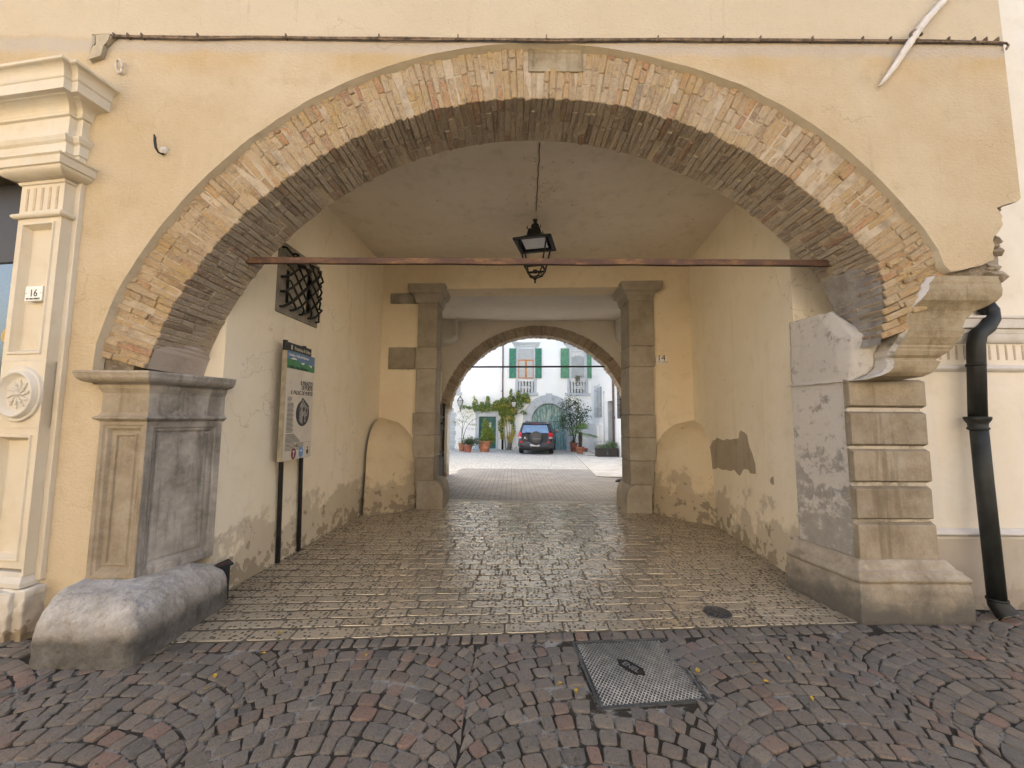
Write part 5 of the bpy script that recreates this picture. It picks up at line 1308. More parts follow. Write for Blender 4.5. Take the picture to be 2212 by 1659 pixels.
# ------------------------------------------------------------------ neighbouring house on the right
nb = thing('neighbour_building', 'pale cream neighbouring house with moulded bands behind the downpipe', 'building', (4.4,.5,0))
NY = .52
mb = MB(); mb.box(3.6,14,NY,NY+.4,.65,8); mb.build('wall', M['neighbour'], nb)
mb = MB(); mb.box(3.6,14,NY-.02,NY+.4,-.1,.62); mb.build('plinth', M['neighbour_low'], nb)
def zN(y): return pY(2170,y,NY-.03).z
mb = MB(); za = zN(1185); mb.moulding([(3.6,NY), (14,NY)], [(-.05,.60), (.02,.60), (.025,.62)]+[(.03+.03*math.sin(PI*i/6), .625+.05*i/6) for i in range(7)]+[(.02,.685), (.0,.69), (-.05,.69)], right=True); mb.build('base_band', M['neighbour_trim'], nb)
z1, z2, z3, z4, z5, z6 = zN(803), zN(788), zN(742), zN(722), zN(712), zN(688)
mb = MB(); mb.moulding([(3.6,NY), (14,NY)], [(-.05,z1), (.005,z1)]+[(.01+.025*math.sin(PI*i/6), z1+(z2-z1)*i/6) for i in range(7)]+[(-.05,z2)], right=True); mb.build('string_course', M['neighbour_trim'], nb)
mb = MB(); mb.moulding([(3.6,NY), (14,NY)], [(-.05,z3), (.01,z3)]+arcprof(.01,z3+.002,.05,z4,5,1)+[(.055,z4+.005), (.055,z5), (.08,z5+.005), (.085,z6-.02), (.10,z6-.01), (.10,z6+.01), (-.05,z6+.015)], right=True); mb.build('cornice_band', M['neighbour_trim'], nb)
mb = MB()
for k in range(24):
    xx = 4.02+k*.078; mb.box(xx-.009, xx+.009, NY-.004, NY+.01, z2+.05, z3-.01)
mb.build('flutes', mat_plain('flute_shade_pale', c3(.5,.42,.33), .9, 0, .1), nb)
# downpipe
dp = thing('downpipe', 'black metal downpipe standing by the right end of the facade', 'downpipe', tuple(pZ(2160,1325,0)))
pa = [pY(2128,660,.46), pY(2139,672,.45), pY(2141,690,.43), pY(2130,709,.41), pY(2113,722,.40), pY(2108,745,.40), pY(2112,900,.40)]
mb = MB(); mb.tube(pa, .062, 14); mb.build('elbow', M['pipe_black'], dp)
e = pY(2155,1305,.33); mb = MB(); mb.tube([pY(2112,900,.40), pY(2126,1040,.385), e], .060, 14); mb.build('pipe', M['pipe_black'], dp)
mb = MB(); c = pY(2112,915,.40); mb.lathe([(.06,-.06), (.072,-.05), (.072,-.035), (.064,-.03), (.066,.0), (.085,.03), (.09,.05), (.088,.062), (.06,.062)], c, 18); mb.build('collar', M['pipe_black'], dp)
e2 = pZ(2160,1328,.03); mb = MB(); mb.tube([e+Vector((0,0,.04)), e+Vector((-.0,-.005,-.0)), e2+Vector((.01,-.05,.01))], [.064,.068,.075], 14, caps=False); mb.tube([e+Vector((0,0,.03)), e+Vector((0,0,.045))], .07, 14); mb.build('shoe', M['pipe_black'], dp)
mb = MB(); mb.tube([pY(2100,788,.46), pY(2100,788,.36)], .012, 6); c = pY(2108,788,.40); mb.lathe([(.064,-.012), (.066,-.012), (.066,.012), (.064,.012)], c, 16, cap=False); mb.build('bracket', M['iron'], dp)
# ------------------------------------------------------------------ the courtyard house
YC = 25.0; GC = gz(YC)
def q6(x, y, Y=None): return pY(*Z6(x, y), YC if Y is None else Y)
def q7(x, y, Y=None): return pY(*Z7(x, y), YC if Y is None else Y)
house = thing('courtyard_house', 'white two storey house with green shutters at the back of the courtyard', 'house', (1.5, YC, GC))
ARX = q6(1222, 440).x; AZ = q6(1222, 440).z; AR = (q6(1449,440).x-q6(995,440).x)/2; ARO = AR*337/227
dO = [q6(330,380), q6(540,795)]; dx0, dx1, dz1 = dO[0].x, dO[1].x, dO[0].z
hw = MB(); TOP = 14.4  # unseen upper wall carried high to keep sun out of the rear arch
w1 = [q7(460,300), q7(745,1090)]; w2 = [q7(1410,300), q7(1690,1090)]
# wall as strips round its openings
hp = [Vector((-14,YC,GC-.3)), Vector((-14,YC,TOP)), Vector((6.1,YC,TOP)), Vector((6.1,YC,GC-.3)), Vector((ARX+AR,YC,GC-.3)), Vector((ARX+AR,YC,AZ))]
hp += [Vector((ARX+AR*math.cos(math.radians(a)), YC, AZ+AR*math.sin(math.radians(a)))) for a in range(5,180,5)]
hp += [Vector((ARX-AR,YC,AZ)), Vector((ARX-AR,YC,GC-.3)), Vector((dx1,YC,GC-.3)), Vector((dx1,YC,dz1)), Vector((dx0,YC,dz1)), Vector((dx0,YC,GC-.3))]
hw.prism(hp, (0,.5,0))
wall = hw.build('wall', M['house'], house)
rfm = MB(); rfm.box(-14.3,6.4,YC-.7,YC+6,TOP,TOP+.14); rfm.build('roof', mat_plain('roof_tiles', c3(.3,.15,.09), .9), house)
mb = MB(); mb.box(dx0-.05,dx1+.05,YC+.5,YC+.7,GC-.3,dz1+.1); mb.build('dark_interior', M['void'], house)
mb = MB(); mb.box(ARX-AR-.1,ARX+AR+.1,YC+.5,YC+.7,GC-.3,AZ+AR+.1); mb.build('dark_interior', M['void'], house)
# arched gate
og = MB()
def arcdoor(mb, x0, x1, y, mi):
    pts = [(x0,GC)] + [(x1,GC)]
    ang = []
    N = 20
    top = []
    for i in range(N+1):
        x = x1+(x0-x1)*i/N; top.append((x, AZ+math.sqrt(max(0, (AR-.01)**2-(x-ARX)**2))))
    mb.prism([Vector((x,y,z)) for x, z in pts+top], (0,.06,0), mi)
arcdoor(og, ARX-AR+.01, ARX-.012, YC+.22, 0); arcdoor(og, ARX+.012, ARX+AR-.01, YC+.22, 0)
og.box(ARX-.05, ARX+.05, YC+.185, YC+.225, GC, AZ+AR-.06, 1)
zc_ = q6(1230,450).z
og.box(ARX+.06, ARX+AR-.02, YC+.21, YC+.225, zc_-.01, zc_+.015, 2)
for x in [ARX-AR+.02+i*(2*AR-.04)/12 for i in range(1,12)]:
    hgt = AZ+math.sqrt(max(0, AR**2-(x-ARX)**2))-.03
    og.box(x-.006, x+.006, YC+.216, YC+.225, GC, hgt, 2)
gd = og.build('arched_gate', [M['oldgate'], M['oldgate'], M['void']], house)
tag(gd, 'arched wooden gate with peeling pale green paint')
hm = MB(); p = q6(1228,600); hm.lathe([(.06,0),(.06,.02),(.03,.04),(.0,.05)], (ARX+.1,YC+.21,1.0), 10, axis=(0,-1,0)); hm.build('handle', M['iron'], gd)
vs_ = MB()
for k in range(13):
    a0, a1 = math.radians(180*k/13+.35), math.radians(180*(k+1)/13-.35)
    ro = ARO*(1.0 if k != 6 else 1.06); ri = AR+.0
    vs_.add([(ARX+r_*math.cos(a), y, AZ+r_*math.sin(a)) for y in (YC-.055-(.03 if k == 6 else 0), YC+.10) for r_ in (ri, ro) for a in (a0, a1)],
            [(0,1,3,2), (4,6,7,5), (0,4,5,1), (2,3,7,6), (0,2,6,4), (1,5,7,3)])
for sx in (-1, 1):
    z = AZ-.02; k = 0
    while z > GC+.1:
        h_ = .31; x0 = ARX+sx*AR; x1 = ARX+sx*(ARO-.02 if k % 2 else ARO-.12)
        if k == 0: h_ = .10; x1 = ARX+sx*(ARO+.02)
        vs_.box(min(x0,x1), max(x0,x1), YC-.055-(.03 if k == 0 else 0), YC+.10, max(GC-.1, z-h_+.012), z); z -= h_; k += 1
vs_.build('stone_surround', M['house_stone'], house, bevel=.012)
# second gate, only its right jamb shows beyond the rear arch
vs_ = MB(); 
xq = q6(30,600).x; z = q6(0,320).z+.75; k = 0
for k in range(11):
    zt_ = GC+.32*(k+1); 
    xx = xq+(.0 if k % 2 else -.06)
    if k > 7: xx -= .10*(k-7)**1.4
    vs_.box(xx-.62, xx, YC-.055, YC+.05, GC-.1+.32*k+(.1 if k else 0)+.006-.0, GC+.32*k+.31)
vs_.box(xq-.8,xq+.06,YC-.09,YC+.02,GC+.32*7.1,GC+.32*7.4)
vs_.build('stone_surround', M['house_stone'], house, bevel=.012)
# green board door
gd = MB(); gd.box(dx0,dx1,YC+.16,YC+.22,GC-.02,dz1)
nb_ = 14
for k in range(nb_+1): 
    z = GC+.04+(dz1-.42-GC-.04)*k/nb_; gd.box(dx0+.03, dx1-.03, YC+.145, YC+.17, z, z+(dz1-.42-GC-.04)/nb_*.86)
dr = gd.build('door', M['green_door'], house, bevel=.004); tag(dr, 'green boarded door with spiked open top')
gm = MB(); 
for k in range(15): x = dx0+.05+(dx1-dx0-.1)*k/14; gm.tube([(x,YC+.15,dz1-.42), (x,YC+.15,dz1-.16), (x,YC+.15,dz1-.12)], [.011,.011,.002], 5)
gm.build('spikes', M['green_door'], dr); 
mb = MB(); p0, p1 = q6(440,520), q6(482,458); mb.box(p0.x,p1.x,YC+.08,YC+.145,p0.z,p1.z); lb = mb.build('letter_box', M['white_plate'], dr, bevel=.008)
mb = MB(); mb.tube([q6(452,512,YC+.072), q6(458,488,YC+.072), q6(474,470,YC+.072)], .014, 5); mb.build('emblem', M['letter_grey'], lb)
mb = MB(); e0, e1 = q6(285,380).x, q6(575,380).x; zl = q6(300,345).z
mb.box(e0,dx0,YC-.05,YC+.16,GC-.1,zl); mb.box(dx1,e1,YC-.05,YC+.16,GC-.1,zl); mb.box(dx0,dx1,YC-.05,YC+.16,dz1,zl)
mb.moulding([(e0-.05,YC+.05), (e0-.05,YC-.05), (e1+.05,YC-.05), (e1+.05,YC+.05)], [(-.02,zl), (.0,zl), (.02,zl+.06), (.11,zl+.14), (.12,zl+.18), (-.02,zl+.19)], right=True)
mb.box(e0-.1,e1+.1,YC-.22,YC+.12,GC-.15,GC+.06)
mb.build('door_frame', M['house_stone'], house, bevel=.008)
# first floor windows
def tall_window(fx, style, sh, lab):
    xa, xb = q7(fx[0],300).x, q7(fx[1],300).x
    zt_ = q7(600,300).z; zb_ = q7(600,835).z; zs = q7(600,1095).z
    sw_ = .20
    f = MB()
    f.box(xa-sw_,xa,YC-.06,YC+.1,zs,zt_+.30); f.box(xb,xb+sw_,YC-.06,YC+.1,zs,zt_+.30); f.box(xa,xb,YC-.06,YC+.1,zt_,zt_+.30)
    f.box(xa-sw_-.12,xb+sw_+.12,YC-.14,YC+.1,zs-.20,zs)
    zc = q7(600,262).z
    f.moulding([(xa-sw_-.02,YC+.05), (xa-sw_-.02,YC-.03), (xb+sw_+.02,YC-.03), (xb+sw_+.02,YC+.05)], [(-.02,zc), (.03,zc), (.04,zc+.07), (.09,zc+.09), (.10,zc+.17), (.20,zc+.26), (.22,zc+.32), (.24,zc+.34), (-.02,zc+.36)], right=True)
    win = f.build('window', M['house_stone'], house, bevel=.006); tag(win, lab)
    zm = q7(600,485).z
    p = MB(); p.box(xa,xb,YC-.02,YC-.01,zb_,zt_); p.build('pane', M['pane'], win)
    fr2 = MB()
    if style == 'wood':
        yv0, yv1 = YC-.05, YC-.015
        fr2.box(xa,xa+.07,yv0,yv1,zb_,zm); fr2.box(xb-.07,xb,yv0,yv1,zb_,zm); fr2.box(xa+.07,xb-.07,yv0,yv1,zm-.10,zm); fr2.box(xa+.07,xb-.07,yv0,yv1,zb_,zb_+.08)
        xm = (xa+xb)/2; fr2.box(xm-.07,xm+.07,yv0-.004,yv1,zb_+.08,zm-.10)
        fr2.build('sash', M['wood'], win, bevel=.005)
    else:
        yv0, yv1 = YC-.05, YC-.015
        fr2.box(xa,xa+.10,yv0,yv1,zb_,zt_); fr2.box(xb-.06,xb,yv0,yv1,zb_,zt_); fr2.box(xa+.1,xb-.06,yv0,yv1,zt_-.12,zt_); fr2.box(xa+.1,xb-.06,yv0,yv1,zb_,zb_+.1)
        fr2.build('sash', M['curtain'], win, bevel=.005)
        cu = MB(); N = 24; x0, x1 = xa+.12, xb-.08; zz = q7(1500,455).z
        vs = []
        for i in range(N+1):
            x = x0+(x1-x0)*i/N; vs += [(x,YC-.03+.008*math.sin(i*1.3),zt_-.14), (x,YC-.032+.012*math.sin(i*1.3),zz+.09*abs(math.sin(i*.7))+.10*math.sin(i/N*PI))]
        cu.add(vs, [(2*i,2*i+1,2*i+3,2*i+2) for i in range(N)], 0, True); cu.build('curtain', M['curtain'], win)
        hh = MB(); x_ = x0+.02; z0 = q7(1500,810).z; z1 = q7(1500,520).z
        hh.lathe([(.14,z0), (.12,z0+.3), (.13,z0+.9), (.15,z1-.15), (.17,z1-.05), (.24,z1)], (x_+.22,YC-.0,0), 12); 
    bm_ = MB(); zr0, zr1 = zs, q7(600,845).z
    bm_.box(xa,xb,YC-.12,YC-.02,zr1-.16,zr1)
    n = 5
    for k in range(n):
        xk = xa+(xb-xa)*(k+.5)/n*1.0
        if k in (0,4): xk = xa+.12 if k == 0 else xb-.12
        H = zr1-.16-zs; r = .09
        if k in (0,4):
            bm_.lathe([(r*.75,zs+.0), (r*.9,zs+.08*H), (r*.55,zs+.14*H), (r*1.0,zs+.5*H), (r*.75,zs+.8*H), (r*.55,zs+.86*H), (r*.95,zs+.9*H), (r*.95,zs+H)], (xk,YC-.07,0), 10)
        else:
            bm_.lathe([(r*.6,zs), (r*.8,zs+.06*H), (r*.45,zs+.1*H), (r*1.05,zs+.22*H), (r*.6,zs+.34*H)], (xk,YC-.07,0), 10); bm_.box(xk-.1,xk+.1,YC-.16,YC+.02,zs+.34*H,zs+.60*H)
            bm_.lathe([(r*.6,zs+.6*H), (r*1.1,zs+.74*H), (r*.5,zs+.9*H), (r*.95,zs+.95*H), (r*.95,zs+H)], (xk,YC-.07,0), 10)
    bm_.build('balustrade', M['curtain'], win)
    bk_ = MB(); bk_.box(xa,xb,YC+.0,YC+.01,zs,zr1); bk_.build('back_board', M['house_stone'], win)
    # shutters folded back against the wall
    for (x0, x1, faded, tilt) in sh:
        X0, X1 = q7(x0,300).x, q7(x1,300).x; za, zb2 = q7(x0,828).z, q7(x0,282).z
        s = MB(); y0 = YC-.13
        s.box(X0,X1,y0,y0+.045,za,zb2)
        ph = (zb2-za)
        for (a, b_) in ((.03,.30), (.34,.64), (.68,.97)):
            s.panel((X0+.05,y0-.001,za+ph*a), (1,0,0), (0,0,1), X1-X0-.10, ph*(b_-a), [(0,.0), (.015,.012), (.04,.012), (.055,-.003)], 0)
        so2 = s.build('shutter', M['shutter_faded'] if faded else M['shutter'], win, bevel=.004)
        xe = X1 if tilt < 0 else X0
    return win
tall_window((460,745), 'wood', ((295,420,0,-1), (772,888,0,1)), 'left window with orange wooden sash')
w2o = tall_window((1412,1690), 'white', ((1237,1390,1,-1), (1722,1825,1,1)), 'right window with white sash and lace curtain')
# third window: only the lower right corner of its surround shows past the arch
p0, p1 = q6(25,80), q6(88,80); mb = MB(); xr = q6(55,50).x
mb.box(xr,xr+.20,YC-.06,YC+.1,q7(0,1095).z,q7(0,260).z); mb.box(xr-1.5,xr+.32,YC-.14,YC+.1,q7(0,1095).z-.2,q7(0,1095).z); wi3 = mb.build('window', M['house_stone'], house, bevel=.006); tag(wi3, 'far left window cut off by the arch')
mb = MB()
for k in range(5): mb.lathe([(.07,q7(0,1095).z), (.09,q7(0,1095).z+.3), (.05,q7(0,1095).z+.7), (.085,q7(0,1095).z+.85)], (xr-.12-k*.23,YC-.07,0), 10)
mb.box(xr-1.2,xr,YC-.12,YC-.02,q7(0,1095).z+.85,q7(0,1095).z+1.0); mb.build('balustrade', M['curtain'], wi3)
mb = MB(); mb.box(xr-1.2,xr,YC-.02,YC-.01,q7(0,1095).z,q7(0,300).z); mb.build('pane', M['pane'], wi3)
# downpipe with the vine, thin cable conduits
xb_ = q6(633,100).x
dpc = thing('downpipe', 'brown downpipe on the courtyard house wall with the vine wrapped round it', 'downpipe', (xb_,YC-.12,GC))
mb = MB(); mb.tube([(xb_,YC-.12,GC+2.2), (xb_-.02,YC-.12,4), (xb_,YC-.12,TOP-.1)], .055, 10); mb.build('pipe', M['brown_pipe'], dpc)
mb = MB(); mb.tube([(xb_,YC-.12,GC), (xb_,YC-.12,GC+2.2)], .07, 10); mb.build('lower_pipe', M['iron'], dpc)
mb = MB(); p = q6(620,65); mb.tube([(xb_,YC-.12,p.z), (xb_-.1,YC-.14,p.z+.06), (xb_-.14,YC-.14,p.z-.02)], .022, 6); mb.build('hook', M['rust'], dpc)
mb = MB(); xx = q6(1770,400).x; mb.tube([(xx,YC-.05,GC), (xx,YC-.05,TOP)], .018, 6); tag(mb.build('conduit', M['house_stone']), 'thin grey conduit up the corner of the white house', 'conduit')
# wall lanterns
def wall_lantern(x, z, lab):
    t = thing('wall_lantern', lab, 'lantern', (x,YC-.4,z), group='lanterns on the courtyard house wall')
    m = MB()
    def fr(a0, z0, a1, z1):
        m2 = []
        for sx, sy in ((-1,-1),(1,-1),(1,1),(-1,1)): m.tube([(x+sx*a0,YC-.4+sy*a0,z0), (x+sx*a1,YC-.4+sy*a1,z1)], .016, 5)
        for (q, r_) in ((a0,z0), (a1,z1)): 
            P = [(x-q,YC-.4-q,r_), (x+q,YC-.4-q,r_), (x+q,YC-.4+q,r_), (x-q,YC-.4+q,r_), (x-q,YC-.4-q,r_)]; m.tube(P, .016, 5)
    fr(.10,z-.25,.19,z+.12); fr(.19,z+.12,.06,z+.34)
    m.lathe([(.03,z+.36), (.05,z+.40), (.0,z+.5)], (x,YC-.4,0), 8)
    m.build('frame', M['iron'], t)
    g = MB(); a0, a1 = .095, .18
    g.add([(x+sx*a, YC-.4+sy*a, zz) for a, zz in ((a0,z-.24), (a1,z+.11)) for sx, sy in ((-1,-1),(1,-1),(1,1),(-1,1))], [(0,1,5,4),(1,2,6,5),(2,3,7,6),(3,0,4,7)]); g.build('glass', M['lamp_glass'], t)
    br_ = MB(); br_.tube([(x,YC-.4,z-.25), (x,YC-.4,z-.45), (x,YC-.2,z-.6), (x,YC,z-.55)], .03, 6); br_.build('bracket', M['iron'], t)
p = q6(88,200,YC-.4); wall_lantern(p.x, p.z, 'glass wall lantern left of the green door above the bare shrub')
p = q6(772,215,YC-.4); wall_lantern(p.x, p.z, 'glass wall lantern half hidden in the climbing vine')

# ------------------------------------------------------------------ right wing of the courtyard
wing = thing('courtyard_wing', 'bright white side wing with barred windows on the right of the courtyard', 'house', (5.7, 20, gz(20)))
def WX(y): return 5.72-.02*(y-17)*0
Yn = 14.6
def w6(x, y): return pX(*Z6(x, y), 5.62)
mb = MB(); XW = 5.62
d0, d1 = w6(1972,190), w6(2040,190)
dzt = d0.z; dyb, dya = d0.y, d1.y          # far and near edge of the doorway
dzb = gz(dya)+.5
mb.quad((XW,Yn-5,-1), (XW,dya,-1), (XW,dya,9.0), (XW,Yn-5,9.0)); mb.quad((XW,dyb,-1), (XW,YC+.1,-1), (XW,YC+.1,9.0), (XW,dyb,9.0)); mb.quad((XW,dya,dzt), (XW,dyb,dzt), (XW,dyb,9), (XW,dya,9)); mb.quad((XW,dya,-1), (XW,dyb,-1), (XW,dyb,dzb), (XW,dya,dzb))
mb.box(XW+.6,XW+3,Yn-5,YC+.1,-1,9); mb.box(XW+.0,XW+.6,Yn-5.2,Yn-5,-1,9)
mb.build('wall', M['wing'], wing, fix=False)
mb = MB(); mb.quad((XW,dyb,dzb), (XW+.45,dyb,dzb), (XW+.45,dyb,dzt), (XW,dyb,dzt)); mb.quad((XW,dya,dzt), (XW,dyb,dzt), (XW+.45,dyb,dzt), (XW+.45,dya,dzt)); mb.quad((XW,dya,dzb), (XW+.45,dya,dzb), (XW+.45,dya,dzt), (XW,dya,dzt))
mb.build('door_reveal', M['house_stone'], wing, fix=False)
mb = MB(); mb.box(XW+.40,XW+.45,dya,dyb,dzb,dzt); mb.build('door', mat_plain('dark_green_door', c3(.02,.05,.04), .6), wing)
mb = MB(); mb.box(XW-.03,XW+.01,dyb,dyb+.25,dzb,dzt+.2); mb.box(XW-.03,XW+.01,dya-.25,dya,dzb,dzt+.2); mb.box(XW-.03,XW+.01,dya,dyb,dzt,dzt+.2); mb.build('door_frame', M['wing'], wing, bevel=.01)
def barred(x0, x1, y0, y1, lab, dark):
    A, B2 = w6(x0, y0), w6(x1, y1); ya, yb2 = min(A.y,B2.y), max(A.y,B2.y); z1, z0 = A.z, B2.z
    m = MB(); m.box(XW-.02,XW+.1,ya,yb2,z0,z1); o = m.build('window', M['pane'] if not dark else M['wood'], wing); tag(o, lab)
    g = MB(); n = 8
    for k in range(n+1): y = ya-.1+(yb2-ya+.2)*k/n; g.tube([(XW-.13,y,z0-.05), (XW-.13,y,z1+.15)], .014, 5)
    for k in range(5): z = z0+(z1-z0)*(k+.5)/5; g.tube([(XW,ya-.12,z), (XW-.13,ya-.12,z), (XW-.13,yb2+.12,z), (XW,yb2+.12,z)], .016, 5)
    g.build('grille', M['house_stone'] if not dark else M['iron'], o)
barred(1830, 1897, 20, 385, 'tall barred window beside the inner corner', False)
barred(2128, 2185, 60, 395, 'barred window near the gate arch', True)
mb = MB(); B0, B1 = w6(1770,485), w6(1918,485); mb.box(XW-.22,XW+.05,B1.y,min(B0.y,YC-.02),gz(22)-.1,B0.z); mb.box(XW-.30,XW-.21,B1.y+.4,B1.y+1.3,gz(22)-.1,B0.z-.05); mb.box(XW-.26,XW+.05,B1.y-.05,min(B0.y,YC-.02),B0.z,B0.z+.08); mb.build('buttress', M['wing'], wing, bevel=.01)
xw = MB(); p = w6(2066,400); xw.tube([(XW-.1,p.y,gz(p.y)), (XW-.1,p.y,9)], .06, 10); xw.lathe([(.065,p.z-.05),(.085,p.z-.03),(.09,p.z+.06),(.07,p.z+.1)], (XW-.1,p.y,0), 12)
tag(xw.build('downpipe', M['brown_pipe']), 'brown downpipe on the bright wing wall beside its doorway', 'downpipe')
cd_ = MB(); p = w6(1925,60); cd_.tube([(XW-.04,p.y,gz(p.y)+.5), (XW-.04,p.y,p.z)], .022, 6); cd_.lathe([(.05,p.z-.12),(.05,p.z+.02)], (XW-.05,p.y,0), 8)
tag(cd_.build('conduit', M['house_stone']), 'pale conduit on the wing wall between barred window and doorway', 'conduit')
stp = MB(); sp0 = pG(*Z6(1720,850)); 
yS = dya; g0 = gz(yS)
for k in range(3):
    stp.box(XW-.95+.3*k, XW+.02, yS-.35, dyb+.5, g0-.1, g0+.17*(k+1))
tag(stp.build('steps', M['slab'], bevel=.015), 'three stone steps up to the wing doorway', 'steps')
mb = MB(); a, b_, c, d = [pG(*Z6(*q)) for q in ((1645,850),(1735,845),(1815,885),(1690,893))]
mb.prism([v+Vector((0,0,.08)) for v in (a,b_,c,d)], (0,0,-.15)); tag(mb.build('stone_slab', M['slab'], bevel=.01), 'flat stone slab on the gravel at the foot of the steps', 'slab')
st2 = MB(); P0 = w6(1875,700); st2.box(XW-.62,XW-.42,dya+.3,dyb+.9,g0+.15,g0+.62); tag(st2.build('stone_block', M['slab'], bevel=.02), 'grey stone ledge beside the wing doorway above the planter', 'stone block')

# ------------------------------------------------------------------ iron gate leaves standing open in the inner bay
def gate_leaf(x, y0, y1, ztop, lab):
    t = thing('gate_leaf', lab, 'gate', (x, y0, gz(y0)), group='open iron gate leaves')
    zb_ = gz((y0+y1)/2)+.03
    f = MB(); f.box(x-.028,x+.028,y0,y0+.055,zb_,ztop); f.box(x-.028,x+.028,y1-.055,y1,zb_,ztop)
    for z in (zb_, zb_+.62, zb_+.75, ztop-.62, ztop-.32): f.box(x-.02,x+.02,y0+.055,y1-.055,z,z+.035)
    f.lathe([(.04,ztop),(.05,ztop+.02),(.03,ztop+.06),(.0,ztop+.09)], (x,y1-.03,0), 8)
    f.build('frame', M['iron'], t)
    p = MB(); p.box(x-.012,x+.012,y0+.055,y1-.055,zb_+.035,zb_+.62); p.build('lower_panel', M['iron'], t)
    n = 11
    b2 = MB()
    for k in range(1, n):
        y = y0+(y1-y0)*k/n; b2.tube([(x,y,zb_+.65), (x,y,ztop+.02), (x,y,ztop+.14)], [.011,.011,.001], 6)
        b2.lathe([(.012,-.03),(.024,0),(.012,.03)], (x,y,ztop-.47), 6)
    b2.build('bars', M['iron'], t)
    return t
p = pP(*Z8(492,1440), (0,7.7,0), (0,1,0)); gate_leaf(-1.84, 5.75, 7.7, 1.98, 'black wrought iron gate leaf folded back behind the left gate pier')
gate_leaf(2.86, 5.35, 7.0, 1.92, 'black wrought iron gate leaf folded back behind the right gate pier')
p = pG(*Z8(1705,1490)); mb = MB(); mb.lathe([(.0,.085), (.05,.08), (.09,.055), (.11,.02), (.11,-.02)][::-1], (0,0,0), 16)
mb.v = [(p.x+.05+v[0]*1.5, p.y+.05+v[1]*.9, gz(p.y)+v[2]) for v in mb.v]
tag(mb.build('gate_stop', M['black_box'], rough=(.04,.012,9)), 'dark rounded lump on the brick paving beside the right gate leaf', 'gate stop')
# ------------------------------------------------------------------ plants
def leaf_cloud(mb, pts, size, mi=0, n_per=1, spread=.0, flat=.0, mis=None, asp=.55):
    for p in pts:
        for _ in range(n_per):
            c = Vector(p)+Vector((RND.gauss(0,spread), RND.gauss(0,spread), RND.gauss(0,spread)))
            n = Vector((RND.gauss(0,1), RND.gauss(0,1)-.5, RND.gauss(0,1)+.4+flat*3)).normalized()
            u = n.orthogonal().normalized(); v = n.cross(u); a = RND.random()*6.28
            u, v = u*math.cos(a)+v*math.sin(a), v*math.cos(a)-u*math.sin(a)
            s = size*RND.uniform(.6,1.3)
            m = mi if mis is None else RND.choice(mis)
            mb.add([c-u*s*.5, c+v*s*asp*.5+n*s*.08, c+u*s*.5, c-v*s*asp*.5+n*s*.08], [(0,1,2,3)], m)
def pot(t, x, y, r, h, mat, bands=2, rim=.12):
    z = gz(y); m = MB()
    prof = [(.0,z), (r*.66,z), (r*.68,z+.02)]
    for k in range(bands): 
        q = (k+1)/(bands+1); rr = r*(.68+.27*q); prof += [(rr,z+h*q-.02), (rr+.02,z+h*q-.012), (rr+.02,z+h*q+.012), (rr+.004,z+h*q+.02)]
    prof += [(r*.93,z+h-rim), (r*1.0,z+h-rim+.01), (r*1.03,z+h-.02), (r*1.0,z+h), (r*.9,z+h), (r*.88,z+h-.06)]
    m.lathe(prof, (x,y,0), 28, cap=False); o = m.build('pot', mat, t)
    s = MB(); s.lathe([(r*.89,z+h-.05), (.0,z+h-.04)], (x,y,0), 20, cap=False); s.build('soil', M['soil'], t)
    return z+h-.05
def scale_at(p): return (p.y+3.2)/F*.29385/1.736     # metres per zoom-6 pixel
def at6(x, y, base): s = scale_at(base); return Vector((base.x+(x-bx6)*s, base.y, base.z+(by6-y)*s))
# big pot with the clipped conifer
b6 = (395,835); P = pG(*Z6(*b6)); P.y += .35; s = scale_at(P); 
def loc6(P, b, x, y, dy=0): k = scale_at(P); return Vector((P.x+(x-b[0])*k, P.y+dy, gz(P.y)+(b[1]-y)*k))
t = thing('potted_conifer', 'layered green conifer in the big banded terracotta pot before the green door', 'potted plant', (P.x,P.y,gz(P.y)))
zt_ = pot(t, P.x, P.y, 82*s, 138*s, M['terracotta'], 2, .13)
fo = MB(); tk = MB(); top = loc6(P, b6, 410, 425)
tk.tube([Vector((P.x,P.y,zt_)), loc6(P,b6,425,600), loc6(P,b6,440,520), loc6(P,b6,405,430)], [.05,.04,.025,.008], 6); tk.build('stem', M['bark'], t)
for (x, y, rx, rz, n) in ((400,660,65,38,170), (450,640,65,60,200), (430,600,70,45,220), (410,570,52,30,150), (480,690,35,45,90), (440,545,45,22,110), (395,505,35,14,60), (430,490,30,18,60), (405,460,20,14,45), (395,435,14,10,25), (360,690,20,18,25), (500,650,22,40,50), (470,590,38,25,60)):
    c = loc6(P,b6,x,y); k = s
    for _ in range(n):
        a, b2 = RND.random()*6.28, RND.gauss(0,.5); rr = RND.random()**.4
        p = c+Vector((rx*k*rr*math.cos(a), rx*k*.9*rr*math.sin(a), rz*k*max(-1,min(1,b2))))
        leaf_cloud(fo, [p], .10, n_per=3, spread=.04, flat=.4, asp=.45)
fo.build('foliage', M['leaf_conifer'], t, fix=False)
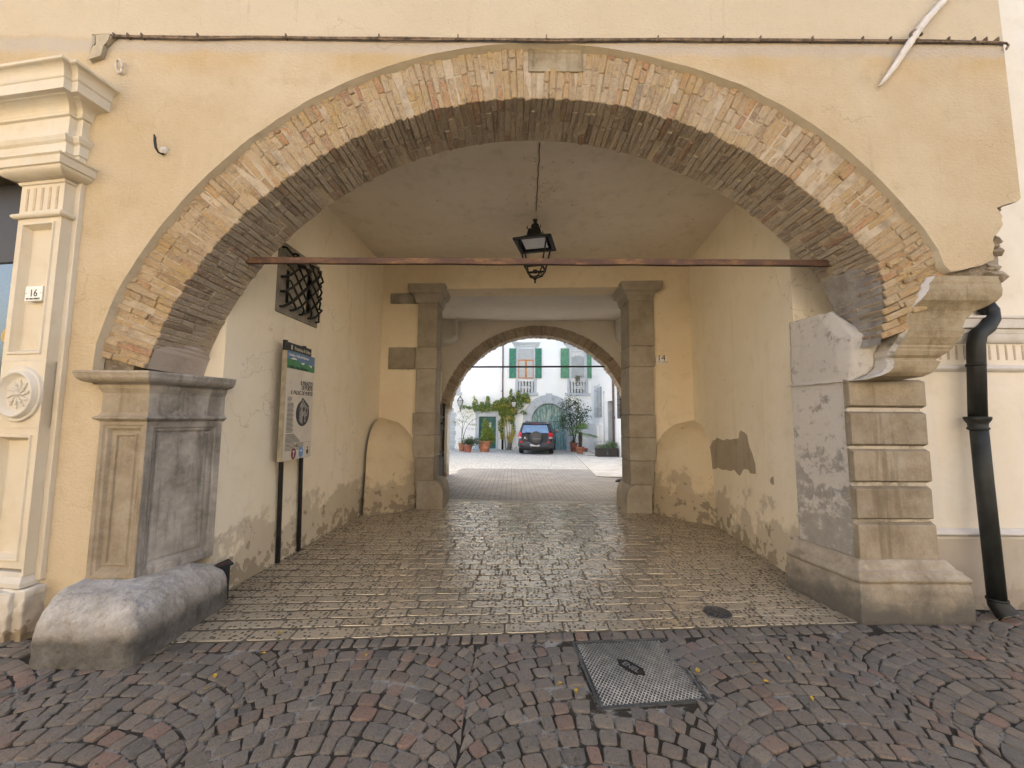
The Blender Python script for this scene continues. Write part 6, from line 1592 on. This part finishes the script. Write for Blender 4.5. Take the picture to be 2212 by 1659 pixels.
# low shrub in a red pot
b6 = (180,840); P = pG(*Z6(*b6)); P.y += .25; s = scale_at(P)
t = thing('potted_shrub', 'low sprawling shrub in a plain red pot in front at the left of the courtyard', 'potted plant', (P.x,P.y,gz(P.y)))
zt_ = pot(t, P.x, P.y, 58*s, 92*s, M['terracotta_red'], 0, .07)
fo = MB(); tk = MB()
for i in range(34):
    a = RND.random()*6.28; L = RND.uniform(.3,.75); e = RND.uniform(.25,1.2)
    p0 = Vector((P.x,P.y,zt_)); ex = math.cos(a)*L*math.cos(e)
    if i % 3 == 0: ex = abs(ex)*1.5
    p2 = p0+Vector((ex, math.sin(a)*L*math.cos(e)*.6, L*math.sin(e)*.85)); p1 = p0.lerp(p2,.5)+Vector((0,0,.08))
    tk.tube([p0,p1,p2], [.012,.008,.003], 4); leaf_cloud(fo, [p1.lerp(p2,RND.random()) for _ in range(34)], .08, spread=.08)
fo.build('foliage', M['leaf_dark'], t, fix=False); tk.build('stems', M['bark_pale'], t, fix=False)
# slender maple in the pot behind
b6 = (105,825); P = pG(*Z6(*b6)); P.y += .1; s = scale_at(P)
t = thing('potted_maple', 'slender bare limbed maple with airy pale leaves in a terracotta pot by the wall', 'potted plant', (P.x,P.y,gz(P.y)))
zt_ = pot(t, P.x, P.y, 46*s, 100*s, M['terracotta'], 2, .1)
tk = MB(); fo = MB()
limbs = [[(105,730),(100,640),(105,540),(115,430),(110,370),(75,330)], [(110,730),(120,650),(110,560),(135,470),(160,420),(190,390)], [(112,730),(125,640),(150,540),(190,480),(240,430),(310,400)], [(113,560),(70,500),(30,465),(-10,455)], [(150,540),(200,530),(240,550)], [(120,460),(80,440),(50,430)], [(110,400),(150,350),(200,330)], [(190,480),(240,500),(270,480)], [(150,430),(210,370),(260,360)]]
for i, L in enumerate(limbs):
    pts = [loc6(P,b6,x,y,jit(.12)*(k > 1)) for k, (x, y) in enumerate(L)]
    tk.tube(pts, [.022-.016*k/(len(pts)-1) if i < 3 else .010-.007*k/(len(pts)-1) for k in range(len(pts))], 5)
    for k in range(len(pts)-1):
        if L[k][1] < 520:
            for q in range(20): 
                c = pts[k].lerp(pts[k+1], RND.random()); leaf_cloud(fo, [c+Vector((RND.gauss(0,.14), RND.gauss(0,.15), RND.gauss(0,.035)))], .075, n_per=2, spread=.03, flat=1.0, asp=.5)
    e = pts[-1]
    for q in range(26): leaf_cloud(fo, [e+Vector((RND.gauss(0,.17), RND.gauss(0,.12), RND.gauss(0,.04)))], .08, n_per=1, flat=1.0, asp=.5)
fo.build('foliage', M['leaf_maple'], t, fix=False); tk.build('limbs', M['bark'], t, fix=False)
# vine over the door and round the downpipe
t = thing('climbing_vine', 'climbing vine with green and yellow leaves spreading over the green door from its many stems', 'vine', (q6(690,800).x,YC-.15,GC))
tk = MB(); fo = MB()
def v6(x, y, dy=-.14): return q6(x, y, YC+dy)
stems = [[(690,808),(700,720),(690,600),(680,480),(690,380),(680,300)], [(720,808),(730,700),(745,560),(745,440),(730,330),(720,200)], [(705,808),(715,680),(720,540),(700,420)], [(675,808),(660,700),(655,560),(640,430)], [(730,808),(760,640),(770,500),(740,380),(800,320),(880,260),(960,190)], [(740,380),(860,330),(930,290)], [(690,330),(600,300),(480,290),(330,270)], [(720,250),(730,130),(735,40)], [(730,300),(800,200),(820,60)], [(640,300),(560,250),(440,200)], [(632,800),(625,600),(630,420),(640,250),(635,150)]]
for L in stems: tk.tube([v6(x, y) for x, y in L], [.028-.02*k/(len(L)-1) for k in range(len(L))], 5)
cl_ = [(440,270,200,48,620), (280,240,38,85,170), (370,260,45,70,170), (440,200,30,80,140), (440,145,16,25,30), (560,240,60,70,250), (640,220,70,80,330), (735,200,75,90,330), (735,75,18,50,60), (830,110,28,70,110), (860,160,60,60,180), (920,140,55,60,170), (950,175,35,40,80), (640,330,70,60,280), (760,320,60,50,170), (840,250,60,40,90), (600,500,30,90,130), (640,420,40,60,130), (745,420,45,60,130), (770,540,22,80,60), (620,600,25,60,70), (900,330,45,25,45), (700,300,80,60,200), (130,265,60,25,60), (210,270,30,20,40), (265,140,14,24,16)]
fy = MB()
for x, y, rx, ry, n in cl_:
    for _ in range(int(n*1.35)):
        a = RND.random()*6.28; r = math.sqrt(RND.random())
        p = v6(x+rx*r*math.cos(a), y+ry*r*math.sin(a), -.12-RND.random()*.28)
        leaf_cloud(fo if RND.random() < .93 else fy, [p], .12, asp=.6)
for x, y, rx, ry, n in ((625,630,28,50,60), (720,650,40,70,100), (760,610,25,50,50), (600,250,40,25,30), (690,250,30,25,40), (760,300,25,40,35), (950,165,25,25,25), (640,480,30,40,30), (700,400,40,40,30), (750,410,30,40,30)):
    for _ in range(n):
        a = RND.random()*6.28; r = math.sqrt(RND.random()); leaf_cloud(fy, [v6(x+rx*r*math.cos(a), y+ry*r*math.sin(a), -.25-RND.random()*.2)], .12, asp=.65)
tk.build('stems', M['bark_pale'], t, fix=False); fo.build('foliage', M['leaf_vine'], t, fix=False); fy.build('yellow_leaves', M['leaf_gold'], t, fix=False)
# tall shrub in a pot at the right of the arched gate
b6 = (1548,832); P = pG(*Z6(*b6)); P.y += .3; s = scale_at(P)
t = thing('potted_tree', 'tall open crowned evergreen shrub in a red banded pot right of the arched gate', 'potted plant', (P.x,P.y,gz(P.y)))
zt_ = pot(t, P.x, P.y, 50*s, 112*s, M['terracotta_red'], 1, .1)
tk = MB(); fo = MB()
limbs = [[(1540,720),(1545,650),(1530,560),(1520,470),(1500,380),(1490,280),(1480,200),(1470,150)], [(1555,720),(1570,620),(1580,520),(1590,420),(1600,330),(1610,250),(1620,180)], [(1545,640),(1480,560),(1420,520),(1370,500)], [(1530,560),(1470,480),(1430,430),(1400,380)], [(1580,520),(1630,460),(1670,400),(1710,350),(1735,280)], [(1590,420),(1640,380),(1680,330)], [(1500,380),(1440,330),(1400,260),(1420,220)], [(1490,280),(1540,230),(1560,180)], [(1600,330),(1570,270)], [(1520,470),(1560,430)], [(1430,430),(1380,410)], [(1570,620),(1640,520),(1690,440)]]
for i, L in enumerate(limbs):
    pts = [loc6(P,b6,x,y,jit(.25)*(k > 1)) for k, (x, y) in enumerate(L)]
    tk.tube(pts, [(.045 if i < 2 else .022)*(1-.85*k/(len(pts)-1))+.003 for k in range(len(pts))], 6)
    for k in range(len(pts)-1):
        nl = 44 if L[k+1][1] < 480 else 22
        if L[k][1] > 640: continue
        for q in range(nl):
            c = pts[k].lerp(pts[k+1], RND.random()); leaf_cloud(fo, [c+Vector((RND.gauss(0,.14), RND.gauss(0,.18), RND.gauss(0,.11)))], .13, n_per=1, asp=.5)
for _ in range(1300):
    c = loc6(P,b6,1545+RND.gauss(0,95), 330+RND.gauss(0,95), jit(.4)); 
    leaf_cloud(fo, [c], .10, asp=.5) if noise.noise(c*2.2) > -.05 else None
for _ in range(200): c = loc6(P,b6,1400+RND.gauss(0,35), 490+RND.gauss(0,40), jit(.3)); leaf_cloud(fo, [c], .10, asp=.5)
for _ in range(60): leaf_cloud(fo, [loc6(P,b6,1540+RND.gauss(0,28), 708+RND.gauss(0,9), jit(.15))], .08)
fo.build('foliage', M['leaf_dark'], t, fix=False); tk.build('limbs', M['bark'], t, fix=False)
# fan palm
b6 = (1630,857); P = pG(*Z6(*b6)); P.y += .28; s = scale_at(P)
t = thing('potted_palm', 'small fan palm with shaggy trunk in a plain terracotta pot', 'potted plant', (P.x,P.y,gz(P.y)))
zt_ = pot(t, P.x, P.y, 54*s, 85*s, M['terracotta'], 0, .09)
tk = MB(); hd = loc6(P,b6,1635,600)
tk.tube([Vector((P.x,P.y,zt_)), loc6(P,b6,1632,700), hd], [.11,.10,.085], 10)
for i in range(260):
    a = RND.random()*6.28; z = RND.uniform(zt_, hd.z); c = Vector((P.x+(hd.x-P.x)*(z-zt_)/(hd.z-zt_)+.1*math.cos(a), P.y+.1*math.sin(a), z)); tk.tube([c, c+Vector((.03*math.cos(a),.03*math.sin(a),.05))], [.012,.002], 4)
tk.build('trunk', M['bark'], t, fix=False)
fo = MB()
for k in range(17):
    a = 2*PI*k/17+jit(.2); e = RND.uniform(-.35,.85); L = RND.uniform(.35,.5)
    if k in (0,1,16): L = .75; e = -.25
    d = Vector((math.cos(a)*math.cos(e), math.sin(a)*math.cos(e), math.sin(e))); c = hd+d*L+Vector((0,0,.08))
    fo.tube([hd, hd+d*L*.5+Vector((0,0,.06)), c], .010, 4)
    sd_ = d.cross(Vector((0,0,1))).normalized(); up = sd_.cross(d)
    for q in range(-9, 10):
        b2 = q*.15; dd = (d*math.cos(b2)+sd_*math.sin(b2)).normalized(); ll = .50*(1-.03*abs(q))*RND.uniform(.9,1.1)
        m1 = c+dd*ll*.6; m2 = c+dd*ll+Vector((0,0,-.13*RND.uniform(.5,1.3))); w_ = up.cross(dd)*.016
        fo.add([c, m1+w_, m2, m1-w_], [(0,1,2,3)])
fo.build('fronds', M['leaf_palm'], t, fix=False)
b6 = (1700,838); P = pG(*Z6(*b6)); P.y += .25; s = scale_at(P)
t = thing('small_pot', 'small dark red pot half hidden between palm pot and steps', 'pot', (P.x,P.y,gz(P.y)))
pot(t, P.x, P.y, 26*s, 48*s, M['terracotta_red'], 0, .05)
# long planter with irises
A, B2 = pG(*Z6(1838,902)), pG(*Z6(2112,905)); A.y = B2.y = (A.y+B2.y)/2; s = scale_at(A); z0 = gz(A.y)+.03; h = 108*s
t = thing('planter_box', 'long dark brown planter box filled with strap leaved plants on the stone path', 'planter', ((A.x+B2.x)/2, A.y+.3, z0))
mb = MB(); mb.box(A.x,B2.x,A.y,A.y+.04,z0,z0+h); mb.box(A.x,B2.x,A.y+.56,A.y+.6,z0,z0+h); mb.box(A.x,A.x+.04,A.y+.04,A.y+.56,z0,z0+h); mb.box(B2.x-.04,B2.x,A.y+.04,A.y+.56,z0,z0+h); mb.box(A.x+.04,B2.x-.04,A.y+.04,A.y+.56,z0,z0+.04); mb.build('box', M['planter'], t, bevel=.006)
mb = MB(); mb.box(A.x+.045,B2.x-.045,A.y+.045,A.y+.555,z0+h-.12,z0+h-.06); mb.build('soil', M['soil'], t)
fo = MB()
for i in range(330):
    x = RND.uniform(A.x+.05,B2.x-.05); y = RND.uniform(A.y+.06,A.y+.54); L = RND.uniform(.2,.5)*(1.2 if x > A.x+.5*(B2.x-A.x) else .75); a = RND.random()*6.28; le = RND.uniform(.05,.45)
    p0 = Vector((x,y,z0+h-.08)); d = Vector((math.cos(a)*le, math.sin(a)*le*.7, 0)); p1 = p0+d*L*.5+Vector((0,0,L*.6)); p2 = p0+d*L*1.3+Vector((0,0,L*.9-le*.2)); w_ = Vector((-math.sin(a), math.cos(a), 0))*.018
    fo.add([p0-w_*.7, p0+w_*.7, p1+w_, p2, p1-w_], [(0,1,2,4),(4,2,3)])
p0 = Vector((A.x+.55*(B2.x-A.x)-.13, A.y+.05, z0+h)); 
for k in range(3): q = Vector((.03*k,0,0)); fo.add([p0+q, p0+q+Vector((.03,-.06,.02)), p0+q+Vector((.02,-.09,-.35)), p0+q+Vector((.0,-.08,-.33))], [(0,1,2,3)])
leaf_cloud(fo, [(RND.uniform(A.x,A.x+.5*(B2.x-A.x)), A.y+RND.uniform(.05,.5), z0+h-.02+RND.random()*.1) for _ in range(160)], .09)
fo.build('foliage', M['leaf_grey'], t, fix=False)
# flowers on the right window ledge
t = thing('window_flowers', 'small trailing flower pot on the balustrade of the right window', 'potted plant', tuple(q7(1560,840,YC-.2)))
c = q7(1560,825,YC-.12); mb = MB(); mb.lathe([(.07,c.z-.12),(.1,c.z+.02),(.09,c.z+.02)], (c.x,c.y,0), 12); mb.build('pot', M['terracotta'], t)
fo = MB(); leaf_cloud(fo, [q7(1555+RND.gauss(0,32), 815+RND.gauss(0,20), YC-.2-RND.random()*.15) for _ in range(90)], .10); leaf_cloud(fo, [q7(1550+RND.gauss(0,20), 855+abs(RND.gauss(0,25)), YC-.22) for _ in range(40)], .08)
fo.build('foliage', M['leaf_grey'], t, fix=False); fo = MB(); leaf_cloud(fo, [q7(1560+RND.gauss(0,35), 795+RND.gauss(0,15), YC-.25) for _ in range(14)], .09); fo.build('blossoms', M['terracotta'], t, fix=False)
# weeds at the foot of the house wall
fo = MB()
for i in range(46):
    x = RND.choice((q6(40,800).x, q6(640,800).x, q6(230,800).x, q6(760,800).x))+RND.gauss(0,.16); p = Vector((x, YC-.12-RND.random()*.12, GC))
    leaf_cloud(fo, [p+Vector((0,0,RND.random()*.2))], .08, n_per=2, spread=.03)
tag(fo.build('weeds', M['leaf_dark'], fix=False), 'weeds along the foot of the white house wall', 'weeds', kind='stuff')

# ------------------------------------------------------------------ the parked car (its own axes: x right, y forward, z up)
PC = pG(*Z6(1040,872)); HD = math.radians(8.5)
car = thing('parked_car', 'dark grey off-road car with spare wheel on its tail parked in the courtyard', 'car', (PC.x+.02, PC.y+.28, gz(PC.y+.3)+.0), -HD, local=True); car.scale = (1.1, 1.1, 1.1)
rings = [  # z, half width, y rear, y front, corner radius
 (.30,.80,.10,4.28,.22), (.34,.86,.03,4.34,.26), (.50,.895,-.02,4.38,.30), (.66,.905,.0,4.38,.32), (.70,.90,.05,4.36,.32), (.85,.905,.06,4.33,.32), (1.0,.895,.09,4.25,.34), (1.06,.875,.12,4.10,.36)]
top_ = [(1.07,.872,.12,3.28,.26), (1.20,.845,.17,2.98,.26), (1.40,.795,.26,2.62,.26), (1.56,.745,.35,2.34,.26), (1.63,.70,.41,2.18,.26), (1.675,.58,.55,1.95,.24)]
def rring(z, hw, y0, y1, r, n=6):
    o = []
    for cx, cy, s0 in ((hw-r,y0+r,-90), (hw-r,y1-r,0), (-hw+r,y1-r,90), (-hw+r,y0+r,180)):
        for q in range(n+1): a = math.radians(s0+90*q/n); o.append((cx+r*math.cos(a), cy+r*math.sin(a), z))
    return o
def loft(mb, R_, mi=0, cap=True):
    L = [rring(*r) for r in R_]; n = len(L[0]); vs = [v for q in L for v in q]
    fs = [(i*n+q, i*n+(q+1) % n, (i+1)*n+(q+1) % n, (i+1)*n+q) for i in range(len(L)-1) for q in range(n)]
    if cap: fs += [tuple(reversed(range(n))), tuple((len(L)-1)*n+q for q in range(n))]
    mb.add(vs, fs, mi, True)
mb = MB(); loft(mb, rings[3:]); loft(mb, top_, cap=True); body = mb.build('body', M['car'], car)
mb = MB(); loft(mb, rings[:4]); 
bmp = mb.build('bumper', M['car_plastic'], car)
mb = MB(); mb.box(-.70,.70,.10,4.1,.20,.32); mb.lathe([(.03,-.02),(.035,.12)], (.52,.05,.27), 10, axis=(0,1,0)); mb.build('underbody', M['tyre'], car)
def tail(z):    # rear face y of the greenhouse at height z
    for a, b_ in zip(top_, top_[1:]):
        if a[0] <= z <= b_[0]: k = (z-a[0])/(b_[0]-a[0]); return a[2]+(b_[2]-a[2])*k, a[1]+(b_[1]-a[1])*k
    return top_[-1][2], top_[-1][1]
mb = MB(); G_ = []
for z in (1.10,1.2,1.3,1.4,1.5,1.545):
    y, hw = tail(z); G_ += [(-(hw-.16),y-.014,z), (hw-.16,y-.014,z)]
mb.add(G_, [(2*i,2*i+1,2*i+3,2*i+2) for i in range(5)], 0, True); rwn = mb.build('rear_window', M['car_glass'], car)
mb = MB(); mb.tube([(-.1,.095,1.09), (-.32,.10,1.12), (-.52,.12,1.14)], .014, 6); mb.build('wiper', M['ink'], rwn)
mb = MB(); y, hw = tail(1.58); mb.add([(-(hw-.02),y-.10,1.585), (hw-.02,y-.10,1.585), (hw-.04,y+.20,1.645), (-(hw-.04),y+.20,1.645), (-(hw-.02),y-.10,1.56), (hw-.02,y-.10,1.56), (hw-.04,y+.1,1.59), (-(hw-.04),y+.1,1.59)], [(0,1,2,3),(4,7,6,5),(0,4,5,1),(1,5,6,2),(3,2,6,7),(0,3,7,4)]); spo = mb.build('spoiler', M['car'], car, bevel=.012)
mb = MB(); mb.box(-.14,.14,y-.108,y-.10,1.565,1.58); mb.build('brake_lamp', M['red_lamp'], spo)
for sx in (-1,1):
    mb = MB(); vs = []
    for z in (1.12,1.25,1.38,1.50):
        y, hw = tail(z)
        for yy in (y+.42, y+1.0, 2.75-(z-1.1)*1.5): vs.append((sx*(hw+.006), yy, z))
    mb.add(vs, [(i*3+q,i*3+q+1,i*3+q+4,i*3+q+3) for i in range(3) for q in range(2)], 0, True); mb.build('side_window', M['car_glass'], car)
    mb = MB(); zz = [(1.12,.875),(1.00,.905),(.90,.912),(.82,.912)]
    # tail lamp: red above, clear below, wrapping the corner
    for i, (z, hw) in enumerate(zz[:-1]):
        z2, h2 = zz[i+1]; mi = 0 if i < 2 else 1
        yb_ = .105
        mb.add([(sx*(hw-.20),yb_+.0,z), (sx*(hw-.04),yb_+.055,z), (sx*(hw+.006),yb_+.22,z), (sx*(h2-.20),yb_-.025,z2), (sx*(h2-.04),yb_+.03,z2), (sx*(h2+.006),yb_+.2,z2)], [(0,1,4,3),(1,2,5,4)], mi, True)
    mb.build('tail_lamp', [M['red_lamp'], M['clear_lamp']], car)
    mb = MB(); mb.box(sx*.70-.075 if sx > 0 else -.775, sx*.70+.075 if sx > 0 else -.625, -.005, .05, .60, .68); mb.build('reflector', M['red_lamp'], car, bevel=.01)
    mb = MB(); mb.tube([(sx*.56,.62,1.655), (sx*.58,.72,1.70), (sx*.60,1.3,1.715), (sx*.59,2.0,1.69), (sx*.575,2.1,1.645)], .022, 6); mb.build('roof_rail', M['chrome'], car)
    mb = MB(); mb.obox((sx*1.01,2.85,1.14), (1,0,0), (0,1,0), (0,0,1), .22, .12, .17); mb.obox((sx*.90,2.88,1.09), (1,0,0), (0,1,0), (0,0,1), .10,.06,.05); mi_ = mb.build('wing_mirror', M['car_plastic'], car, bevel=.03, seg=3)
    mb = MB(); mb.quad((sx*1.01-.085,2.785,1.075), (sx*1.01+.085,2.785,1.075), (sx*1.01+.085,2.785,1.205), (sx*1.01-.085,2.785,1.205)); mb.build('mirror_glass', M['car_glass'], mi_)
    for yw in (.82, 3.46):
        mb = MB(); xo = sx*.905; ax = (sx,0,0)
        mb.lathe([(.20,-.02),(.30,-.0),(.345,-.01),(.36,-.04),(.36,-.19),(.34,-.22),(.2,-.22)], (xo,yw,.36), 28, axis=ax); wh = mb.build('wheel', M['tyre'], car); tag(wh)
        mb = MB(); mb.lathe([(.0,.01),(.06,.012),(.08,-.0),(.19,-.012),(.21,-.0),(.22,-.01)], (xo,yw,.36), 20, axis=ax, cap=False); mb.build('rim', M['chrome'], wh)
        mb = MB(); N = 14; vs = []
        for i in range(N+1):
            a = PI*i/N; vs += [(sx*.90,yw+.40*math.cos(a),.36+.40*math.sin(a)), (sx*.925,yw+.44*math.cos(a),.36+.44*math.sin(a)), (sx*.90,yw+.49*math.cos(a),.36+.49*math.sin(a))]
        mb.add(vs, [(3*i+q,3*i+q+1,3*i+q+4,3*i+q+3) for i in range(N) for q in range(2)], 0, True); mb.build('wheel_arch', M['car_plastic'], car)
mb = MB(); sc_ = Vector((.06,.03,.84)); mb.lathe([(.0,.235),(.26,.235),(.315,.22),(.345,.18),(.35,.14),(.35,.03),(.30,.0),(.0,.0)][::-1], sc_+Vector((0,.08,0)), 40, axis=(0,-1,0)); spw = mb.build('spare_wheel', M['spare'], car)
mb = MB(); text_mb(mb, 'TOYOTA', .085, (sc_.x+.055,sc_.y-.158,.785), (1,0,0), (0,0,1), 0, 'CENTER', width=.40, ext=.002); mb.build('lettering', M['letter_grey'], spw, fix=False)
tg = MB(); tg.box(-.66,.66,.035,.06,.70,1.055); tgo = tg.build('tailgate', M['car'], car, bevel=.025, seg=3)
mb = MB(); mb.box(-.60,-.40,.02,.036,.95,1.0); mb.build('handle', M['ink'], tgo, bevel=.008)
mb = MB(); cB = Vector((-.52,.03,.86))
for (ra_, rb_) in ((.05,.034),(.018,.032)): mb.tube([cB+Vector((ra_*math.cos(t_),-.002,rb_*math.sin(t_)+(0 if ra_ > .03 else .003))) for t_ in [i/20*2*PI for i in range(21)]], .006, 5)
mb.tube([cB+Vector((.034*math.cos(t_),-.002,.014+.014*math.sin(t_))) for t_ in [i/16*2*PI for i in range(17)]], .006, 5)
text_mb(mb, 'RAV4', .05, (-.63,.032,.775), (1,0,0), (0,0,1), 0, 'LEFT', width=.22, ext=.003); mb.build('emblem', M['chrome'], tgo, fix=False)
np2 = MB(); np2.box(-.27,.27,-.035,-.018,.43,.545, 0); np2.box(-.27,-.225,-.037,-.0345,.432,.543,1); np2.box(.225,.27,-.037,-.0345,.432,.543,1)
text_mb(np2, 'CZ 448LK', .10, (0,-.0365,.452), (1,0,0), (0,0,1), 2, 'CENTER', width=.40); np2.build('number_plate', [M['white_plate'], M['plate_blue'], M['ink']], bmp, fix=False)
mb = MB(); mb.tube([(-.0,1.0,1.655), (-.0,.92,1.85)], [.008,.004], 5); mb.build('antenna', M['ink'], car)
# ------------------------------------------------------------------ light, sky, camera
w = bpy.data.worlds.new('World'); sc.world = w; w.use_nodes = True
nt = w.node_tree; nt.nodes.clear()
o = nt.nodes.new('ShaderNodeOutputWorld'); bg = nt.nodes.new('ShaderNodeBackground'); sky = nt.nodes.new('ShaderNodeTexSky')
sky.sky_type = 'NISHITA'; sky.sun_disc = False
SUN_EL, SUN_AZ = math.radians(30), math.radians(-24)        # azimuth clockwise from +Y: the sun stands behind the gateway building
sky.sun_elevation = SUN_EL; sky.sun_rotation = SUN_AZ
sky.air_density = 1.0; sky.dust_density = 6.0; sky.ozone_density = .4
nt.links.new(sky.outputs[0], bg.inputs[0]); bg.inputs[1].default_value = SKY_STRENGTH
nt.links.new(bg.outputs[0], o.inputs[0])
sl = bpy.data.lights.new('sun', 'SUN'); sl.energy = SUN_STRENGTH; sl.angle = math.radians(SUN_ANGLE); sl.color = (1.0, .90, .76)
so_ = bpy.data.objects.new('sun', sl); COL.objects.link(so_)
sd = Vector((math.sin(SUN_AZ)*math.cos(SUN_EL), math.cos(SUN_AZ)*math.cos(SUN_EL), math.sin(SUN_EL)))
so_.rotation_euler = sd.to_track_quat('Z', 'Y').to_euler(); so_.location = (0,-10,20)
cd = bpy.data.cameras.new('camera'); cam = bpy.data.objects.new('camera', cd); COL.objects.link(cam)
cd.sensor_width = 36; cd.lens = 36*1500/3840; cd.clip_end = 500; cd.clip_start = .05
cam.location = CAM
R = Matrix.Rotation(math.radians(90)+PITCH, 4, 'X')
cam.matrix_world = Matrix.Translation(CAM) @ R @ Matrix.Rotation(ROLL, 4, 'Z')
sc.camera = cam
sc.view_settings.view_transform = 'Standard'; sc.view_settings.look = 'None'; sc.view_settings.exposure = EXPOSURE; sc.view_settings.gamma = 1
sc.render.engine = 'CYCLES'; sc.cycles.use_denoising = True
sc.cycles.max_bounces = 10; sc.cycles.diffuse_bounces = 7; sc.cycles.glossy_bounces = 4; sc.cycles.transmission_bounces = 4; sc.cycles.transparent_max_bounces = 6
sc.cycles.caustics_reflective = False; sc.cycles.caustics_refractive = False; sc.cycles.sample_clamp_indirect = 8
